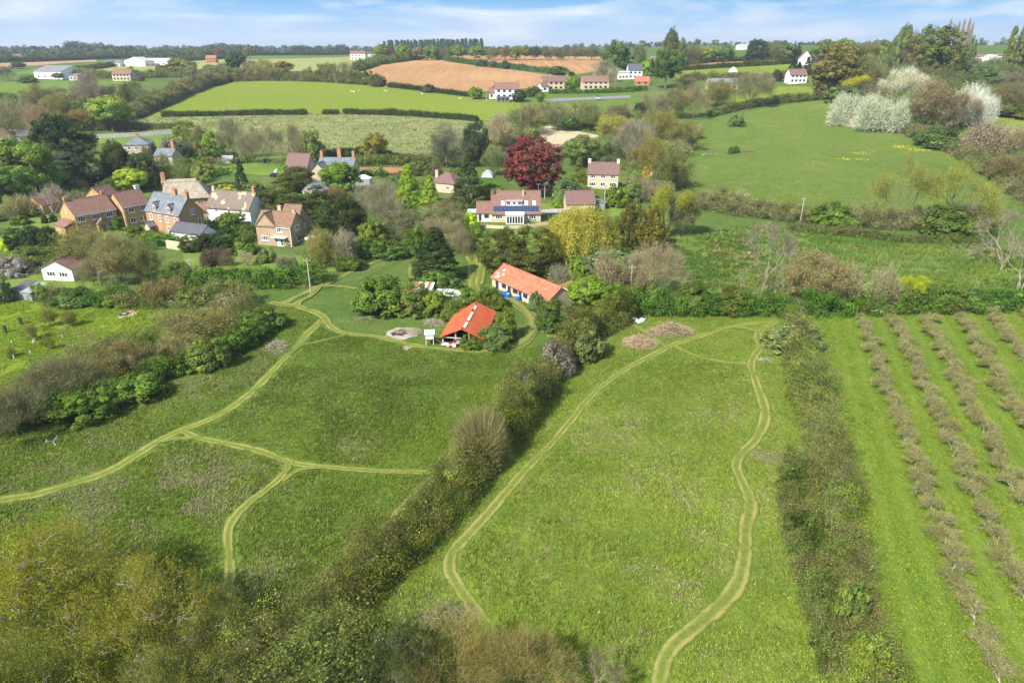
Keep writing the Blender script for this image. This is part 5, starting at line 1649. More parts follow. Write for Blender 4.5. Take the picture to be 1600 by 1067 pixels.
for u in (-0.21, 0.22):
    dw = MB(); gable_walls(dw, 1.5, 2.0, 7.3, 0.95, u * L, -Wd / 2 + 1.02, 5.6, 'y'); do = part('dormer', dw, B['brick'], h)
    dr = MB(); gable_roof(dr, 1.5, 2.6, 7.3, 0.95, u * L, -Wd / 2 + 1.4, 0.16, 0.1, 'y', 0.12); part('dormer_roof', dr, B['slate'], do)
    wf = MB(); x = u * L
    for a, b, c, d in ((x - 0.5, 6.2, x - 0.4, 7.5), (x + 0.4, 6.2, x + 0.5, 7.5), (x - 0.4, 7.4, x + 0.4, 7.5), (x - 0.4, 6.2, x + 0.4, 6.3), (x - 0.04, 6.3, x + 0.04, 7.4)):
        wf.box(a, -Wd / 2 - 0.06, b, c, -Wd / 2 + 0.016, d)
    part('dormer_window', wf, B['frame'], do)
    wp = MB(); wp.box(x - 0.4, -Wd / 2 - 0.02, 6.3, x + 0.4, -Wd / 2 + 0.016, 7.4); part('pane', wp, B['glass'], do)
pw = MB(); gable_walls(pw, 2.0, 2.2, 2.3, 1.0, -L * 0.30, -Wd / 2 - 1.11, -0.5, 'y'); po = part('porch', pw, B['cream'], h)
pr = MB(); gable_roof(pr, 2.0, 2.1, 2.3, 1.0, -L * 0.30, -Wd / 2 - 1.2, 0.2, 0.12, 'y'); part('porch_roof', pr, B['slate'], h)
dm = MB(); dm.box(-L * 0.30 + 1.004, -Wd / 2 - 1.8, 0, -L * 0.30 + 1.06, -Wd / 2 - 0.5, 2.1); part('door', dm, B['reddoor'], h)
chimney(rf, L * 0.14, 0, 9.0, 11.4, 1.2, 0.7, 'brick', 3); chimney(rf, L / 2 - 0.45, 0, 9.0, 11.2, 1.2, 0.7, 'brick', 3)
gutter(h, L, Wd, 6.0, x=[-0.35, L / 2 - 0.15])

# thatched cottage behind
loc, rz, L, Wd = fit((254, 310), (326, 307.5), None, 3.6, 8.5)
th = empty('thatched_cottage', loc, rz); tag(th, 'golden cottage with a thick pale thatched roof behind the brick house', 'cottage')
w = MB(); w.box(-L / 2, -Wd / 2, -1, L / 2, Wd / 2, 3.6); part('wall', w, B['ham'], th)
gxx = np.linspace(-L / 2 - 0.5, L / 2 + 0.6, 44); gyy = np.linspace(-Wd / 2 - 0.6, Wd / 2 + 0.6, 27)
XX, YY = np.meshgrid(gxx, gyy)
zz = 3.3 + np.minimum(4.6, np.minimum((Wd / 2 + 0.6 - np.abs(YY)) * 0.95, np.minimum((L / 2 + 0.6 - XX) * 1.15 + 0.05, (XX + L / 2 + 0.5) * 4)))
zz = zz + 0.25 * (1 - np.exp(-np.maximum(0, zz - 3.3) * 3)) + 0.06 * rng.normal(size=zz.shape)
nxx, nyy = len(gxx), len(gyy)
ii = (np.arange(nyy - 1)[:, None] * nxx + np.arange(nxx - 1)[None]).ravel()
r_ = MB(); r_.add(np.stack([XX, YY, zz], -1).reshape(-1, 3), np.stack([ii, ii + 1, ii + nxx + 1, ii + nxx], 1))
r_.box(-L / 2 - 0.45, -Wd / 2 - 0.55, 2.95, L / 2 + 0.55, Wd / 2 + 0.55, 3.4)
rf = part('roof', r_, B['thatch'], th, True)
rd = MB(); rd.extrude_x([(-0.75, 7.35), (0, 8.25), (0.75, 7.35), (0.7, 7.75), (0, 8.45), (-0.7, 7.75)], -L / 2 - 0.4, L / 2 - 3.4); part('ridge_cap', rd, B['thatch'], rf)
chimney(rf, -L / 2 + 0.3, 0, 5, 10.2, 1.2, 0.9, 'brick', 2)
window(th, (L, Wd), 'F', L * 0.3, 1.8, 1.4, 1.1, 2)

# white cottage
loc, rz, L, Wd = fit((324.4, 321.9), (391.0, 326.9), (411, 320), 4.4)
Wd = min(max(Wd, 7.0), 9.0)
h, rf = house('white_cottage', 'white rendered cottage with a brown roof patched in pale straw', loc, rz, L, Wd, 4.4, 3.6, 'white', 'patched', 'cottage', 0.4, thick=0.35)
D = (L, Wd)
for u in (-0.28, 0.02, 0.29):
    window(h, D, 'F', u * L, 3.5, 0.9, 1.0, 2, frame='frame')
window(h, D, 'F', -0.24 * L, 1.3, 1.3, 1.0, 3); window(h, D, 'F', 0.28 * L, 1.3, 1.2, 1.0, 3)
door(h, D, 'F', 0.03 * L, 1.0, 2.0, 'reddoor')
chimney(rf, -L / 2 + 0.4, 0, 7.4, 9.3, 0.8, 0.7, 'cream', 1); chimney(rf, L / 2 - 0.4, 0, 7.4, 9.8, 0.8, 0.7, 'brick', 1); chimney(rf, L / 2 - 2.2, 2.6, 5.8, 9.4, 1.1, 0.7, 'brick', 2)

# link building between brick house and white cottage
g = spot(319, 346)
h, rf = house('brick_outhouse', 'small brick outhouse with a red roof between the brick house and the white cottage', (g[0], g[1] + 3, g[2]), R(10), 4.5, 4.5, 2.8, 1.6, 'brick', 'redtile', 'outhouse')
door(h, (4.5, 4.5), 'F', 0.5, 1.6, 2.0, 'grey')

# dark slate outbuilding
loc, rz, L, Wd = fit((313.8, 366.5), (336.9, 360), (285, 356), 2.4)
h, rf = house('garage', 'low garage with a dark slate roof and white gable beside the brick house', loc, rz + math.pi / 2, Wd, L, 2.4, 1.7, 'white', 'darkslate', 'garage')
window(h, (Wd, L), 'B', 0, 1.5, 1.0, 0.8, 2); window(h, (Wd, L), 'L', 0, 1.9, 1.0, 0.8, 2)

# tan L-shaped house
loc, rz, L, Wd = fit((399.4, 352.4), (453.4, 355.7), (475.3, 346.5), 4.9)
Wd = min(max(Wd, 6.0), 8.5)
h = empty('stone_house', loc, rz); tag(h, 'tan stone house with crossing gables and brown tiled roof beside the clipped hedge', 'house')
D = (L, Wd)
w = MB(); gable_walls(w, L, Wd, 4.9, 2.9)
gable_walls(w, L * 0.58, Wd * 0.72, 4.9, 2.9, -L * 0.21, -Wd * 0.14 - 0.006, -1.2, 'y')
gable_walls(w, L * 0.5, Wd * 0.8, 5.2, 3.3, L * 0.12, Wd * 0.75, -1.2)
part('wall', w, B['tan'], h)
f = MB(); gable_roof(f, L, Wd, 4.9, 2.9, over=0.2)
rf = part('roof', f, B['browntile'], h)
f = MB(); gable_roof(f, L * 0.58, Wd * 0.72, 4.93, 2.95, -L * 0.21, -Wd * 0.14, 0.2, 0.17, 'y'); part('gable_roof', f, B['browntile'], h)
f = MB(); gable_roof(f, L * 0.5, Wd * 0.8, 5.2, 3.3, L * 0.12, Wd * 0.75, 0.2); part('rear_roof', f, B['browntile'], h)
chimney(rf, -0.4, 1.2, 7.2, 8.9, 0.9, 0.7, 'cream', 1); chimney(rf, L * 0.44, 0, 7.4, 8.4, 0.6, 0.5, 'cream', 1)
window(h, D, 'F', L * 0.18, 4.2, 1.4, 1.1, 3); window(h, D, 'F', -L * 0.26, 1.9, 1.8, 1.1, 4)
window(h, D, 'R', -0.3, 4.3, 1.9, 1.2, 4); window(h, D, 'R', 0.2, 1.6, 2.2, 1.3, 4)
door(h, D, 'F', L * 0.17, 1.9, 2.1, 'door')
dg = MB(); dg.box(L * 0.17 + 0.15, -Wd / 2 - 0.075, 0.3, L * 0.17 + 0.6, -Wd / 2 - 0.063, 1.9); part('door_glass', dg, B['glass'], h)
cn = MB(); cn.box(-L * 0.03, -Wd / 2 - 1.2, 2.4, L * 0.38, -Wd / 2 - 0.003, 2.55); part('canopy', cn, B['frame'], h)
dp = MB(); dp.tubes([(L / 2 - 0.1, -Wd / 2 - 0.08, 4.8)], [(L / 2 - 0.1, -Wd / 2 - 0.08, 0)], 0.07, 0.07, 6); dp.tubes([(L / 2 + 0.08, Wd / 2 - 0.1, 4.8)], [(L / 2 + 0.08, Wd / 2 - 0.1, 0)], 0.07, 0.07, 6)
dp.box(L * 0.1, -Wd / 2 - 0.3, 4.68, L / 2, -Wd / 2 - 0.2, 4.8)
part('downpipe', dp, B['frame'], h)

# the parasol beside it
g = at(490, 385)
ps = empty('parasol', g); tag(ps, 'open white garden parasol beside the tan stone house', 'parasol')
m = MB(); m.cyl((0, 0, 0), (0, 0, 2.5), 0.04); part('pole', m, B['wood'], ps)
m = MB(); m.cyl((0, 0, 0), (0, 0, 0.1), 0.35, n=12); part('base', m, B['grey'], ps)
m = MB(); k8 = 8
Vp = [(2.0 * math.cos(i * math.pi / 4), 2.0 * math.sin(i * math.pi / 4), 2.15) for i in range(8)] + [(0, 0, 2.75)]
m.add(Vp, [(i, (i + 1) % 8, 8) for i in range(8)]); m.add([(x, y, z - 0.2 if z < 2.3 else z) for x, y, z in Vp[:8]] + Vp[:8], [(i, (i + 1) % 8, 8 + (i + 1) % 8, 8 + i) for i in range(8)])
part('canopy', m, B['canvas'], ps)

# small white hut
loc, rz, L, Wd = fit((63.7, 419.5), (111.4, 421.4), None, 2.6, 7.5)
hh = empty('white_hut', loc, rz); tag(hh, 'small white hut with two triple windows in its gable and a brown roof', 'hut')
w = MB(); gable_walls(w, L, Wd, 2.6, 1.7, ridge='y'); part('wall', w, B['white'], hh)
f = MB(); gable_roof(f, L, Wd, 2.6, 1.7, over=0.35, ridge='y', end=0.3); part('roof', f, B['mauvetile'], hh)
window(hh, (L, Wd), 'F', -L * 0.2, 1.5, 1.9, 1.0, 3); window(hh, (L, Wd), 'F', L * 0.2, 1.5, 1.9, 1.0, 3)
# greenhouse shed at the left edge
g = spot(38, 470)
sh = empty('potting_shed', (g[0], g[1] + 2, g[2]), R(-20)); tag(sh, 'small green glazed shed with a black roof at the edge of the young orchard', 'shed')
w = MB(); w.box(-2.6, -1.6, -0.3, 2.6, 1.6, 1.9); part('wall', w, B['green'], sh)
f = MB(); f.extrude_x([(-1.9, 1.75), (1.9, 2.7), (1.9, 2.8), (-1.9, 1.85)], -2.8, 0.2); part('roof', f, B['darkslate'], sh)
f = MB(); f.extrude_x([(-1.9, 1.72), (1.9, 2.6), (1.9, 2.66), (-1.9, 1.78)], 0.2, 2.8); part('glazed_roof', f, B['blind'], sh)
f = MB(); f.box(-2.3, -1.64, 0.3, 2.3, -1.603, 1.6); part('glazing', f, B['blind'], sh)

# two golden garages at the left
for A, Bq, C, lab in (((39.3, 319), (57, 323.5), (65, 302), 'small golden stone garage with a red roof behind the birch at the far left'),
                      ((133, 305), (152, 309), (172, 300), 'small golden stone outbuilding with a red roof behind the long stone house')):
    loc, rz, L, Wd = fit(A, Bq, None, 2.6, 6.5)
    h = empty('stone_garage', loc, rz + R(20)); tag(h, lab, 'garage')
    L = 6.0
    w = MB(); gable_walls(w, L, Wd, 2.6, 2.6, ridge='y'); part('wall', w, B['ham'], h)
    f = MB(); gable_roof(f, L, Wd, 2.6, 2.6, over=0.25, ridge='y'); part('roof', f, B['redtile'], h)
    window(h, (L, Wd), 'F', 1.2, 1.4, 1.2, 1.0, 2)

# hipped slate house behind
g = spot(217, 247)
h, rf = house('slate_house', 'square house with a hipped grey slate roof behind the dark pines', (g[0], g[1] + 2, g[2]), R(12), 9.5, 9, 5.4, 2.6, 'cream', 'slate', kind='hip')
for u in (-2.6, 0.2, 2.8):
    window(h, (9.5, 9), 'F', u, 4.3, 1.1, 1.3, 2); window(h, (9.5, 9), 'F', u, 1.6, 1.1, 1.4, 2)
window(h, (9.5, 9), 'R', -1.5, 4.3, 1.1, 1.3, 2)
chimney(rf, 0, 0.5, 7.2, 9.2, 1.2, 0.7, 'brick', 3)
g = spot(262, 262)
h, rf = house('slate_house', 'slate roofed cottage with a tall orange chimney half hidden by trees', (g[0], g[1] + 2, g[2]), R(-8), 7.5, 6.5, 4.6, 2.2, 'cream', 'slate')
chimney(rf, 2.9, 0, 5.8, 10.0, 1.1, 0.9, 'brick', 2); window(h, (7.5, 6.5), 'F', 1.6, 3.6, 1.0, 1.3, 2); window(h, (7.5, 6.5), 'F', 1.6, 1.3, 1.0, 1.3, 2)
# greenhouse
g = spot(357, 254)
gh = empty('greenhouse', g, R(8)); tag(gh, 'small white framed greenhouse on the lawn behind the village', 'greenhouse')
m = MB(); gable_walls(m, 4.2, 2.6, 1.7, 0.9, base=0.0); part('glazing', m, B['blind'], gh)
m = MB()
for x in np.linspace(-2.1, 2.1, 7):
    m.tubes([(x, -1.34, 0), (x, -1.34, 1.7), (x, 0, 2.64)], [(x, -1.34, 1.7), (x, 0, 2.64), (x, 1.34, 1.7)], 0.05, 0.05, 4)
for y, z in ((-1.34, 1.72), (0, 2.66), (1.34, 1.72), (-1.34, 0.05)):
    m.tubes([(-2.1, y, z)], [(2.1, y, z)], 0.06, 0.06, 4)
part('frame', m, B['frame'], gh)
# bungalow roofs at the left edge
for px, py, lab in ((29, 222, 'small bungalow with a pale brown roof at the far left behind the big green tree'), (2, 224, 'dark roofed bungalow cut by the left edge of the picture')):
    g = spot(px, py)
    h, rf = house('bungalow', lab, (g[0], g[1] + 3, g[2]), R(6), 9, 7, 2.6, 2.2, 'offwhite', 'stonetile' if px > 10 else 'mauvetile', 'bungalow')
    window(h, (9, 7), 'F', 1.5, 1.5, 1.4, 1.0, 2)

# stone barn house
g = spot(469, 280)
h, rf = house('stone_barn', 'stone barn house with a steep mauve tiled roof and one slit window in its gable', (g[0], g[1] + 2.5, g[2]), R(-14), 8.8, 8.0, 3.4, 5.2, 'greystone', 'mauvetile', 'barn', 0.15)
window(h, (8.8, 8.0), 'R', 0.2, 4.0, 0.5, 1.6, 1, False)
# slate farmhouse with three chimneys
g = spot(528, 284)
h, rf = house('slate_house', 'old stone house with slate roofs and three brick chimneys behind the round green tree', (g[0], g[1] + 3, g[2]), R(-6), 13, 7.5, 5.0, 2.8, 'cream', 'slate')
w = MB(); gable_walls(w, 5.0, 6.0, 4.6, 2.4, -4.6, -5.5, -1.2, 'y'); part('wing', w, B['cream'], h)
f = MB(); gable_roof(f, 5.0, 6.2, 4.6, 2.4, -4.6, -5.5, 0.25, 0.15, 'y'); part('wing_roof', f, B['slate'], h)
chimney(rf, -5.8, 0, 6.8, 10.0, 1.0, 0.8, 'brick', 2); chimney(rf, 0.2, 1.5, 6.6, 10.6, 1.3, 0.8, 'brick', 3); chimney(rf, 5.9, 0, 6.8, 10.0, 0.9, 0.8, 'brick', 2)
window(h, (13, 7.5), 'F', 2.5, 3.6, 1.1, 1.3, 2); window(h, (13, 7.5), 'R', 0, 3.8, 1.0, 1.3, 2)
# conservatory beside it
g = spot(569, 288)
cv = empty('conservatory', g, R(-6)); tag(cv, 'white framed conservatory in the walled garden', 'conservatory')
m = MB(); m.box(-2.4, -1.6, -0.3, 2.4, 1.6, 2.0); part('glazing', m, B['blind'], cv)
m = MB(); hip_roof(m, 4.8, 3.2, 2.0, 1.1, 0.15, 0.08); part('roof', m, B['canvas'], cv)
m = MB()
for x in np.linspace(-2.42, 2.42, 7):
    m.tubes([(x, -1.63, 0)], [(x, -1.63, 2)], 0.06, 0.06, 4)
for y in (-1.63, 0, 1.63):
    m.tubes([(2.43, y, 0)], [(2.43, y, 2)], 0.06, 0.06, 4)
part('frame', m, B['frame'], cv)
# blue-grey roof below the evergreen
g = spot(494, 312)
h, rf = house('outbuilding', 'outbuilding with a pale blue slate roof behind the big dark evergreen', (g[0], g[1] + 2, g[2]), R(65), 8, 5, 2.8, 2.2, 'greystone', 'lightslate', 'outbuilding')
window(h, (8, 5), 'F', 0, 1.5, 1.0, 1.0, 2)
# hipped mauve house
g = spot(700, 300)
h, rf = house('cottage', 'cottage with a mauve hipped roof and pinkish chimney left of the tall dark conifer', (g[0], g[1] + 2, g[2]), R(-25), 9, 7.5, 3.0, 3.0, 'cream', 'mauvetile', kind='hip')
chimney(rf, -3.6, -1.0, 3.2, 6.6, 1.0, 0.8, 'cream', 2); window(h, (9, 7.5), 'F', 2.0, 1.7, 1.4, 1.2, 3); window(h, (9, 7.5), 'R', 0, 1.7, 1.2, 1.2, 2)
# polytunnel / shed above
g = spot(763, 276)
pt = empty('polytunnel', g, R(-10)); tag(pt, 'small pale rounded polytunnel between the tall conifer and the copper beech', 'polytunnel')
m = MB(); an = np.linspace(0, math.pi, 13); prof = [(2.1 * math.cos(a), 2.3 * math.sin(a)) for a in an]
m.extrude_y(prof, -2.6, 2.6); part('cover', m, B['sheet'], pt)
m = MB()
for y in (-2.63, -0.9, 0.9, 2.63):
    for a, b in zip(an[:-1], an[1:]):
        m.tubes([(2.13 * math.cos(a), y, 2.33 * math.sin(a))], [(2.13 * math.cos(b), y, 2.33 * math.sin(b))], 0.04, 0.04, 4)
part('hoops', m, B['grey'], pt)

# ------------------------------------------------------------------ the house with solar panels
loc, rz, L, Wd = fit((768, 332.8), (845, 332), None, 2.7, 8.5)
h, rf = house('dormer_house', 'cream house with a red-brown roof, a row of solar panels and a white conservatory', loc, rz, L, Wd, 2.7, 5.0, 'cream', 'redtile', over=0.45)
D = (L, Wd)
sl = 5.0 / (Wd / 2); ang = math.atan(sl)


def on_roof(y):
    return 2.7 + (y + Wd / 2) * sl + 0.22


n_p = 12; x0 = -L / 2 + 0.5; pw_ = (L - 1.0) / n_p
for q in range(n_p):
    m = MB(); ya, yb = -Wd / 2 + 0.05, -Wd / 2 + 1.05
    xa, xb = x0 + q * pw_ + 0.04, x0 + (q + 1) * pw_ - 0.04
    za, zb = on_roof(ya) + 0.08, on_roof(yb) + 0.08
    m.add([(xa, ya, za), (xb, ya, za), (xb, yb, zb), (xa, yb, zb), (xa, ya, za - 0.06), (xb, ya, za - 0.06), (xb, yb, zb - 0.06), (xa, yb, zb - 0.06)], [(0, 1, 2, 3), (7, 6, 5, 4), (0, 4, 5, 1), (1, 5, 6, 2), (2, 6, 7, 3), (3, 7, 4, 0)])
    part('solar_panel', m, B['solar'], rf)
y0 = -Wd / 2 + 1.25
db = MB(); db.box(-L * 0.20, y0, on_roof(y0) - 0.5, L * 0.12, y0 + 1.4, on_roof(y0) + 1.15); do = part('dormer', db, B['white'], h)
dt = MB(); dt.box(-L * 0.22, y0 - 0.2, on_roof(y0) + 1.153, L * 0.14, y0 + 1.6, on_roof(y0) + 1.28); part('dormer_roof', dt, B['grey'], do)
for u in (-0.155, 0.075):
    p = MB(); p.box(u * L - 0.5, y0 - 0.03, on_roof(y0) + 0.2, u * L + 0.5, y0 - 0.004, on_roof(y0) + 0.95); part('window', p, B['reddoor'], do)
p = MB(); p.box(-0.04 * L - 0.3, y0 - 0.03, on_roof(y0) + 0.25, -0.04 * L + 0.3, y0 - 0.004, on_roof(y0) + 0.9); part('pane', p, B['glass'], do)
for u in (-0.27, 0.21, 0.37):
    m = MB(); ya, yb = -Wd / 2 + 1.3, -Wd / 2 + 2.1
    xa, xb = u * L - 0.45, u * L + 0.45
    m.add([(xa, ya, on_roof(ya) + 0.06), (xb, ya, on_roof(ya) + 0.06), (xb, yb, on_roof(yb) + 0.06), (xa, yb, on_roof(yb) + 0.06), (xa, ya, on_roof(ya) - 0.1), (xb, ya, on_roof(ya) - 0.1), (xb, yb, on_roof(yb) - 0.1), (xa, yb, on_roof(yb) - 0.1)], [(0, 1, 2, 3), (0, 4, 5, 1), (1, 5, 6, 2), (2, 6, 7, 3), (3, 7, 4, 0)])
    part('rooflight', m, B['frame'], rf)
chimney(rf, L * 0.15, -0.9, 5.5, 7.9, 0.5, 0.5, 'cream', 1); chimney(rf, -L / 2 + 0.5, -0.6, 5.6, 8.0, 0.8, 0.7, 'mauvetile', 1)
cw = MB(); cw.box(-L * 0.21, -Wd / 2 - 2.4, -0.5, L * 0.15, -Wd / 2 - 0.006, 2.5); co = part('conservatory', cw, B['white'], h)
ct = MB(); ct.extrude_x([(-Wd / 2 - 2.6, 2.52), (-Wd / 2 - 0.47, 2.95), (-Wd / 2 - 0.47, 3.03), (-Wd / 2 - 2.6, 2.6)], -L * 0.22, L * 0.16); part('conservatory_roof', ct, B['canvas'], co)
for q in range(6):
    u = -L * 0.19 + q * L * 0.055
    p = MB(); p.box(u, -Wd / 2 - 2.43, 0.25, u + L * 0.04, -Wd / 2 - 2.404, 2.1); part('pane', p, B['glass'], co)
window(h, D, 'F', -L * 0.35, 1.5, 1.8, 1.1, 3); window(h, D, 'F', L * 0.33, 1.5, 1.9, 1.2, 3)
w = MB(); gable_walls(w, 4.0, 5.6, 2.5, 2.4, -L / 2 - 2.01, -0.6); wo_ = part('side_wing', w, B['white'], h)
f = MB(); gable_roof(f, 4.0, 5.6, 2.5, 2.4, -L / 2 - 2.2, -0.6, 0.3, 0.15, 'x', 0.1); part('side_roof', f, B['redtile'], h)
for u, ww, hh_, zz_ in ((-L / 2 - 3.2, 0.7, 1.9, 1.1), (-L / 2 - 1.4, 1.3, 1.0, 1.5)):
    p = MB(); p.box(u - ww / 2, -3.45, zz_ - hh_ / 2, u + ww / 2, -3.404, zz_ + hh_ / 2); part('window', p, B['glass'], h)
f = MB(); f.box(-L / 2 - 6.8, -3.0, 2.3, -L / 2 - 4.2, 2.0, 2.42); part('car_port', f, B['sheet'], h)
f = MB()
for y in (-2.8, 1.8):
    f.tubes([(-L / 2 - 6.7, y, -0.5)], [(-L / 2 - 6.7, y, 2.3)], 0.08, 0.08, 5)
part('port_posts', f, B['wood'], h)
an_ = MB(); an_.tubes([(L / 2 - 0.5, 0, 7.6), (L / 2 - 1.1, 0, 9.6)], [(L / 2 - 0.5, 0, 9.7), (L / 2 + 0.2, 0, 9.6)], 0.04, 0.04, 4); part('aerial', an_, B['grey'], h)
# terrace wall
def wall_run(name, label, pts, hgt, th_, mat, cat='wall', cap=None, group=None, world=False):
    P = resample([at(*p).to_2d() if not world else Vector(p) for p in pts], 3.0)
    m = MB()
    XY = np.array([(p.x, p.y) for p in P]); Tn = np.gradient(XY, axis=0); Tn /= np.linalg.norm(Tn, axis=1, keepdims=True)
    Nn = np.column_stack([-Tn[:, 1], Tn[:, 0]])
    z = terrain(XY[:, 0], XY[:, 1])
    k = len(XY)
    ring = []
    for s, dz in ((-0.5, -0.5), (0.5, -0.5), (0.5, hgt), (-0.5, hgt)):
        ring.append(np.column_stack([XY + Nn * th_ * s, z + dz]))
    V = np.stack(ring, 1).reshape(-1, 3)
    i = np.arange(k - 1)[:, None] * 4
    F = np.concatenate([np.stack([i[:, 0] + a, i[:, 0] + 4 + a, i[:, 0] + 4 + b, i[:, 0] + b], 1) for a, b in ((0, 1), (1, 2), (2, 3), (3, 0))])
    m.add(V, F); m.add(V[:4], [(0, 1, 2, 3)]); m.add(V[-4:], [(3, 2, 1, 0)])
    o = obj(name, outward(m.mesh(name, B[mat])))
    return tag(o, label, cat, group)


wall_run('terrace_wall', 'low stone terrace wall in front of the house with solar panels', [(752, 356), (790, 358), (812, 357), (856, 352)], 0.8, 0.5, 'cream')
wall_run('garden_wall', 'long red brick garden wall behind the village gardens', [(562, 271), (600, 270.5), (640, 271), (690, 271)], 2.0, 0.5, 'brick')
wall_run('garden_wall', 'pale ruined stone wall in front of the brick house', [(262, 388), (275, 390), (290, 392), (302, 394)], 2.0, 0.5, 'cream')
wall_run('garden_wall', 'low stone wall beside the white cottage', [(330, 352), (360, 354), (390, 352), (412, 344)], 1.2, 0.5, 'greystone')
wall_run('fence', 'long grey boarded fence above the bright lawn at the upper left', [(150, 217), (200, 214.5), (240, 212), (280, 209)], 1.9, 0.12, 'woodgrey', 'fence')
# cream garage block
loc, rz, L, Wd = fit((885, 318.5), (930, 318), None, 2.6, 6.0)
h, rf = house('garage', 'cream garage with a mottled mauve roof right of the house with solar panels', loc, rz, L, Wd, 2.6, 3.0, 'cream', 'mauvetile', 'garage')
window(h, (L, Wd), 'F', L * 0.3, 1.5, 0.9, 1.1, 1)
g = spot(936, 328)
sh = empty('garden_shed', (g[0], g[1] + 1.5, g[2]), R(-5)); tag(sh, 'grey-green shed leaning against the right end of the cream garage', 'shed')
w = MB(); w.box(-1.8, -2, -0.4, 1.8, 2, 2.0); part('wall', w, B['green'], sh)
f = MB(); f.extrude_y([(-2.0, 2.6), (2.1, 2.0), (2.1, 2.1), (-2.0, 2.7)], -2.2, 2.2); part('roof', f, B['greysheet'], sh)
# house with two white chimneys
loc, rz, L, Wd = fit((918.5, 272), (966.5, 273.5), None, 4.9, 7.5)
h, rf = house('stone_house', 'cream stone house with a mauve roof and a white chimney at each end', loc, rz, L, Wd, 4.9, 3.2, 'cream', 'mauvetile')
D = (L, Wd)
for u in (-0.34, 0, 0.32):
    window(h, D, 'F', u * L, 4.1, 1.7, 1.1, 3)
window(h, D, 'F', 0.0, 1.5, 1.5, 1.2, 2); window(h, D, 'F', 0.33 * L, 1.5, 2.0, 1.2, 3); window(h, D, 'F', -0.33 * L, 1.5, 2.0, 1.2, 3)
chimney(rf, -L / 2 + 0.3, 0, 5, 9.2, 1.0, 0.7, 'offwhite', 1); chimney(rf, L / 2 - 0.3, 0, 5, 9.2, 1.0, 0.7, 'offwhite', 1)

# ------------------------------------------------------------------ the red barn
ra = at(721.8, 513, 3.3); rb = at(743.8, 473.5, 3.3); la = at(687.5, 522.5, 1.8); ea = at(752, 523.8, 1.8)
u = (rb - ra).to_2d(); Lb = u.length
rz = math.atan2(u.y, u.x) - math.pi / 2
Wb = (ea - la).length
ctr = (ra + rb) / 2
h = empty('open_barn', (ctr.x, ctr.y, tz(ctr.x, ctr.y)), rz); tag(h, 'open fronted barn with a bright red corrugated roof and white ridge sheets', 'barn')
m = MB(); gable_roof(m, Wb, Lb, 1.75, 1.5, over=0.3, th=0.07, ridge='y', end=0.4); rf = part('roof', m, [B['redsheet']], h)
B['redsheet_y'] = corrugated('red_corrugated_iron_lengthwise', (0.43, 0.085, 0.03), (0.51, 0.125, 0.05), (0.34, 0.14, 0.08), 0.9, 1)
rf.data.materials.clear(); rf.data.materials.append(B['redsheet_y'])
for a, b in ((0.03, 0.24), (0.30, 0.62), (0.74, 0.88)):
    m = MB(); ya, yb = -Lb / 2 + a * Lb, -Lb / 2 + b * Lb
    m.extrude_y([(-0.05, 3.39), (0.1, 3.43), (0.5, 3.27), (0.5, 3.22), (0.1, 3.37), (-0.05, 3.35)], ya, yb); part('ridge_sheet', m, B['offwhite'], rf)
for x in (-Wb / 2 + 0.1, -Wb / 6, Wb / 6, Wb / 2 - 0.1):
    m = MB()
    zt = 1.72 + 1.5 * (1 - abs(x) / (Wb / 2))
    m.box(x - 0.12, -Lb / 2 + 0.05, -0.5, x + 0.12, -Lb / 2 + 0.29, zt); part('post', m, B['greystone'], h)
m = MB(); m.box(-Wb / 2 + 0.02, -Lb / 2 + 0.6, -0.5, -Wb / 2 + 0.14, Lb / 2, 1.65); m.box(Wb / 2 - 0.14, -Lb / 2 + 0.3, -0.5, Wb / 2 - 0.02, Lb / 2, 1.65)
m.extrude_y([(-Wb / 2 + 0.15, -0.5), (Wb / 2 - 0.15, -0.5), (Wb / 2 - 0.15, 1.7), (0, 3.1), (-Wb / 2 + 0.15, 1.7)], Lb / 2 - 0.2, Lb / 2 - 0.05)
part('wall', m, B['wood'], h)
m = MB(); m.box(-Wb / 2 + 0.3, -Lb / 2 - 0.0, 1.5, -0.2, -Lb / 2 + 0.04, 1.62); part('fascia', m, B['offwhite'], h)
# clutter inside
MR = Matrix.Rotation(rz, 4, 'Z')


def in_barn(x, y):
    p = MR @ Vector((x, y, 0)); return (ctr.x + p.x, ctr.y + p.y, tz(ctr.x + p.x, ctr.y + p.y))


B['rust'] = plain('rusty_metal', (0.30, 0.13, 0.07), 0.7, 0.3, 2)
B['blue'] = plain('blue_plastic', (0.02, 0.13, 0.55), 0.35, 0.08)
B['pink'] = plain('pinkish_board', (0.50, 0.30, 0.24), 0.8, 0.2)
B['navy'] = plain('dark_paint_and_shade', (0.03, 0.035, 0.06), 0.3, 0.05)
B['ash'] = plain('ash_ground', (0.36, 0.31, 0.24), 0.95, 0.25, 1.2)
B['char'] = plain('charred_ground', (0.05, 0.04, 0.035), 0.95, 0.3, 1.5)
trl = empty('trailer', in_barn(0.3, -Lb / 2 + 0.4), rz + R(8)); tag(trl, 'old flat trailer with a pinkish board bed at the mouth of the red barn', 'trailer')
m = MB(); m.box(-1.7, -0.9, 0.75, 1.7, 0.9, 0.95); part('bed', m, B['pink'], trl)
m = MB(); m.box(-1.75, -0.95, 0.96, -1.65, 0.95, 1.4); part('end_board', m, B['rust'], trl)
m = MB(); m.box(1.65, -0.95, 0.96, 1.75, 0.95, 1.4); part('end_board', m, B['rust'], trl)
m = MB(); m.tubes([(-2.8, 0, 0.6)], [(-1.7, 0, 0.72)], 0.06, 0.06, 6); part('drawbar', m, B['rust'], trl)
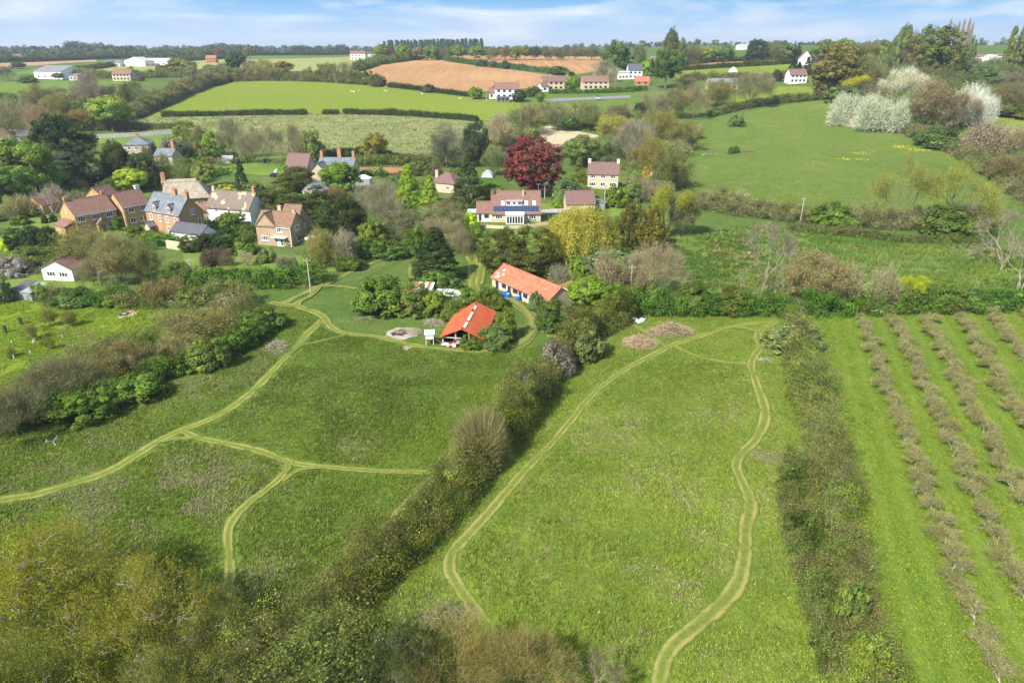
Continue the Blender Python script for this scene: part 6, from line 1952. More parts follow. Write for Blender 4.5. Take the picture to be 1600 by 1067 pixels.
for y in (-1.02, 1.02):
    m = MB(); m.cyl((0.1, y - 0.1, 0.42), (0.1, y + 0.1, 0.42), 0.42, n=16); wv_ = part('wheel', m, B['navy'], trl)
    m = MB(); m.cyl((0.1, y - 0.12, 0.42), (0.1, y + 0.12, 0.42), 0.18, n=12); part('hub', m, B['grey'], wv_)
for q, (x, y, s, c, lab) in enumerate(((-2.9, -Lb / 2 + 0.2, 0.55, 'frame', 'white feed sack slumped at the left post of the red barn'), (-2.1, -Lb / 2 - 0.3, 0.5, 'pink', 'pinkish feed sack in front of the red barn'), (-1.4, -Lb / 2 + 0.1, 0.6, 'offwhite', 'dirty cream feed sack beside the old trailer'))):
    V = unit(rng.normal(size=(60, 3))); m = MB()
    import bmesh
    bm = bmesh.new(); bmesh.ops.create_icosphere(bm, subdivisions=2, radius=1.0)
    V = np.array([v.co[:] for v in bm.verts]); F = np.array([[v.index for v in f.verts] for f in bm.faces]); bm.free()
    V = V * [s * 1.25, s * 0.8, s * 0.5] + [0, 0, s * 0.35] + 0.05 * rng.normal(size=V.shape)
    m.add(V, F); o = obj('feed_sack', m.mesh('feed_sack', B[c], True), None, in_barn(x, y), rz + q); tag(o, lab, 'sack', 'sacks at the mouth of the red barn')

# ------------------------------------------------------------------ the long tiled shed
a = at(768.8, 431.5, 2.1); b = at(856.5, 472.0, 2.1)
u = (b - a).to_2d(); Ll = u.length; u /= Ll; v = Vector((-u.y, u.x))
rg = at(786, 414, 4.2)
Wl = 2 * abs((rg - a).to_2d().dot(v)); Wl = min(max(Wl, 6.0), 8.5)
c2 = a.to_2d() + u * Ll / 2 + v * Wl / 2
rzl = math.atan2(u.y, u.x)
h, rf = house('long_shed', 'long low stone shed with an orange pantile roof and broken openings', (c2.x, c2.y, tz(c2.x, c2.y)), rzl, Ll, Wl, 2.1, 2.1, 'cream', 'orangetile', 'shed', 0.35)
D = (Ll, Wl)
for uu, w_, kind_ in ((-0.40, 1.0, 'd'), (-0.27, 1.6, 'w'), (-0.17, 1.0, 'd'), (-0.06, 1.6, 'w'), (0.03, 1.0, 'd'), (0.12, 1.5, 'w'), (0.24, 1.1, 'd'), (0.36, 1.5, 'w')):
    if kind_ == 'd':
        door(h, D, 'F', uu * Ll, w_, 1.75, 'navy')
    else:
        m = MB(); m.box(uu * Ll - w_ / 2, -Wl / 2 - 0.05, 0.8, uu * Ll + w_ / 2, -Wl / 2 - 0.004, 1.75); fo = part('opening_shade', m, B['navy'], h)  # dark slab on the solid wall stands in for the shade inside
for uu in (-0.335, -0.215, 0.075, 0.18):
    m = MB(); m.box(uu * Ll - 0.55, -Wl / 2 - 0.04, 0.0, uu * Ll + 0.55, -Wl / 2 - 0.004, 1.85); part('white_panel', m, B['offwhite'], h)
sl2 = 2.1 / (Wl / 2)
for x, y in ((-0.44, -2.2), (-0.40, -1.2), (-0.40, -2.7), (-0.36, -2.0), (-0.43, -2.9)):
    m = MB(); xa = x * Ll; z = 2.1 + (y + Wl / 2) * sl2 + 0.24
    m.add([(xa - 0.3, y - 0.25, z - 0.25 * sl2), (xa + 0.3, y - 0.25, z - 0.25 * sl2), (xa + 0.3, y + 0.25, z + 0.25 * sl2), (xa - 0.3, y + 0.25, z + 0.25 * sl2)], [(0, 1, 2, 3)])
    part('glass_tile', m, B['sheet'], rf)
g = spot(893, 464)
sh = empty('tin_shed', (g[0], g[1] + 1, g[2]), rzl); tag(sh, 'little white shed with a rust red roof at the right end of the long shed', 'shed')
w = MB(); w.box(-1.7, -1.4, -0.3, 1.7, 1.4, 1.9); part('wall', w, B['offwhite'], sh)
f = MB(); f.extrude_x([(-1.6, 1.85), (1.6, 2.35), (1.6, 2.42), (-1.6, 1.92)], -1.9, 1.9); part('roof', f, B['rust'], sh)


def barrel(px, py, label, r=0.45, hgt=1.1):
    g = at(px, py)
    root = empty('water_barrel', g); tag(root, label, 'barrel', 'blue barrels in front of the long shed')
    m = MB(); zs = [0, 0.1, 0.35, 0.5, 0.75, 1.0, 1.1]; rs = [0.88, 0.95, 1.0, 1.03, 1.0, 0.95, 0.88]
    for q in range(len(zs) - 1):
        m.tubes([(0, 0, zs[q] * hgt / 1.1)], [(0, 0, zs[q + 1] * hgt / 1.1)], rs[q] * r, rs[q + 1] * r, 14)
    m.cyl((0, 0, 1.09 * hgt / 1.1), (0, 0, 1.1 * hgt / 1.1), r * 0.88, n=14); part('body', m, B['blue'], root)
    m = MB(); m.cyl((0, 0, hgt), (0, 0, hgt + 0.06), r * 0.8, n=14); part('lid', m, B['lead'], root)


barrel(790, 463, 'large blue barrel by the doors of the long shed', 0.6, 1.2)
barrel(794, 466, 'blue barrel with pale lid standing just right of the largest barrel', 0.45, 0.95)
barrel(809, 470, 'single blue barrel halfway along the long shed wall', 0.5, 1.0)

# tin shelters beside the red barn
g = spot(663, 464)
sh = empty('tin_shelter', g, R(-8)); tag(sh, 'small shelter with a red and silver striped tin roof left of the red barn', 'shelter')
w = MB(); w.box(-1.6, -1.3, -0.2, 1.6, 1.3, 1.5); part('wall', w, B['wood'], sh)
for q in range(6):
    f = MB(); xa = -1.9 + q * 0.63; f.extrude_x([(-1.7, 1.55), (1.7, 2.5), (1.7, 2.54), (-1.7, 1.59)], xa, xa + 0.6); part('roof_sheet', f, B['tin'] if q % 2 else B['rust'], sh)
g = spot(707, 468)
sh = empty('ruined_shelter', g, R(-12)); tag(sh, 'collapsed shelter of grey tin sheets among the bushes behind the red barn', 'shelter')
w = MB(); w.box(-3.2, -1.0, -0.2, 3.2, 1.0, 1.0); part('wall', w, B['wood'], sh)
for q in range(6):
    f = MB(); xa = -3.4 + q * 1.15; a_ = 1.0 + 0.4 * rng.random(); b_ = 1.2 + 0.5 * rng.random()
    f.extrude_x([(-1.3, a_), (1.3, b_), (1.3, b_ + 0.04), (-1.3, a_ + 0.04)], xa, xa + 1.05); part('roof_sheet', f, B['tin'], sh)

# the high seat on stilts
g = at(672, 537)
hs = empty('high_seat', g, R(5)); hs.scale = (0.8, 0.8, 0.85); tag(hs, 'small white box on stilts with a slide, beside the red barn', 'hide')
for x in (-0.7, 0.7):
    for y in (-0.7, 0.7):
        m = MB(); m.tubes([(x * 1.1, y * 1.1, -0.2)], [(x, y, 2.0)], 0.09, 0.08, 6); part('leg', m, B['offwhite'], hs)
m = MB(); m.box(-0.95, -0.95, 1.2, 0.95, 0.95, 1.3); part('platform', m, B['wood'], hs)
m = MB(); m.box(-0.85, -0.85, 1.303, 0.85, 0.85, 2.3); part('cabin', m, B['offwhite'], hs)
m = MB(); m.extrude_x([(-1.05, 2.28), (1.05, 2.5), (1.05, 2.58), (-1.05, 2.36)], -1.05, 1.05); part('roof', m, B['frame'], hs)
m = MB(); m.extrude_y([(0.96, 1.25), (2.5, 0.0), (2.6, 0.06), (0.96, 1.4)], -0.3, 0.3); part('slide', m, B['wood'], hs)

# ------------------------------------------------------------------ far farms and houses
def far_house(name, label, px, py, Wpx, depth_m, eave, rise, wall, roof, rz=0.0, cat='house', wins=3, floors=2, chim=(), kind='gable', dist=None, frame='frame', lift_=0.0):
    g = at(px, py) if dist is None else far(px, dist)
    L = Wpx * m_per_px(g)
    h, rf = house(name, label, (g.x, g.y + depth_m / 2, tz(g.x, g.y + depth_m / 2) + lift_), R(rz), L, depth_m, eave, rise, wall, roof, cat, 0.3, None, kind)
    for f_ in range(floors):
        z = 1.5 + f_ * 2.6
        for q in range(wins):
            u = ((q + 0.5) / wins - 0.5) * L * 0.92
            w_ = min(1.6, L / wins * 0.5)
            m = MB(); m.box(u - w_ / 2, -depth_m / 2 - 0.06, z - 0.65, u + w_ / 2, -depth_m / 2 - 0.004, z + 0.65); fo = part('window', m, B['glass'], h)
    for c in chim:
        chimney(rf, c * L, 0, eave + rise * 0.6, eave + rise + 1.4, 1.2, 0.9, 'brick', 0)
    return h, rf, L


far_house('farmhouse', 'white farmhouse with a red roof at the corner of the sheep field', 792, 155, 38, 8, 5.2, 3.2, 'white', 'redtile', 2, wins=4, chim=(0.46,))
far_house('farm_annexe', 'low pinkish annexe joined to the left of the white farmhouse', 771, 155, 14, 7, 3.0, 2.6, 'offwhite', 'mauvetile', 2, wins=2, floors=1, cat='annexe')
far_house('stable', 'small dark stable with open bays below the white farmhouse', 786, 161, 20, 4, 2.4, 0.5, 'wood', 'darkslate', 2, wins=3, floors=1, cat='stable')
far_house('stone_cottage', 'cream stone cottage pair with grey roof left of the round green tree', 868, 142, 42, 9, 5.0, 3.0, 'cream', 'mauvetile', 4, wins=5, chim=(-0.2, 0.45), cat='cottage')
far_house('stone_cottage', 'cream stone cottage with a red-brown roof right of the round green tree', 930, 141, 42, 9, 4.6, 3.2, 'cream', 'redtile', 3, wins=5, chim=(-0.02,), cat='cottage')
far_house('porch_house', 'tiny white gabled house below the left end of the grey cottage pair', 849, 144, 12, 6, 3.0, 2.0, 'white', 'mauvetile', 20, wins=1, floors=1, cat='cottage')
far_house('modern_house', 'modern white house with a dark solar roof on the far hillside', 992, 124, 22, 9, 5.6, 4.2, 'white', 'darkslate', 0, wins=3)
far_house('white_extension', 'flat white wing left of the modern dark roofed house', 974, 124.5, 16, 8, 4.4, 0.6, 'offwhite', 'sheet', 0, wins=3, floors=1, cat='extension')
far_house('tiled_barn', 'small barn with an orange roof below the modern white house', 1004, 134, 22, 7, 2.2, 3.0, 'brick', 'orangetile', -4, wins=2, floors=1, cat='barn')
far_house('stone_barn', 'long pale stone barn half hidden behind the two big oaks', 1130, 141, 46, 9, 3.6, 2.4, 'cream', 'greysheet', 0, wins=5, floors=1, cat='barn')
far_house('white_cottage', 'white cottage with a brown roof and three dark cypresses behind it', 1246, 131, 27, 8, 4.6, 3.4, 'white', 'mauvetile', 3, wins=4, cat='cottage')
far_house('gabled_house', 'white house with a steep red gable on the right skyline', 1260, 85, 14, 8, 5.0, 4.5, 'white', 'redtile', 80, wins=2, dist=560)
far_house('grey_shed', 'flat pale industrial shed among the trees on the skyline', 1029, 84, 17, 14, 6, 0.8, 'offwhite', 'greysheet', 0, 'shed', 2, 1, dist=640)
far_house('white_warehouse', 'white box warehouse on the right of the central skyline', 1160, 80, 12, 15, 4.5, 0.8, 'offwhite', 'sheet', 0, 'warehouse', 0, 0, dist=800)
far_house('white_manor', 'tall white house with a red roof alone on the left skyline', 558, 86, 23, 10, 6.2, 2.6, 'white', 'redtile', 6, wins=4, chim=(-0.2, 0.25), dist=820)
far_house('white_barn', 'low white outbuilding just right of the tall white skyline house', 580, 86, 11, 8, 3.4, 1.4, 'white', 'sheet', 6, 'outbuilding', 2, 1, dist=815)
far_house('yellow_house', 'yellow house with an orange-brown roof beyond the left woods', 191, 127, 29, 9, 4.8, 3.2, 'cream', 'browntile', -2, wins=5)
h_, rf_, L_ = far_house('farm_barn', 'big pale farm barn with a grey roof on the far left', 82, 124, 52, 26, 5.0, 4.0, 'white', 'greysheet', -14, 'barn', 4, 1)
far_house('farm_barn', 'small white lean-to barn right of the big grey roofed barn', 117, 126.5, 14, 12, 3.0, 1.4, 'white', 'greysheet', -10, 'barn', 2, 1)
far_house('poultry_shed', 'long white farm shed, right one of the far left pair', 232, 95, 56, 18, 4.0, 2.4, 'white', 'sheet', 2, 'shed', 6, 1, dist=760)
far_house('poultry_shed', 'white farm shed with a gable end, left one of the far left pair', 207, 95.5, 22, 24, 5.0, 3.4, 'white', 'sheet', 78, 'shed', 2, 1, dist=740)
far_house('farm_shed', 'low grey farm shed left of the two long white sheds', 172, 97, 24, 14, 3.4, 1.8, 'offwhite', 'greysheet', 4, 'shed', 3, 1, dist=740)
far_house('red_roofed_house', 'house with an orange roof beside the red tree on the left skyline', 328, 89, 15, 9, 4.4, 3.0, 'brick', 'orangetile', 5, wins=3, dist=820)
far_house('far_cottage', 'tiny white cottage in the dark trees at the left horizon', 24, 92, 11, 9, 4.5, 3, 'white', 'mauvetile', 5, wins=3, dist=900, cat='cottage')
for q, (px, w_, d_, roof_, lab) in enumerate(((1510, 12, 520, 'sheet', 'white mobile home, leftmost of the row on the right skyline'), (1530, 15, 505, 'redtile', 'white house with a red roof, second of the right skyline row'), (1548, 13, 500, 'sheet', 'white mobile home in the middle of the right skyline row'), (1566, 14, 512, 'mauvetile', 'white bungalow with a dull roof, fourth on the right skyline'), (1586, 15, 500, 'sheet', 'white mobile home at the right end of the skyline row'))):
    g = far(px, d_)
    far_house('mobile_home', lab, px, 80, w_, 5, 3.2, 1.3, 'white', roof_, 8 * (q % 3) - 8, 'mobile home', 3, 1, dist=d_, lift_=2.5)
far_house('far_cottage', 'cream cottage peeping out of the trees left of the big round tree', 1395, 84, 10, 8, 4.2, 2.6, 'cream', 'browntile', 0, wins=3, dist=560, cat='cottage')
far_house('far_cottage', 'small white cottage below the skyline trees right of centre', 1149, 92, 6, 6, 3.2, 2.4, 'white', 'mauvetile', 70, wins=1, floors=1, dist=520, cat='cottage')

# horse trailer on the arena
g = at(934, 157)
tr = empty('horse_trailer', g, R(3)); tag(tr, 'dark horse trailer with pale sides standing on the riding arena', 'trailer')
m = MB(); m.box(-1.4, -0.9, 0.5, 1.4, 0.9, 2.2); part('body', m, B['lead'], tr)
m = MB(); m.box(-1.7, -1.1, 2.2, 1.7, 1.1, 2.45); part('roof', m, B['navy'], tr)
for x in (-0.5, 0.5):
    for y in (-0.95, 0.95):
        m = MB(); m.cyl((x, y - 0.08, 0.35), (x, y + 0.08, 0.35), 0.35, n=12); part('wheel', m, B['navy'], tr)


def car(px, py, rz, mat, label):
    g = at(px, py)
    r = empty('parked_car', (g.x, g.y, g.z), R(rz)); tag(r, label, 'car')
    m = MB(); m.extrude_y([(-2.1, 0.35), (2.1, 0.35), (2.15, 0.75), (1.3, 0.9), (0.6, 1.42), (-1.2, 1.45), (-1.95, 0.95), (-2.15, 0.8)], -0.85, 0.85); part('body', m, B[mat], r)
    m = MB(); m.extrude_y([(1.18, 0.95), (0.56, 1.38), (-1.12, 1.40), (-1.75, 0.98)], -0.87, 0.87); part('windows', m, B['glass'], r)
    for x in (-1.3, 1.35):
        for y in (-0.84, 0.84):
            m = MB(); m.cyl((x, y - 0.1, 0.33), (x, y + 0.1, 0.33), 0.33, n=14); wq = part('wheel', m, B['navy'], r)
            m = MB(); m.cyl((x, y - 0.115, 0.33), (x, y + 0.115, 0.33), 0.18, n=10); part('rim', m, B['lead'], wq)


car(551, 257, 5, 'frame', 'white car parked by the dark hedge behind the slate house')
car(431, 277, 20, 'navy', 'dark blue car parked left of the stone barn house')
car(438, 271, 20, 'frame', 'white car parked behind the dark blue car')
car(500, 368, -20, 'grey', 'grey car parked on the gravel right of the tan stone house')
# ------------------------------------------------------------------ poles
B['polewood'] = plain('pale_pole_wood', (0.44, 0.39, 0.32), 0.9, 0.15, 2)


def pole(px, ytop, ybase, label, arm=True, box=False):
    g = at(px, ybase)
    dx, dy, dz = ray(px, ytop)
    t = math.hypot(g.x, g.y) / math.hypot(dx, dy)
    h = max(5.0, CAM_H + dz * t - g.z)
    r = empty('telegraph_pole', g, R(20)); tag(r, label, 'pole', 'telegraph poles')
    m = MB(); m.cyl((0, 0, -0.5), (0, 0, h), 0.15, 0.11, 8); part('shaft', m, B['polewood'], r)
    if arm:
        m = MB(); m.box(-0.7, -0.06, h - 0.55, 0.7, 0.06, h - 0.43); a = part('crossarm', m, B['polewood'], r)
        for x in (-0.6, 0.0, 0.6):
            m = MB(); m.cyl((x, 0, h - 0.428), (x, 0, h - 0.22), 0.05, 0.04, 6); part('insulator', m, B['grey'], a)
    if box:
        m = MB(); m.cyl((0.45, 0, h * 0.42), (0.45, 0, h * 0.42 + 1.1), 0.42, n=12); part('transformer', m, B['sheet'], r)
    return r


for a in ((486, 403, 458, 'pale pole standing beside the junction of mown paths'), (302, 417, 440, 'pole rising from the clipped hedge in front of the cottages'),
          (157, 413, 446, 'pole with a grey transformer right of the white hut', True, True), (682, 409, 432, 'pole in front of the dark conifer by the drive'),
          (984, 414, 470, 'tall pole in the scrub behind the middle hedge'), (1250, 308, 350, 'leaning pole in the twiggy hedge below the hill field'),
          (944, 288, 324, 'pole beside the grey-green shed'), (1015, 263, 286, 'pole with a transformer beside the orange bush', True, True),
          (376, 268, 301, 'tall pole behind the white cottage'), (623, 346, 373, 'pole among the thicket left of the dark conifer'),
          (536, 188, 216, 'lone pole standing in the rough field'), (851, 291, 312, 'pole right of the solar panel house under the copper beech'),
          (205, 310, 352, 'pole in front of the second golden stone house', False), (760, 158 - 14, 160, 'pole by the white farmhouse at the sheep field', False), (712, 134, 147, 'thin pole at the edge of the ploughed field', False),
          (1073, 120, 138, 'pole with a pale lamp right of the big green poplar', False), (361, 158, 178, 'pole in the sheep field', False)):
    pole(*a)

# ------------------------------------------------------------------ sheep
B['wool'] = plain('wool', (0.66, 0.60, 0.48), 0.95, 0.08, 6)
B['face'] = plain('sheep_face', (0.50, 0.45, 0.38), 0.9, 0.1, 6)


def blob(rx, ry, rz_, sub=2, noise=0.0):
    bm = bmesh.new(); bmesh.ops.create_icosphere(bm, subdivisions=sub, radius=1.0)
    V = np.array([v.co[:] for v in bm.verts]); F = np.array([[v.index for v in f.verts] for f in bm.faces]); bm.free()
    V = V * (1 + noise * rng.normal(size=(len(V), 1)))
    return V * [rx, ry, rz_], F


def sheep_mesh():
    """body, neck, head and legs grown as one skin"""
    pts = [((-0.5, 0, 0.66), 0.22), ((-0.2, 0, 0.68), 0.29), ((0.2, 0, 0.68), 0.28), ((0.45, 0, 0.72), 0.21), ((0.62, 0, 0.86), 0.12), ((0.8, 0, 0.9), 0.10), ((0.96, 0, 0.82), 0.065)]
    V = [p for p, _ in pts]; Rr = [r for _, r in pts]; E = [(i, i + 1) for i in range(len(pts) - 1)]
    for x, root in ((-0.42, 0), (0.4, 3)):
        for y in (-0.13, 0.13):
            k = len(V)
            V += [(x, y, 0.48), (x + (0.05 if root else -0.06), y, 0.26), (x, y, 0.0)]; Rr += [0.10, 0.05, 0.045]
            E += [(root, k), (k, k + 1), (k + 1, k + 2)]
    for y in (-0.14, 0.14):
        k = len(V); V.append((0.74, y, 0.94)); Rr.append(0.03); E.append((5, k))
    me = bpy.data.meshes.new('sheep_skin'); me.from_pydata(V, E, [])
    o = bpy.data.objects.new('sheep_skin', me); COL.objects.link(o)
    sk = o.modifiers.new('skin', 'SKIN')
    for i_, r_ in enumerate(Rr):
        me.skin_vertices[0].data[i_].radius = (r_, r_)
    me.skin_vertices[0].data[1].use_root = True
    o.modifiers.new('sub', 'SUBSURF').render_levels = 1
    dg = bpy.context.evaluated_depsgraph_get()
    m2 = bpy.data.meshes.new_from_object(o.evaluated_get(dg)); bpy.data.objects.remove(o)
    m2.name = 'sheep'; m2.materials.clear(); m2.materials.append(B['wool'])
    return m2


sm = sheep_mesh()
for k, (px, py, rz_, lab) in enumerate(((549, 145, 10, 'pale sheep grazing, leftmost of the group of three'), (553.5, 145.8, 160, 'pale sheep in the middle of the group of three'), (562, 143.5, 40, 'pale sheep standing a little apart to the right of the group of three'),
                               (600.5, 143.3, 100, 'left sheep of the close pair in the middle of the sheep field'), (603.5, 145, 20, 'right sheep of the close pair in the middle of the sheep field'), (660.5, 149, 150, 'single sheep right of the pair, below the ploughed soil'), (718.5, 156, 15, 'single sheep farthest right in the sheep field'))):
    g = at(px, py)
    o = obj('sheep', sm, None, g, R(rz_)); o.scale = (1.15, 1.15, 1.15)
    tag(o, lab, 'sheep', 'sheep in the bright green field')

# ------------------------------------------------------------------ bonfire places, heaps and litter
def disc(name, px, py, r, mat, label, cat, rough=0.25, hgt=0.06):
    g = at(px, py)
    m = MB(); k = 28
    a = np.arange(k) * 2 * math.pi / k
    rr = r * (1 + rough * (vnoise(np.cos(a) * 3 + px, np.sin(a) * 3 + py, 1.0) - 0.5) * 2)
    V = [(0, 0, hgt)] + [(x, y, hgt * 0.8) for x, y in zip(np.cos(a) * rr * 0.6, np.sin(a) * rr * 0.6)] + [(x, y, -0.05) for x, y in zip(np.cos(a) * rr, np.sin(a) * rr)]
    F3 = [(0, 1 + i_, 1 + (i_ + 1) % k) for i_ in range(k)]
    m.add(V, F3); m.add(V[1:], [(i_, k + i_, k + (i_ + 1) % k, (i_ + 1) % k) for i_ in range(k)])
    o = obj(name, m.mesh(name, mat, True), None, (g.x, g.y, g.z + 0.03)); tag(o, label, cat)
    return o


disc('ash_patch', 626, 521, 2.9, B['ash'], 'round pale ash patch of a bonfire in the grass left of the red barn', 'bonfire', hgt=0.1)
disc('burnt_patch', 625, 521, 1.9, B['char'], 'charred middle of the bonfire patch left of the red barn', 'bonfire', 0.35, 0.2)
disc('ash_patch', 200, 491, 2.3, B['pink'], 'pinkish burnt ring in the young orchard below the mixed hedge', 'bonfire', 0.5)
disc('burnt_patch', 195, 491, 1.3, B['char'], 'dark fire ring with ash inside in the young orchard', 'bonfire', 0.2, 0.14)
disc('ash_patch', 194.6, 491, 0.6, B['ash'], 'grey ash in the middle of the dark fire ring', 'bonfire', 0.3, 0.2)
disc('bare_patch', 636, 544, 0.9, B['ash'], 'small bare earth patch in the grass below the bonfire', 'bare patch', 0.5)


def heap(name, px, py, rx, ry, hgt, col, label, cat, n=1600, ln=1.1, rz_=0.0, w=0.02):
    g = at(px, py)
    a = rng.random(n) * 6.283; r = rng.random(n) ** 0.5
    x = np.cos(a) * r * rx; y = np.sin(a) * r * ry
    z = hgt * (1 - r ** 2) * rng.random(n) ** 0.4 * (0.6 + 0.7 * vnoise(x + px, y + py, 1.3))
    d = np.column_stack([rng.normal(size=n), rng.normal(size=n) * 0.8, rng.normal(size=n) * 0.22 + 0.08])
    m = MB(); t_ = np.asarray(col) * np.clip(1 + 0.3 * rng.normal(size=(n, 1)), 0.3, 1.7)
    m.slivers(np.column_stack([x, y, z]) - d * 0.3, unit(d) * ln * (0.4 + 0.9 * rng.random((n, 1))), w, t_)
    o = obj(name, m.mesh(name, M_twig), None, g, rz_); o.color = (1, 1, 1, 1)
    return tag(o, label, cat)


heap('brush_pile', 1048, 519, 4.2, 2.6, 1.5, (0.38, 0.30, 0.17), 'larger pile of cut dry branches beyond the forked path', 'brush pile', 3200, 1.3, 0.1, 0.028)
heap('brush_pile', 1000, 537, 2.9, 2.6, 1.3, (0.43, 0.33, 0.20), 'smaller pinkish pile of cut branches by the middle hedge', 'brush pile', 2400, 1.2, 0.0, 0.028)
heap('dead_branches', 432, 543, 2.0, 3.4, 0.7, (0.42, 0.36, 0.28), 'pale dead bramble stems in the grass left of the main path', 'dead stems', 500, 1.1, 0.3)
heap('dead_branches', 646, 520, 1.4, 1.6, 0.9, (0.45, 0.39, 0.28), 'dry yellow stalks beside the bonfire patch', 'dead stems', 450, 1.2)
heap('dead_branches', 678, 506, 2.0, 1.5, 0.8, (0.40, 0.34, 0.24), 'dry bent stalks at the left eave of the red barn', 'dead stems', 500, 1.2)
heap('dead_branches', 575, 500, 4.0, 1.6, 0.5, (0.26, 0.25, 0.13), 'thin grey stems in the rough grass above the bonfire', 'dead stems', 420, 1.1)
heap('dead_branches', 1195, 563, 1.2, 0.8, 0.5, (0.42, 0.36, 0.28), 'pale dry stems by the bend of the right mown path', 'dead stems', 260, 0.9)
heap('dead_branches', 700, 965, 3.0, 2.0, 0.6, (0.34, 0.26, 0.18), 'dry brown bracken near the foot of the left loop path', 'dead stems', 900, 0.9, 0.2, 0.012)
heap('dead_branches', 1195, 715, 1.6, 2.4, 0.5, (0.33, 0.27, 0.17), 'dry brown grass clump between the right path and the orchard hedge', 'dead stems', 700, 0.7, 0.2, 0.012)
heap('dead_branches', 1108, 243, 4.0, 0.8, 0.6, (0.36, 0.31, 0.24), 'pale line of cut branches left of the tiny bushes in the hill field', 'dead stems', 500, 1.2, 0.0, 0.05)
heap('dead_branches', 1170, 238, 3.0, 0.7, 0.6, (0.30, 0.16, 0.08), 'rusty brown line of branches right of the tiny bushes in the hill field', 'dead stems', 500, 1.2, 0.0, 0.05)
heap('rubbish_pile', 626, 520, 1.4, 1.0, 0.7, (0.38, 0.27, 0.22), 'heap of charred boards and branches on the bonfire patch', 'rubbish', 300, 1.0, 0, 0.06)
# antler-like bleached branch
g = at(84, 690)
m = MB(); grow(m, (0, 0, 0), 1.6, 1.6, 3, 0.06, 0.3, 2, up=-0.1, n=5, r_min=0.02)
o = obj('bleached_branch', m.mesh('bleached_branch', B['offwhite']), None, (g.x, g.y, g.z + 0.05)); o.rotation_euler = (R(65), 0, R(40)); tag(o, 'bleached forked branch lying in the grass at the left', 'branch')
for k, (px, py, s, lab) in enumerate(((985, 499, 1.0, 'torn white plastic sheet in the grass at the end of the middle hedge'), (1003, 501, 0.7, 'scrap of white sheeting right of the torn plastic sheet'), (996, 504, 0.6, 'small pale scrap lying between the white sheets'))):
    g = at(px, py); n_ = 7
    GX, GY = np.meshgrid(np.linspace(-1, 1, n_), np.linspace(-0.6, 0.6, n_))
    Zs = 0.25 * rng.random((n_, n_))
    ii = (np.arange(n_ - 1)[:, None] * n_ + np.arange(n_ - 1)[None]).ravel()
    m = MB(); m.add(np.stack([GX * s * 1.2, GY * s * 1.2, Zs + 0.1], -1).reshape(-1, 3), np.stack([ii, ii + 1, ii + n_ + 1, ii + n_], 1))
    o = obj('plastic_sheet', m.mesh('plastic_sheet', B['canvas'], True), None, g, k); tag(o, lab, 'litter')

# ------------------------------------------------------------------ young orchard: saplings, guards and stakes
B['guard'] = plain('dark_mesh_guard', (0.09, 0.13, 0.06), 0.8)
for k, (px, py, lab) in enumerate(((33, 507, 'dark green mesh tree guard, right one of the two in the young orchard'), (9, 520, 'dark green mesh tree guard, left one at the picture edge'))):
    g = at(px, py)
    r_ = empty('tree_guard', g); tag(r_, lab, 'tree guard', 'tree guards in the young orchard')
    m = MB(); m.tubes([(0, 0, 0)], [(0, 0, 1.25)], 0.3, 0.3, 12); part('mesh_sleeve', m, B['guard'], r_)
    for a in (0, 2.1, 4.2):
        m = MB(); m.cyl((0.33 * math.cos(a), 0.33 * math.sin(a), -0.2), (0.33 * math.cos(a), 0.33 * math.sin(a), 1.4), 0.035, n=6); part('stake', m, B['wood'], r_)
for px, py in ((19, 537), (52, 537), (48, 553), (22, 561), (98, 528), (115, 545), (54, 534), (124, 529)):
    g = at(px, py)
    r_ = empty('planted_sapling', g); tag(r_, 'short pale tube guarding a sapling in the young orchard', 'sapling', 'sapling tubes in the young orchard')
    m = MB(); m.cyl((0, 0, 0), (0, 0, 0.6), 0.06, n=8); part('tube', m, B['canvas'], r_)
    m = MB(); m.cyl((0.12, 0, -0.1), (0.12, 0, 1.0), 0.025, n=6); part('stake', m, B['wood'], r_)
# hives and boxes below the mixed hedge
for k, (px, py, lab) in enumerate(((251, 476, 'pale wooden beehive, leftmost below the mixed hedge'), (259, 476, 'pale wooden beehive, middle one below the mixed hedge'), (267, 476.5, 'pale wooden beehive, right one below the mixed hedge'))):
    g = at(px, py + 3)
    r_ = empty('beehive', g, k * 0.3); tag(r_, lab, 'beehive', 'beehives under the hedge')
    m = MB(); m.box(-0.35, -0.35, 0.2, 0.35, 0.35, 1.0); part('box', m, B['cream'], r_)
    m = MB(); m.box(-0.42, -0.42, 1.003, 0.42, 0.42, 1.12); part('lid', m, B['sheet'], r_)
    for x in (-0.28, 0.28):
        m = MB(); m.box(x - 0.05, -0.33, -0.1, x + 0.05, 0.33, 0.197); part('leg', m, B['wood'], r_)
# ------------------------------------------------------------------ trees and bushes, one by one
# far left, from the edge towards the pines
T('bare', -12, 148, 62, 226, C_grey, 'tall grey bare tree at the left edge above the bungalow roofs')
T('sparse', 44, 130, 92, 178, (0.16, 0.14, 0.06), 'brownish tree with the pink tree below it, left of the bare grey-pink tree')
T('bare', 118, 110, 168, 185, (0.24, 0.19, 0.15), 'tall bare grey-pink tree left of the yellow house')
T('sparse', 72, 146, 122, 196, (0.17, 0.16, 0.055), 'olive tree above the top of the biggest dark evergreen')
T('bare', 50, 158, 90, 236, C_pink, 'tall narrow pink-brown tree left of the biggest dark evergreen')
T('sparse', 104, 170, 146, 206, C_bronze, 'golden-brown round tree just behind the biggest dark evergreen')
T('broad', 147, 150, 207, 208, C_ygreen, 'yellow-green tree with a pale trunk at the left end of the grey fence')
T('broad', 124, 154, 152, 190, (0.075, 0.13, 0.035), 'mid green tree left of the yellow-green fence tree')
T('sparse', 195, 128, 222, 176, (0.09, 0.12, 0.035), 'green tree in the corner of the twiggy hedge by the sheep field')
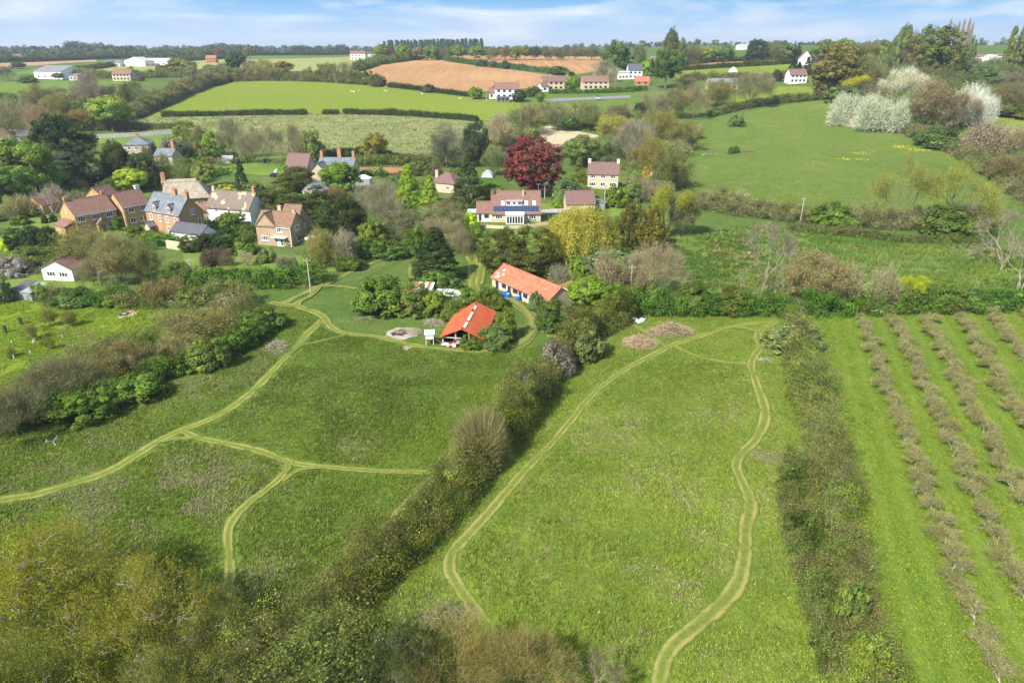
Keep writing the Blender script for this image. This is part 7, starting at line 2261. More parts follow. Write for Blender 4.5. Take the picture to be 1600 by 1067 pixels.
T('yew', 62, 178, 150, 282, C_dark, 'biggest dark evergreen, a broad round mass above the golden garages')
T('broad', -6, 214, 90, 312, (0.12, 0.19, 0.03), 'large bright green tree filling the left edge beside the dark evergreen')
T('broad', -30, 255, 40, 330, (0.085, 0.15, 0.03), 'mid green tree at the left edge below the large bright one')
T('cedar', 82, 236, 140, 292, C_blue, 'blue-green cedar under the biggest dark evergreen')
T('yew', 133, 222, 180, 292, (0.05, 0.065, 0.025), 'dark pine with a bare pale trunk showing left of the slate house', bark=M_palebark)
T('yew', 168, 220, 215, 288, (0.034, 0.056, 0.02), 'dark pine crown just left of the hipped slate house')
T('yew', 205, 238, 246, 294, (0.062, 0.07, 0.026), 'dark olive evergreen in front of the hipped slate house')
T('broad', 188, 262, 238, 302, C_lime, 'lime green round tree above the second golden house')
T('shrub', 160, 278, 192, 304, C_green, 'green bush at the foot of the pines left of the lime tree')
T('shrub', 96, 278, 128, 300, (0.08, 0.13, 0.06), 'blue-green bush between the two golden garages')
T('twig', 118, 282, 140, 300, (0.30, 0.15, 0.09), 'orange-brown bush beside the middle golden outbuilding')
T('twig', 92, 296, 112, 312, (0.17, 0.085, 0.075), 'dark purplish bush behind the white birch')
T('limb', 62, 284, 108, 348, (0.36, 0.30, 0.2), 'white-barked bare birch left of the long stone house', bark=M_palebark)
T('twig', -4, 308, 48, 345, (0.26, 0.21, 0.12), 'pinkish brown bare bush at the left edge of the garden')
T('shrub', 34, 306, 56, 336, C_ygreen, 'yellow-green bush left of the small golden garage')
T('shrub', 18, 336, 46, 352, (0.09, 0.14, 0.035), 'low green garden bush in the lawn at the left edge')
T('shrub', 66, 336, 76, 350, C_dark, 'small dark clipped bush on the lawn left of the birch')
T('shrub', 78, 334, 88, 348, C_dark, 'small dark clipped bush on the lawn under the birch')
T('yew', 14, 354, 50, 394, (0.04, 0.055, 0.018), 'dark round yew, left one of three below the left lawn')
T('yew', 44, 350, 74, 398, (0.048, 0.066, 0.024), 'tall grey-green yew, middle one of three below the left lawn')
T('yew', 68, 352, 98, 404, (0.042, 0.06, 0.02), 'dark yew with bare pink trunks, right one of three below the left lawn')
T('shrub', 2, 370, 26, 392, C_yel, 'bright yellow bush at the left edge below the yews')
T('sparse', 98, 345, 178, 432, (0.165, 0.155, 0.065), 'wide olive bare-looking tree in front of the long stone house')
T('sparse', 148, 362, 232, 452, (0.185, 0.165, 0.075), 'wide grey-olive tree right of the white hut and its pole')
T('sparse', 205, 378, 262, 446, (0.155, 0.16, 0.06), 'olive tree in front of the ruined pale wall')
T('bare', 120, 400, 175, 452, (0.23, 0.19, 0.12), 'brown twiggy tree just behind the white hut')
T('blossom', -8, 400, 50, 434, (0.56, 0.50, 0.46), 'white-pink blossom bush at the left edge left of the white hut')
T('shrub', 18, 384, 84, 414, C_olive, 'olive bush between the blossom bush and the yews')
T('shrub', 62, 382, 108, 408, (0.15, 0.17, 0.03), 'yellow-green hedge bush behind the white hut')
T('shrub', -10, 425, 22, 475, (0.15, 0.17, 0.06), 'pale olive bush at the left edge above the green shed')
T('shrub', 48, 440, 74, 468, C_bright, 'bright green bush right of the green shed')
T('broad', 177, 337, 194, 362, (0.075, 0.15, 0.02), 'clipped green bush against the right end of the long stone house')
T('shrub', 194, 352, 230, 374, (0.085, 0.135, 0.025), 'square clipped hedge bush in front of the second golden house')
T('shrub', 222, 364, 262, 384, (0.17, 0.22, 0.03), 'low yellow-green garden bushes in front of the brick house')
T('shrub', 245, 366, 255, 374, C_yel, 'small bright yellow bush by the brick house porch')
T('broad', 344, 331, 382, 362, (0.10, 0.165, 0.035), 'round green tree in front of the white cottage')
T('shrub', 326, 344, 342, 360, (0.06, 0.085, 0.035), 'small clipped ball bush left of the white cottage tree')
T('yew', 280, 365, 316, 396, (0.055, 0.085, 0.03), 'dark green rounded bush tree below the slate garage')
T('yew', 304, 364, 346, 400, (0.05, 0.06, 0.02), 'bronze-dark yew right of the slate garage')
T('yew', 338, 356, 380, 400, (0.045, 0.06, 0.022), 'tall dark yew below the white cottage')
T('shrub', 362, 366, 404, 400, (0.095, 0.16, 0.03), 'green bush left of the tan stone house')
T('shrub', 372, 350, 402, 378, (0.07, 0.12, 0.025), 'mid green bush between the white cottage and the tan stone house')
T('twig', 320, 388, 364, 420, (0.15, 0.10, 0.085), 'dark brown bare bush on the lawn above the clipped hedge')
T('bare', 374, 392, 398, 418, (0.30, 0.25, 0.18), 'small pale bare tree on the lawn above the clipped hedge')
T('shrub', 260, 408, 306, 446, (0.06, 0.10, 0.022), 'dark green bush at the left end of the clipped hedge')
T('twig', 434, 395, 466, 424, (0.26, 0.24, 0.17), 'grey weeping bush in front of the tan stone house')
T('shrub', 402, 386, 432, 412, (0.16, 0.17, 0.055), 'olive garden bush at the foot of the tan stone house')
# behind the village
T('blossom', 256, 214, 298, 254, (0.40, 0.44, 0.28), 'pale green blossom tree right of the hipped slate house')
T('twig', 218, 218, 252, 246, (0.27, 0.21, 0.16), 'grey-pink bare bush behind the hipped slate house')
T('sparse', 288, 196, 332, 250, (0.15, 0.145, 0.05), 'olive-brown tree left of the lime tree behind the village')
T('broad', 275, 195, 300, 222, (0.12, 0.19, 0.03), 'bright green tree at the right end of the grey fence')
T('broad', 318, 205, 354, 252, (0.17, 0.22, 0.035), 'lime green tree above the greenhouse')
T('twig', 322, 225, 342, 250, (0.2, 0.12, 0.09), 'reddish bare bush at the foot of the lime tree')
T('bare', 350, 180, 392, 254, (0.20, 0.19, 0.12), 'tall grey-green bare tree right of the greenhouse')
T('bare', 394, 188, 446, 262, (0.235, 0.20, 0.135), 'broad bare tree above the dark blue car')
T('bare', 440, 192, 484, 256, (0.22, 0.19, 0.115), 'bare tree right of the broad one above the stone barn house')
T('bare', 375, 205, 408, 258, (0.2, 0.18, 0.12), 'thin bare tree between the two larger bare trees behind the village')
T('shrub', 470, 205, 508, 256, (0.15, 0.16, 0.05), 'olive bush behind the stone barn house')
T('shrub', 342, 288, 374, 304, (0.33, 0.30, 0.03), 'golden yellow bush behind the white cottage roof')
T('broad', 305, 254, 340, 296, (0.18, 0.19, 0.05), 'olive-yellow tree right of the thatched roof')
T('sparse', 268, 244, 318, 290, (0.13, 0.16, 0.05), 'olive tree behind the thatched roof')
T('sparse', 244, 240, 276, 288, (0.12, 0.13, 0.05), 'dark olive tree left of the tall orange chimney')
T('cone', 368, 248, 392, 304, (0.06, 0.075, 0.03), 'ragged dark conifer beside the pole behind the white cottage')
T('shrub', 378, 284, 412, 310, (0.13, 0.15, 0.05), 'olive bush right of the pole behind the white cottage')
T('shrub', 436, 258, 462, 284, (0.17, 0.21, 0.04), 'light green bush left of the stone barn house')
T('yew', 404, 276, 492, 348, (0.085, 0.082, 0.024), 'wide bronze-green yew behind the tan stone house')
T('yew', 436, 260, 494, 302, (0.075, 0.075, 0.022), 'bronze evergreen top in front of the stone barn house')
T('broad', 500, 252, 560, 308, (0.095, 0.185, 0.028), 'round fresh green tree in front of the slate house')
T('shrub', 480, 300, 540, 336, (0.13, 0.15, 0.04), 'olive bushes under the round fresh green tree')
T('yew', 504, 308, 578, 382, (0.036, 0.055, 0.018), 'large blackish yew right of the tan stone house')
T('yew', 474, 326, 508, 362, (0.055, 0.10, 0.025), 'green ivy-dark tree between the tan house and the blackish yew')
T('sparse', 500, 290, 545, 335, (0.16, 0.13, 0.06), 'brownish tree above the blackish yew')
T('bare', 548, 280, 622, 376, (0.235, 0.205, 0.15), 'grey bare tree with a thick trunk left of the lime conifers')
T('sparse', 580, 300, 628, 352, (0.16, 0.16, 0.07), 'grey-olive tree right of the bare thick-trunked tree')
T('cone', 616, 256, 664, 326, (0.15, 0.25, 0.025), 'tall lime green conifer, left of a pair in the village garden')
T('cone', 654, 274, 692, 330, (0.17, 0.26, 0.03), 'shorter lime green conifer, right of a pair in the village garden')
T('cone', 704, 238, 762, 332, (0.075, 0.078, 0.03), 'tall dark bronze conifer left of the solar panel house')
T('sparse', 668, 194, 728, 266, (0.13, 0.13, 0.095), 'grey-leaved tree behind the hipped cottage')
T('yew', 726, 190, 762, 262, (0.05, 0.065, 0.035), 'dark tree right of the grey-leaved tree')
T('sparse', 757, 175, 806, 240, (0.28, 0.235, 0.15), 'beige bare-leaved tree above the copper beech')
T('sparse', 752, 230, 790, 276, (0.13, 0.16, 0.07), 'grey-green tree left of the copper beech')
T('broad', 570, 207, 607, 248, (0.20, 0.175, 0.035), 'olive-gold round tree alone in the rough field')
T('broad', 740, 286, 790, 322, (0.10, 0.19, 0.03), 'fresh green bush tree behind the solar panel house')
T('shrub', 686, 262, 720, 290, (0.14, 0.16, 0.05), 'olive bush above the hipped cottage')
# thicket left of the dark conifer
T('shrub', 560, 342, 612, 386, (0.10, 0.15, 0.03), 'green bush with yellow tips in the thicket right of the blackish yew')
T('sparse', 596, 325, 652, 380, (0.17, 0.165, 0.10), 'grey-leaved tree above the thicket pole')
T('shrub', 626, 352, 668, 398, (0.075, 0.13, 0.026), 'dark green bush right of the thicket pole')
T('shrub', 556, 372, 600, 404, (0.065, 0.125, 0.025), 'deep green bush at the foot of the blackish yew')
T('shrub', 588, 374, 640, 406, (0.09, 0.115, 0.03), 'bramble bush in front of the thicket pole')
T('sparse', 656, 310, 736, 366, (0.165, 0.165, 0.085), 'wide grey-olive tree above the large dark conifer')
T('bare', 650, 338, 724, 396, (0.215, 0.17, 0.115), 'brown bare tree behind the large dark conifer')
T('bare', 704, 352, 742, 406, (0.2, 0.16, 0.11), 'brown bare tree right of the large dark conifer')
T('cone', 644, 354, 720, 442, (0.032, 0.058, 0.02), 'large dark green conifer by the mown drive')
T('shrub', 720, 333, 750, 364, (0.33, 0.36, 0.02), 'bright yellow-green round bush at the end of the solar panel house')
T('sparse', 476, 356, 530, 420, (0.20, 0.19, 0.055), 'olive-gold tree right of the parasol')
T('twig', 504, 358, 562, 414, (0.25, 0.20, 0.165), 'pinkish grey bare bush right of the olive-gold tree')
T('shrub', 528, 396, 572, 424, (0.07, 0.11, 0.028), 'dark bramble bush at the foot of the pinkish bare bush')
# around the red barn and the long shed
T('shrub', 556, 430, 640, 494, (0.085, 0.145, 0.028), 'big round green bush left of the striped tin shelter')
T('shrub', 608, 444, 672, 494, (0.095, 0.14, 0.04), 'grey-green bush in front of the striped tin shelter')
T('shrub', 656, 452, 702, 492, (0.105, 0.18, 0.028), 'bright green bush below the striped tin shelter')
T('shrub', 688, 462, 738, 502, (0.085, 0.135, 0.03), 'green bush against the left side of the red barn')
T('shrub', 655, 424, 698, 458, (0.13, 0.18, 0.035), 'yellow-green bush above the striped tin shelter')
T('shrub', 684, 424, 724, 460, (0.095, 0.125, 0.035), 'olive bush above the collapsed tin shelter')
T('shrub', 715, 450, 750, 478, (0.12, 0.15, 0.035), 'small olive bush behind the red barn ridge')
T('shrub', 744, 446, 792, 486, (0.075, 0.105, 0.028), 'dark green bush between the red barn and the long shed')
T('shrub', 762, 460, 794, 486, (0.105, 0.175, 0.028), 'bright green bush at the back corner of the red barn')
T('shrub', 768, 482, 808, 534, (0.095, 0.145, 0.03), 'leafy bush along the right side of the red barn')
T('shrub', 748, 506, 800, 546, (0.10, 0.125, 0.042), 'grey-olive bush at the front right corner of the red barn')
T('shrub', 736, 514, 764, 544, (0.075, 0.135, 0.025), 'green bush hiding the right front post of the red barn')
T('shrub', 824, 456, 848, 488, (0.13, 0.155, 0.06), 'grey-green bush against the long shed wall')
T('shrub', 838, 466, 896, 520, (0.08, 0.105, 0.028), 'dark green bush in front of the right end of the long shed')
T('shrub', 868, 480, 935, 524, (0.085, 0.115, 0.03), 'dark green bush at the top of the middle hedge')
T('broad', 880, 430, 942, 494, (0.115, 0.20, 0.028), 'bright green tree right of the long shed')
T('broad', 928, 440, 990, 496, (0.10, 0.165, 0.026), 'fresh green tree left of the tall scrub pole')
T('shrub', 1010, 444, 1050, 492, (0.065, 0.13, 0.024), 'deep green bush right of the tall scrub pole')
T('shrub', 1056, 440, 1110, 490, (0.07, 0.11, 0.026), 'dark green bush in the bramble hedge, left of the marsh')
T('shrub', 1110, 448, 1170, 492, (0.075, 0.105, 0.028), 'olive-dark bush in the bramble hedge below the marsh')
T('twig', 930, 396, 1000, 478, (0.225, 0.175, 0.125), 'brown bare bush left of the tall scrub pole')
T('bare', 985, 376, 1064, 470, (0.26, 0.205, 0.15), 'wide pinkish brown bare tree right of the tall scrub pole')
T('dome', 900, 388, 980, 446, (0.165, 0.19, 0.085), 'pale grey-green round tree below the weeping willow')
T('yew', 752, 356, 826, 436, (0.085, 0.085, 0.022), 'bronze-dark oak mass left of the long shed roof')
T('yew', 800, 350, 882, 444, (0.095, 0.088, 0.022), 'bronze-dark oak mass above the long shed roof')
T('twig', 852, 410, 892, 448, (0.21, 0.18, 0.15), 'grey bare bush behind the long shed roof')
T('shrub', 884, 400, 912, 440, (0.15, 0.20, 0.03), 'bright green bush between the weeping willow and the pale tree')
T('weeping', 854, 318, 972, 424, (0.235, 0.22, 0.032), 'golden weeping willow right of the solar panel house')
T('cypress', 956, 316, 1014, 392, (0.115, 0.11, 0.022), 'dark gold cypress, left of the pair by the weeping willow')
T('cypress', 986, 322, 1042, 396, (0.15, 0.135, 0.022), 'brighter gold cypress, right of the pair by the weeping willow')
T('plume', 1004, 288, 1072, 376, (0.215, 0.22, 0.028), 'tall golden willow with upright plumes right of the cypresses')
T('sparse', 1040, 300, 1092, 372, (0.16, 0.145, 0.075), 'grey-brown tree right of the golden willow')
T('shrub', 860, 308, 884, 326, (0.12, 0.2, 0.03), 'bright clipped bush beside the solar panel house lawn')
T('dome', 786, 214, 876, 312, C_copper, 'large copper beech with dark red leaves', name='copper_beech')
T('cone', 890, 246, 918, 290, (0.15, 0.155, 0.03), 'small golden-green conifer left of the white chimney house')
T('shrub', 862, 280, 908, 318, (0.12, 0.15, 0.06), 'grey-green bush above the cream garage')
T('shrub', 894, 286, 930, 312, (0.12, 0.175, 0.035), 'green bush under the white chimney house')
T('shrub', 945, 290, 982, 326, (0.10, 0.17, 0.028), 'green bush right of the cream garage pole')
T('shrub', 968, 282, 1010, 316, (0.125, 0.135, 0.05), 'olive bush right of the white chimney house')
T('twig', 990, 280, 1040, 318, (0.22, 0.175, 0.125), 'brown bare bush below the orange bush')
T('shrub', 1003, 257, 1026, 281, (0.42, 0.26, 0.03), 'orange-gold bush beside the transformer pole')
T('cone', 998, 262, 1003, 274, (0.10, 0.17, 0.03), 'tiny narrow green conifer left of the orange bush')
# valley willows
for b in ((808, 165, 856, 212, 'sparse', (0.17, 0.16, 0.075), 'olive-brown willow, leftmost on the valley floor above the reeds'),
          (848, 160, 896, 206, 'sparse', (0.17, 0.17, 0.09), 'grey-olive willow above the middle of the reed bed'),
          (872, 178, 900, 206, 'broad', (0.125, 0.175, 0.05), 'round green willow at the edge of the reeds'),
          (892, 160, 946, 206, 'sparse', (0.15, 0.165, 0.06), 'wide olive willow above the right end of the reeds'),
          (928, 178, 984, 222, 'sparse', (0.23, 0.225, 0.05), 'golden-green willow right of the reeds'),
          (944, 162, 986, 200, 'sparse', (0.15, 0.135, 0.07), 'brown willow behind the golden-green one'),
          (876, 212, 932, 264, 'broad', (0.105, 0.155, 0.05), 'soft green willow above the white chimney house'),
          (922, 206, 980, 262, 'sparse', (0.13, 0.17, 0.065), 'grey-green willow right of the soft green one'),
          (962, 184, 1026, 266, 'bare', (0.25, 0.205, 0.175), 'tall pinkish grey bare tree with pale trunks in the valley'),
          (988, 212, 1042, 280, 'sparse', (0.18, 0.155, 0.045), 'gold-brown tree left of the hill field corner'),
          (1008, 172, 1056, 232, 'sparse', (0.165, 0.155, 0.05), 'olive tree above the gold-brown one'),
          (1036, 188, 1092, 236, 'sparse', (0.165, 0.16, 0.06), 'olive-brown tree at the top left corner of the hill field'),
          (1014, 232, 1080, 302, 'sparse', (0.12, 0.125, 0.04), 'dark olive tree mass left of the hill field'),
          (1000, 140, 1040, 196, 'bare', (0.19, 0.165, 0.11), 'brown bare tree left of the two big oaks'),
          (1028, 136, 1076, 188, 'sparse', (0.165, 0.145, 0.07), 'brown-green tree left of the wide oak'),
          (990, 160, 1012, 182, 'yew', (0.035, 0.05, 0.025), 'small dark evergreen at the edge of the green slope'),
          (1062, 132, 1104, 188, 'bare', (0.20, 0.155, 0.095), 'brown oak just left of the wide-branched oak'),
          (1096, 124, 1140, 170, 'sparse', (0.16, 0.15, 0.055), 'wide-branched budding oak, left of the two big oaks'),
          (1136, 110, 1200, 170, 'bare', (0.19, 0.165, 0.095), 'largest bare oak above the hill field'),
          (820, 135, 848, 152, 'broad', (0.09, 0.115, 0.04), 'dark green tree between the white farmhouse and the grey cottage'),
          (800, 140, 822, 160, 'yew', (0.05, 0.06, 0.03), 'dark tree right of the white farmhouse'),
          (836, 148, 850, 160, 'broad', (0.15, 0.17, 0.04), 'small olive tree at the left end of the riding arena'),
          (884, 119, 908, 146, 'broad', (0.105, 0.19, 0.035), 'round green tree between the two stone cottage pairs'),
          (918, 92, 958, 130, 'bare', (0.235, 0.20, 0.14), 'grey-brown bare tree behind the right stone cottage'),
          (948, 105, 966, 140, 'bare', (0.26, 0.24, 0.16), 'pale thin tree right of the right stone cottage'),
          (938, 64, 982, 118, 'broad', (0.07, 0.125, 0.035), 'tall broad green tree left of the modern white house'),
          (1016, 76, 1062, 140, 'broad', (0.06, 0.11, 0.032), 'tall dense green tree right of the modern white house'),
          (1000, 96, 1024, 120, 'broad', (0.17, 0.23, 0.03), 'lime green tree behind the modern white house'),
          (980, 68, 1012, 112, 'sparse', (0.13, 0.15, 0.06), 'thin grey-green trees behind the lime tree'),
          (1050, 118, 1088, 140, 'sparse', (0.14, 0.13, 0.06), 'brown bushes right of the tall dense green tree'),
          (731, 136, 753, 156, 'broad', (0.14, 0.19, 0.03), 'clipped green tree left of the white farmhouse'),
          (766, 134, 780, 144, 'shrub', (0.08, 0.11, 0.03), 'dark bush behind the white farmhouse annexe')):
    T(b[4], *b[:4], b[5], b[6])
# field trees on the left hillside
for b in ((357, 81, 384, 118, 'broad', (0.05, 0.095, 0.03), 'dark green upright tree at the hedge above the sheep field'),
          (268, 92, 312, 120, 'broad', (0.165, 0.15, 0.045), 'olive-brown round tree on the pale crop hedge'),
          (244, 101, 262, 118, 'broad', (0.13, 0.11, 0.05), 'small brown round tree left of the olive-brown hedge tree'),
          (318, 101, 346, 119, 'broad', (0.19, 0.185, 0.04), 'low golden-olive tree between the two hedge trees'),
          (342, 98, 362, 118, 'bare', (0.2, 0.17, 0.11), 'grey bare tree left of the dark green upright tree'),
          (384, 92, 406, 122, 'bare', (0.22, 0.19, 0.13), 'bare tree right of the dark green upright tree'),
          (396, 92, 434, 124, 'sparse', (0.20, 0.185, 0.06), 'budding tree on the hedge above the sheep field'),
          (430, 96, 460, 114, 'broad', (0.17, 0.15, 0.03), 'golden round tree in the pale crop above the sheep field'),
          (500, 98, 532, 126, 'sparse', (0.155, 0.15, 0.045), 'olive bush tree on the hedge near the ploughed field corner'),
          (530, 96, 556, 128, 'bare', (0.21, 0.18, 0.12), 'bare bushy tree at the corner of the ploughed field'),
          (382, 70, 400, 92, 'broad', (0.17, 0.135, 0.05), 'olive-brown tree on the left skyline beside the red tree'),
          (335, 77, 353, 91, 'broad', (0.16, 0.03, 0.028), 'dark red tree on the left skyline'),
          (46, 72, 62, 84, 'broad', (0.055, 0.03, 0.05), 'dark purple tree in the far left woods'),
          (20, 97, 40, 108, 'broad', (0.07, 0.10, 0.04), 'small dark tree in the brown strip at the far left'),
          (-8, 102, 20, 128, 'bare', (0.15, 0.12, 0.08), 'bare dark tree at the left edge beside the big farm barn'),
          (84, 114, 100, 126, 'broad', (0.13, 0.14, 0.05), 'olive bush in front of the big farm barn'),
          (30, 118, 58, 130, 'shrub', (0.07, 0.11, 0.03), 'green bushes left of the big farm barn'),
          (214, 118, 226, 127, 'shrub', (0.11, 0.075, 0.05), 'small dark red bush right of the yellow house'),
          (660, 132, 680, 145, 'shrub', (0.09, 0.075, 0.05), 'dark bush at the lower edge of the ploughed field'),
          (668, 145 - 13, 676, 144, 'yew', (0.04, 0.04, 0.03), 'small dark tree at the lower edge of the ploughed field'),
          (580, 126, 600, 136, 'shrub', (0.10, 0.085, 0.05), 'dark bush at the left tip of the ploughed field'),
          (746, 93, 764, 105, 'shrub', (0.085, 0.09, 0.05), 'dark bush, left of three in the ploughed hillside hedge'),
          (766, 95, 777, 106, 'shrub', (0.085, 0.08, 0.05), 'dark bush, middle of three in the ploughed hillside hedge'),
          (783, 95, 795, 108, 'shrub', (0.08, 0.075, 0.045), 'dark bush, right of three in the ploughed hillside hedge'),
          (856, 104, 890, 117, 'shrub', (0.075, 0.09, 0.035), 'dark green bushes at the right end of the hillside hedge')):
    T(b[4], *b[:4], b[5], b[6])
# right hill
for b in ((1300, 146, 1362, 200, 'whiteplume', (0.47, 0.48, 0.35), 'white blossom thicket, left end, at the top of the hill field'),
          (1346, 150, 1412, 206, 'whiteplume', (0.45, 0.46, 0.33), 'white blossom thicket, right end, at the top of the hill field'),
          (1376, 104, 1446, 170, 'bare', (0.46, 0.42, 0.34), 'pale silvery bare tree above the white blossom thicket'),
          (1404, 124, 1482, 206, 'sparse', (0.19, 0.15, 0.085), 'big brown budding tree right of the white blossom thicket'),
          (1464, 140, 1520, 206, 'bare', (0.215, 0.165, 0.115), 'brown bare tree left of the white blossom tree'),
          (1478, 136, 1556, 190, 'whiteplume', (0.54, 0.53, 0.46), 'white blossom tree standing alone at the right'),
          (1510, 152, 1552, 198, 'whiteplume', (0.50, 0.49, 0.42), 'lower white blossom bush under the white blossom tree'),
          (1256, 70, 1336, 146, 'dome', (0.145, 0.13, 0.035), 'large golden-brown tree right of the white cottage with the cypresses'),
          (1288, 92, 1322, 138, 'dome', (0.165, 0.155, 0.03), 'golden tree in front of the large golden-brown one'),
          (1324, 118, 1356, 152, 'plume', (0.36, 0.33, 0.025), 'bright yellow bush above the white blossom thicket'),
          (1284, 134, 1338, 162, 'shrub', (0.11, 0.13, 0.04), 'green-brown bush left of the bright yellow bush'),
          (1335, 95, 1380, 148, 'sparse', (0.15, 0.14, 0.07), 'grey-brown tree behind the bright yellow bush'),
          (1438, 80, 1508, 132, 'bare', (0.23, 0.205, 0.155), 'large grey bare tree under the big round skyline tree'),
          (1496, 188, 1588, 244, 'twig', (0.27, 0.205, 0.165), 'pinkish bare thicket right of the brown budding tree'),
          (1546, 128, 1592, 180, 'sparse', (0.15, 0.13, 0.055), 'olive-brown tree beside the small bright field at the right'),
          (1546, 158, 1620, 182, 'shrub', (0.07, 0.10, 0.03), 'dark green bush above the small bright field at the right'),
          (1560, 110, 1625, 150, 'bare', (0.17, 0.135, 0.105), 'dark bare tree at the right edge above the small bright field'),
          (1436, 200, 1500, 232, 'shrub', (0.09, 0.115, 0.035), 'green bramble bush at the right corner of the hill field'),
          (1540, 240, 1610, 290, 'sparse', (0.15, 0.13, 0.06), 'brown tree at the right edge of the hill field'),
          (1575, 200, 1640, 262, 'sparse', (0.18, 0.155, 0.09), 'grey-brown tree cut by the right edge above the hill field'),
          (1228, 91, 1246, 118, 'cone', (0.026, 0.038, 0.018), 'dark cypress, left of three behind the white cottage'),
          (1240, 97, 1254, 118, 'cone', (0.026, 0.038, 0.018), 'dark cypress, middle of three behind the white cottage'),
          (1252, 89, 1268, 118, 'cone', (0.028, 0.04, 0.02), 'dark cypress, right of three behind the white cottage'),
          (1206, 110, 1222, 128, 'yew', (0.05, 0.055, 0.03), 'dark bush left of the white cottage with the cypresses'),
          (1180, 114, 1206, 140, 'bare', (0.17, 0.14, 0.09), 'bare brown tree right of the largest bare oak'),
          (1386, 42, 1412, 82, 'broad', (0.10, 0.145, 0.06), 'grey-green tree left of the big round skyline tree'),
          (1404, 40, 1416, 76, 'poplar', (0.12, 0.15, 0.07), 'slim poplar left of the big round skyline tree'),
          (1416, 42, 1494, 94, 'dome', (0.085, 0.125, 0.03), 'big round green tree on the right skyline'),
          (1395, 52, 1440, 92, 'sparse', (0.17, 0.15, 0.08), 'brown tree below the big round skyline tree'),
          (1500, 58, 1520, 76, 'broad', (0.14, 0.15, 0.07), 'small olive tree left of the mobile homes'),
          (1565, 42, 1580, 76, 'poplar', (0.17, 0.175, 0.055), 'gold-green poplar left of the one at the right edge'),
          (1580, 40, 1594, 76, 'poplar', (0.16, 0.17, 0.06), 'tall gold-green poplar near the right edge'),
          (1590, 40, 1625, 80, 'broad', (0.19, 0.19, 0.05), 'golden round tree at the right edge on the skyline')):
    T(b[4], *b[:4], b[5], b[6], dist=(430 if b[3] < 95 else None))
for px, top in ((1470, 28), (1484, 33), (1491, 29), (1499, 28), (1505, 34)):
    T('barepoplar', px - 4, top, px + 4, 82, (0.30, 0.27, 0.2), 'slim bare poplar in the row right of the big round skyline tree', 'bare poplars on the right skyline', dist=450)
T('shrub', 1136, 229, 1146, 241, (0.09, 0.12, 0.035), 'left one of two tiny bushes in the hill field')
T('shrub', 1145, 228, 1156, 240, (0.08, 0.11, 0.035), 'right one of two tiny bushes in the hill field')
T('shrub', 1138, 177, 1162, 198, (0.13, 0.15, 0.05), 'small olive bush alone at the top of the hill field')
# marsh and hedges on the right
for b in ((1362, 243, 1446, 366, 'airy', (0.20, 0.205, 0.045), 'golden willow leaning left, left one of two below the hill field'),
          (1432, 246, 1536, 366, 'airy', (0.20, 0.21, 0.04), 'wide golden willow, right one of two below the hill field'),
          (1434, 320, 1510, 372, 'shrub', (0.07, 0.115, 0.028), 'dark ivy bush under the wide golden willow'),
          (1272, 316, 1336, 362, 'shrub', (0.085, 0.15, 0.028), 'evergreen laurel with pale flowers in the twiggy hedge'),
          (1508, 316, 1620, 430, 'limb', (0.27, 0.24, 0.15), 'pale bare tree at the right edge above the orchard'),
          (1520, 350, 1640, 486, 'limb', (0.27, 0.235, 0.15), 'large pale bare tree with crooked limbs at the right edge'),
          (1220, 388, 1312, 482, 'sparse', (0.20, 0.165, 0.085), 'brown ivy-clad tree at the corner of the orchard'),
          (1155, 336, 1225, 470, 'limb', (0.21, 0.185, 0.12), 'thin bare tree standing in the marsh left of the ivy-clad tree'),
          (1312, 412, 1388, 486, 'twig', (0.235, 0.20, 0.13), 'pale brown bare bush right of the ivy-clad tree'),
          (1402, 428, 1446, 480, 'plume', (0.28, 0.32, 0.02), 'yellow-green bush in the top hedge of the orchard'),
          (1438, 440, 1500, 486, 'shrub', (0.115, 0.135, 0.03), 'olive-green bush right of the yellow-green one above the orchard'),
          (1490, 450, 1560, 488, 'shrub', (0.09, 0.125, 0.03), 'green bush under the large pale bare tree'),
          (1330, 455, 1400, 490, 'shrub', (0.095, 0.12, 0.035), 'low green bush under the pale brown bare bush'),
          (1195, 498, 1272, 552, 'shrub', (0.15, 0.155, 0.065), 'large olive bush at the top of the orchard hedge'),
          (1300, 905, 1352, 985, 'shrub', (0.12, 0.145, 0.035), 'bright green-yellow bush low in the orchard hedge'),
          (1310, 975, 1376, 1060, 'shrub', (0.16, 0.175, 0.028), 'yellowish bush at the bottom of the orchard hedge')):
    T(b[4], *b[:4], b[5], b[6])
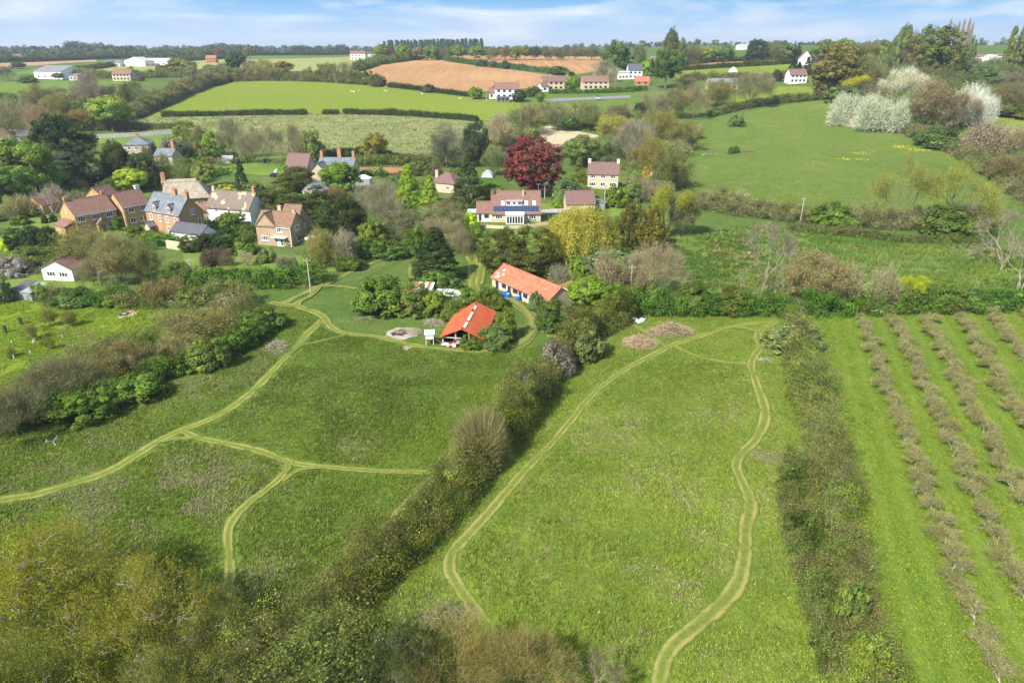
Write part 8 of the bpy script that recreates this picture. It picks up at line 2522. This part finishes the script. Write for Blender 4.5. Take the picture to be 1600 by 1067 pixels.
# middle hedge and thicket hedge bushes
for b in ((710, 640, 802, 740, 'roundtwig', (0.19, 0.16, 0.085), 'large round bare willow bush in the middle hedge'),
          (800, 568, 850, 640, 'blossom', (0.44, 0.42, 0.30), 'pale blossom bush in the middle hedge above the bare willow'),
          (845, 532, 895, 590, 'blossom', (0.42, 0.38, 0.28), 'dusty white blossom bush near the top of the middle hedge'),
          (880, 505, 940, 565, 'shrub', (0.13, 0.125, 0.045), 'brown-green bush at the upper end of the middle hedge'),
          (340, 455, 380, 482, 'blossom', (0.60, 0.57, 0.48), 'white blossom bush at the right end of the young orchard hedge'),
          (322, 438, 350, 456, 'blossom', (0.46, 0.46, 0.33), 'small pale blossom bush above the white one in the young orchard hedge'),
          (224, 434, 280, 482, 'twig', (0.24, 0.185, 0.09), 'golden-brown upright bare bush above the beehives'),
          (280, 446, 326, 482, 'shrub', (0.09, 0.13, 0.035), 'green bush right of the golden-brown bare bush'),
          (218, 454, 236, 476, 'shrub', (0.2, 0.23, 0.03), 'small lime bush left of the golden-brown bare bush'),
          (160, 450, 216, 480, 'shrub', (0.085, 0.14, 0.03), 'green bush above the dark fire ring'),
          (92, 448, 150, 480, 'shrub', (0.095, 0.125, 0.035), 'bramble bush in front of the white hut'),
          (268, 480, 378, 552, 'sparse', (0.16, 0.15, 0.06), 'wide olive-brown tree in the thicket hedge below the blossom'),
          (294, 522, 356, 580, 'shrub', (0.10, 0.155, 0.04), 'dense green bush at the foot of the wide olive-brown tree'),
          (245, 520, 300, 574, 'sparse', (0.20, 0.18, 0.09), 'pale ivy-clad thorn in the middle of the thicket hedge'),
          (150, 528, 240, 604, 'sparse', (0.15, 0.13, 0.06), 'brown thorn in the middle of the thicket hedge'),
          (60, 550, 156, 640, 'bare', (0.17, 0.15, 0.085), 'grey-brown bare thorn in the thicket hedge'),
          (-20, 590, 90, 690, 'bare', (0.165, 0.145, 0.085), 'large grey-brown bare thorn at the left end of the thicket hedge'),
          (106, 606, 190, 662, 'shrub', (0.075, 0.135, 0.026), 'dense green elder bush at the foot of the thicket hedge'),
          (170, 580, 258, 628, 'shrub', (0.08, 0.145, 0.028), 'fresh green elder bush right of the denser one'),
          (376, 478, 442, 520, 'shrub', (0.075, 0.125, 0.028), 'green bush at the right end of the thicket hedge by the path')):
    T(b[4], *b[:4], b[5], b[6])
# young orchard fruit trees
for b in ((68, 480, 92, 512, 'young fruit tree, upper left in the young orchard'), (98, 484, 122, 512, 'young fruit tree, upper right in the young orchard'), (42, 506, 62, 534, 'leafing young fruit tree in the middle of the young orchard'), (8, 540, 26, 560, 'tiny bare fruit tree low in the young orchard'), (68, 523, 86, 548, 'spindly fruit tree low in the middle of the young orchard')):
    T('sparse', *b[:4], (0.15, 0.15, 0.04), b[4], 'young fruit trees')
# foreground willows, below the camera
for b in ((-60, 800, 220, 1040, (0.20, 0.21, 0.028), 'big yellow-green willow in the bottom left corner'),
          (110, 875, 330, 1090, (0.185, 0.195, 0.028), 'yellow-green willow right of the biggest one at the bottom left'),
          (270, 930, 440, 1100, (0.14, 0.16, 0.034), 'thin olive willow through which the looping path shows'),
          (-120, 960, 120, 1220, (0.15, 0.17, 0.028), 'olive willow cut by the bottom left corner'),
          (190, 1000, 380, 1220, (0.15, 0.17, 0.032), 'green-gold willow at the bottom edge, second from the corner')):
    T('fine', *b[:4], b[4], b[5])
for b in ((430, 960, 620, 1150, 'sparse', (0.115, 0.135, 0.04), 'grey-green tree at the bottom edge left of the middle hedge end'),
          (370, 985, 500, 1130, 'fine', (0.15, 0.155, 0.055), 'pale green thorn at the bottom edge beside the willows'),
          (540, 985, 690, 1140, 'fine', (0.085, 0.115, 0.035), 'dark green sallow at the bottom edge below the middle hedge'),
          (620, 985, 790, 1130, 'bare', (0.175, 0.14, 0.05), 'golden-brown bare tree at the bottom edge, left of a pair'),
          (740, 988, 900, 1130, 'bare', (0.185, 0.15, 0.058), 'golden-brown bare tree at the bottom edge, right of a pair'),
          (880, 1000, 970, 1100, 'limb', (0.235, 0.19, 0.11), 'small pale bare tree at the bottom edge right of the golden-brown pair')):
    T(b[4], *b[:4], b[5], b[6])
T('shrub', 722, 522, 754, 548, (0.075, 0.125, 0.026), 'leafy bush in front of the open gable of the red barn')
for k in range(34):
    px = 1395 + 225 * rng.random(); py = 112 + 62 * rng.random()
    if py > 150 and px < 1560 or py < 118 and px > 1480:
        py = 132
    w_ = 26 + 16 * rng.random()
    T(('sparse', 'bare', 'sparse', 'broad')[k % 4], px - w_ / 2, py - 26 - 8 * rng.random(), px + w_ / 2, py + 6, ((0.13, 0.135, 0.06), (0.175, 0.155, 0.10), (0.15, 0.15, 0.065), (0.10, 0.125, 0.05))[k % 4], 'one of the grey-olive trees in the wood on the upper right hillside', 'trees of the hillside wood')
for k in range(16):
    px = -20 + 215 * rng.random(); py = 168 + 36 * rng.random(); w_ = 26 + 14 * rng.random()
    T(('sparse', 'bare', 'broad')[k % 3], px - w_ / 2, py - 28, px + w_ / 2, py + 5, ((0.15, 0.145, 0.06), (0.19, 0.165, 0.10), (0.11, 0.14, 0.04))[k % 3], 'one of the brown-olive trees in the wood at the left edge below the far farm', 'trees of the left wood')
# the long row of poplars on the horizon
for k in range(34):
    px = 602 + k * 4.55 + rng.normal() * 0.8
    g = far(px, 1150)
    plant('poplar', (g.x, g.y, g.z - 0.3), 7.0, 19 + 2.5 * rng.random(), (0.10, 0.125, 0.075), 'grey-green poplar in the long row on the central skyline', 'poplars in the skyline row')
# skyline trees
SK = [(596, 70, 26, (0.17, 0.19, 0.035)), (612, 76, 22, (0.12, 0.05, 0.05)), (630, 70, 24, (0.15, 0.19, 0.035)), (652, 74, 20, (0.17, 0.15, 0.07)), (675, 71, 26, (0.15, 0.20, 0.035)), (700, 75, 20, (0.12, 0.13, 0.05)),
      (716, 71, 22, (0.16, 0.20, 0.035)), (742, 72, 24, (0.14, 0.185, 0.03)), (770, 73, 24, (0.15, 0.14, 0.055)), (790, 72, 22, (0.17, 0.13, 0.06)), (805, 72, 20, (0.19, 0.18, 0.03)), (820, 71, 18, (0.18, 0.18, 0.03)),
      (836, 72, 20, (0.07, 0.085, 0.06)), (855, 72, 24, (0.15, 0.13, 0.07)), (873, 74, 22, (0.10, 0.125, 0.05)), (898, 69, 20, (0.16, 0.14, 0.09)), (924, 72, 26, (0.14, 0.13, 0.06))]
words_ = ['leftmost tree', 'dark reddish tree', 'third tree', 'brownish tree', 'broad lime tree', 'dull olive tree', 'lime tree', 'rounded green tree', 'olive tree', 'brown tree', 'golden tree', 'yellow-green tree', 'blue-grey dark tree', 'wide brown tree', 'green low tree', 'tall thin-leaved tree', 'broad brown-olive tree']
where_ = ['under the left end of the poplar row', 'under the left end of the poplar row', 'under the poplar row', 'under the left half of the poplar row', 'under the middle of the poplar row', 'in the middle under the poplar row', 'under the right half of the poplar row', 'under the right end of the poplar row', 'just right of the poplar row', 'second right of the poplar row', 'third right of the poplar row', 'above the upper ploughed field', 'above the middle of the upper ploughed field', 'above the upper ploughed field, right of centre', 'above the right part of the upper ploughed field', 'above the right part of the upper ploughed field', 'left of the tall broad green tree on the skyline']
for (px, top, w_, c), a_, b_ in zip(SK, words_, where_):
    T('broad' if c[1] > 0.14 else 'sparse', px - w_ / 2, top, px + w_ / 2, 92, c, f'{a_} {b_}', dist=760)
SK2 = [(1046, 45, 20, 78, 'broad', (0.07, 0.10, 0.05), 'tall narrow dark tree alone on the central skyline'), (1064, 60, 16, 84, 'broad', (0.12, 0.16, 0.07), 'pale green tree right of the tall narrow skyline tree'),
       (1050, 68, 34, 98, 'sparse', (0.19, 0.16, 0.045), 'golden-brown tree below the tall narrow skyline tree'), (1082, 66, 30, 96, 'sparse', (0.14, 0.14, 0.05), 'olive skyline tree right of the golden-brown one'), (1104, 74, 26, 94, 'broad', (0.19, 0.18, 0.03), 'yellow-olive tree above the right ploughed strip'),
       (1075, 78, 30, 98, 'bare', (0.16, 0.11, 0.08), 'dark brown tree behind the right ploughed strip'), (1130, 70, 34, 92, 'broad', (0.11, 0.15, 0.06), 'soft green skyline tree left of the white warehouse'), (1180, 62, 34, 94, 'yew', (0.05, 0.065, 0.045), 'dark pine on the skyline right of the white warehouse'),
       (1204, 66, 32, 94, 'sparse', (0.13, 0.13, 0.07), 'grey-olive tree right of the skyline pine'), (1226, 68, 30, 92, 'broad', (0.12, 0.15, 0.05), 'green tree left of the steep red gable'), (1240, 67, 18, 88, 'yew', (0.04, 0.055, 0.04), 'small dark tree beside the steep red gable'),
       (1290, 63, 44, 88, 'broad', (0.125, 0.155, 0.055), 'green tree right of the steep red gable'), (1322, 62, 44, 92, 'broad', (0.12, 0.15, 0.05), 'wide green skyline tree above the golden-brown tree'), (1352, 66, 36, 95, 'sparse', (0.15, 0.15, 0.06), 'olive skyline tree left of the cream cottage'), (1376, 63, 30, 95, 'broad', (0.16, 0.17, 0.045), 'yellow-green skyline tree near the cream cottage'), (1410, 66, 40, 100, 'sparse', (0.15, 0.135, 0.075), 'brown tree under the grey-green skyline tree')]
for px, top, w_, bot, kd, c, lab in SK2:
    T(kd, px - w_ / 2, top, px + w_ / 2, bot, c, lab, dist=600 if px < 1260 else 520)
# far woods towards the horizon, as masses
def far_wood(label, x0, x1, dist, depth_, h, col, n):
    m = MB(); C = []
    for q in range(n):
        d = dist + depth_ * rng.random(); px = x0 + (x1 - x0) * rng.random(); g = far(px, d)
        hh = h * (0.55 + 0.75 * vnoise(g.x, g.y, 60.0)) * (0.8 + 0.4 * rng.random())
        for _ in range(5):
            C.append((g.x + rng.normal() * h * 0.35, g.y + rng.normal() * h * 0.3, g.z + hh * (0.15 + 0.75 * rng.random()), hh * 0.36))
    C = np.array(C)
    cl = np.asarray(col) * np.clip(1 + 0.25 * rng.normal(size=(len(C), 1)), 0.5, 1.6)
    bushes(m, C[:, :3], C[:, 3], cl, np.ones(len(C)), np.full(len(C), h * 0.12), 34)
    o = obj('woodland', m.mesh('woodland', M_hedge)); o.color = (1, 1, 1, 1)
    tag(o, label, 'wood', None, 'stuff')


far_wood('dark woods and hedges across the far left plain', -120, 360, 1000, 300, 9, (0.075, 0.09, 0.045), 330)
far_wood('dark tree belt along the left horizon', -200, 600, 1500, 900, 11, (0.065, 0.08, 0.05), 420)
far_wood('distant tree belt along the central and right horizon', 600, 1750, 1300, 900, 10, (0.075, 0.09, 0.055), 420)
far_wood('clump of tall trees on the left horizon', 112, 205, 1400, 80, 15, (0.06, 0.075, 0.05), 60)
far_wood('clump of tall trees left of centre on the horizon', 318, 400, 1500, 80, 13, (0.06, 0.075, 0.05), 50)
far_wood('tree clump near the tall white house on the horizon', 460, 540, 1350, 120, 13, (0.065, 0.08, 0.05), 50)

# ------------------------------------------------------------------ apple orchard, every tree its own object
rows = [((1347, 506), (1557, 1075), 'first'), ((1397, 506), (1597, 938), 'second'), ((1447, 504), (1600, 800), 'third'), ((1503, 501), (1604, 678), 'fourth'), ((1553, 498), (1606, 578), 'fifth'), ((1600, 497), (1612, 512), 'sixth')]
for (a, b, nm) in rows:
    A = at(*a); Bq = at(*b); d = Bq - A; n = max(2, int(d.length / 1.3))
    for q in range(n + 1):
        p = A + d * (q / n)
        x = p.x + rng.normal() * 0.1; y = p.y + rng.normal() * 0.1
        plant('apple', (x, y, tz(x, y)), 2.0 + 0.6 * rng.random(), 1.7 + 0.6 * rng.random(), tuple(np.array((0.275, 0.245, 0.10)) * (0.85 + 0.3 * rng.random())), f'bare twiggy apple tree in the {nm} orchard row from the hedge', f'apple trees of the {nm} orchard row', rz=rng.random() * 6.28)
# ------------------------------------------------------------------ the air: far things fade to pale blue
ht = bpy.data.materials.new('air'); ht.use_nodes = True
hn = ht.node_tree; hn.nodes.clear()
ho = hn.nodes.new('ShaderNodeOutputMaterial'); hv = hn.nodes.new('ShaderNodeVolumePrincipled')
hv.inputs['Color'].default_value = (0.80, 0.88, 1.0, 1); hv.inputs['Density'].default_value = 0.00014; hv.inputs['Anisotropy'].default_value = 0.2
hn.links.new(hv.outputs[0], ho.inputs['Volume'])
m = MB(); m.box(-9500, -160, -12, 9500, 9500, 110)
o = obj('haze', m.mesh('haze', ht)); tag(o, 'thin blue haze of distance', 'haze', None, 'stuff')
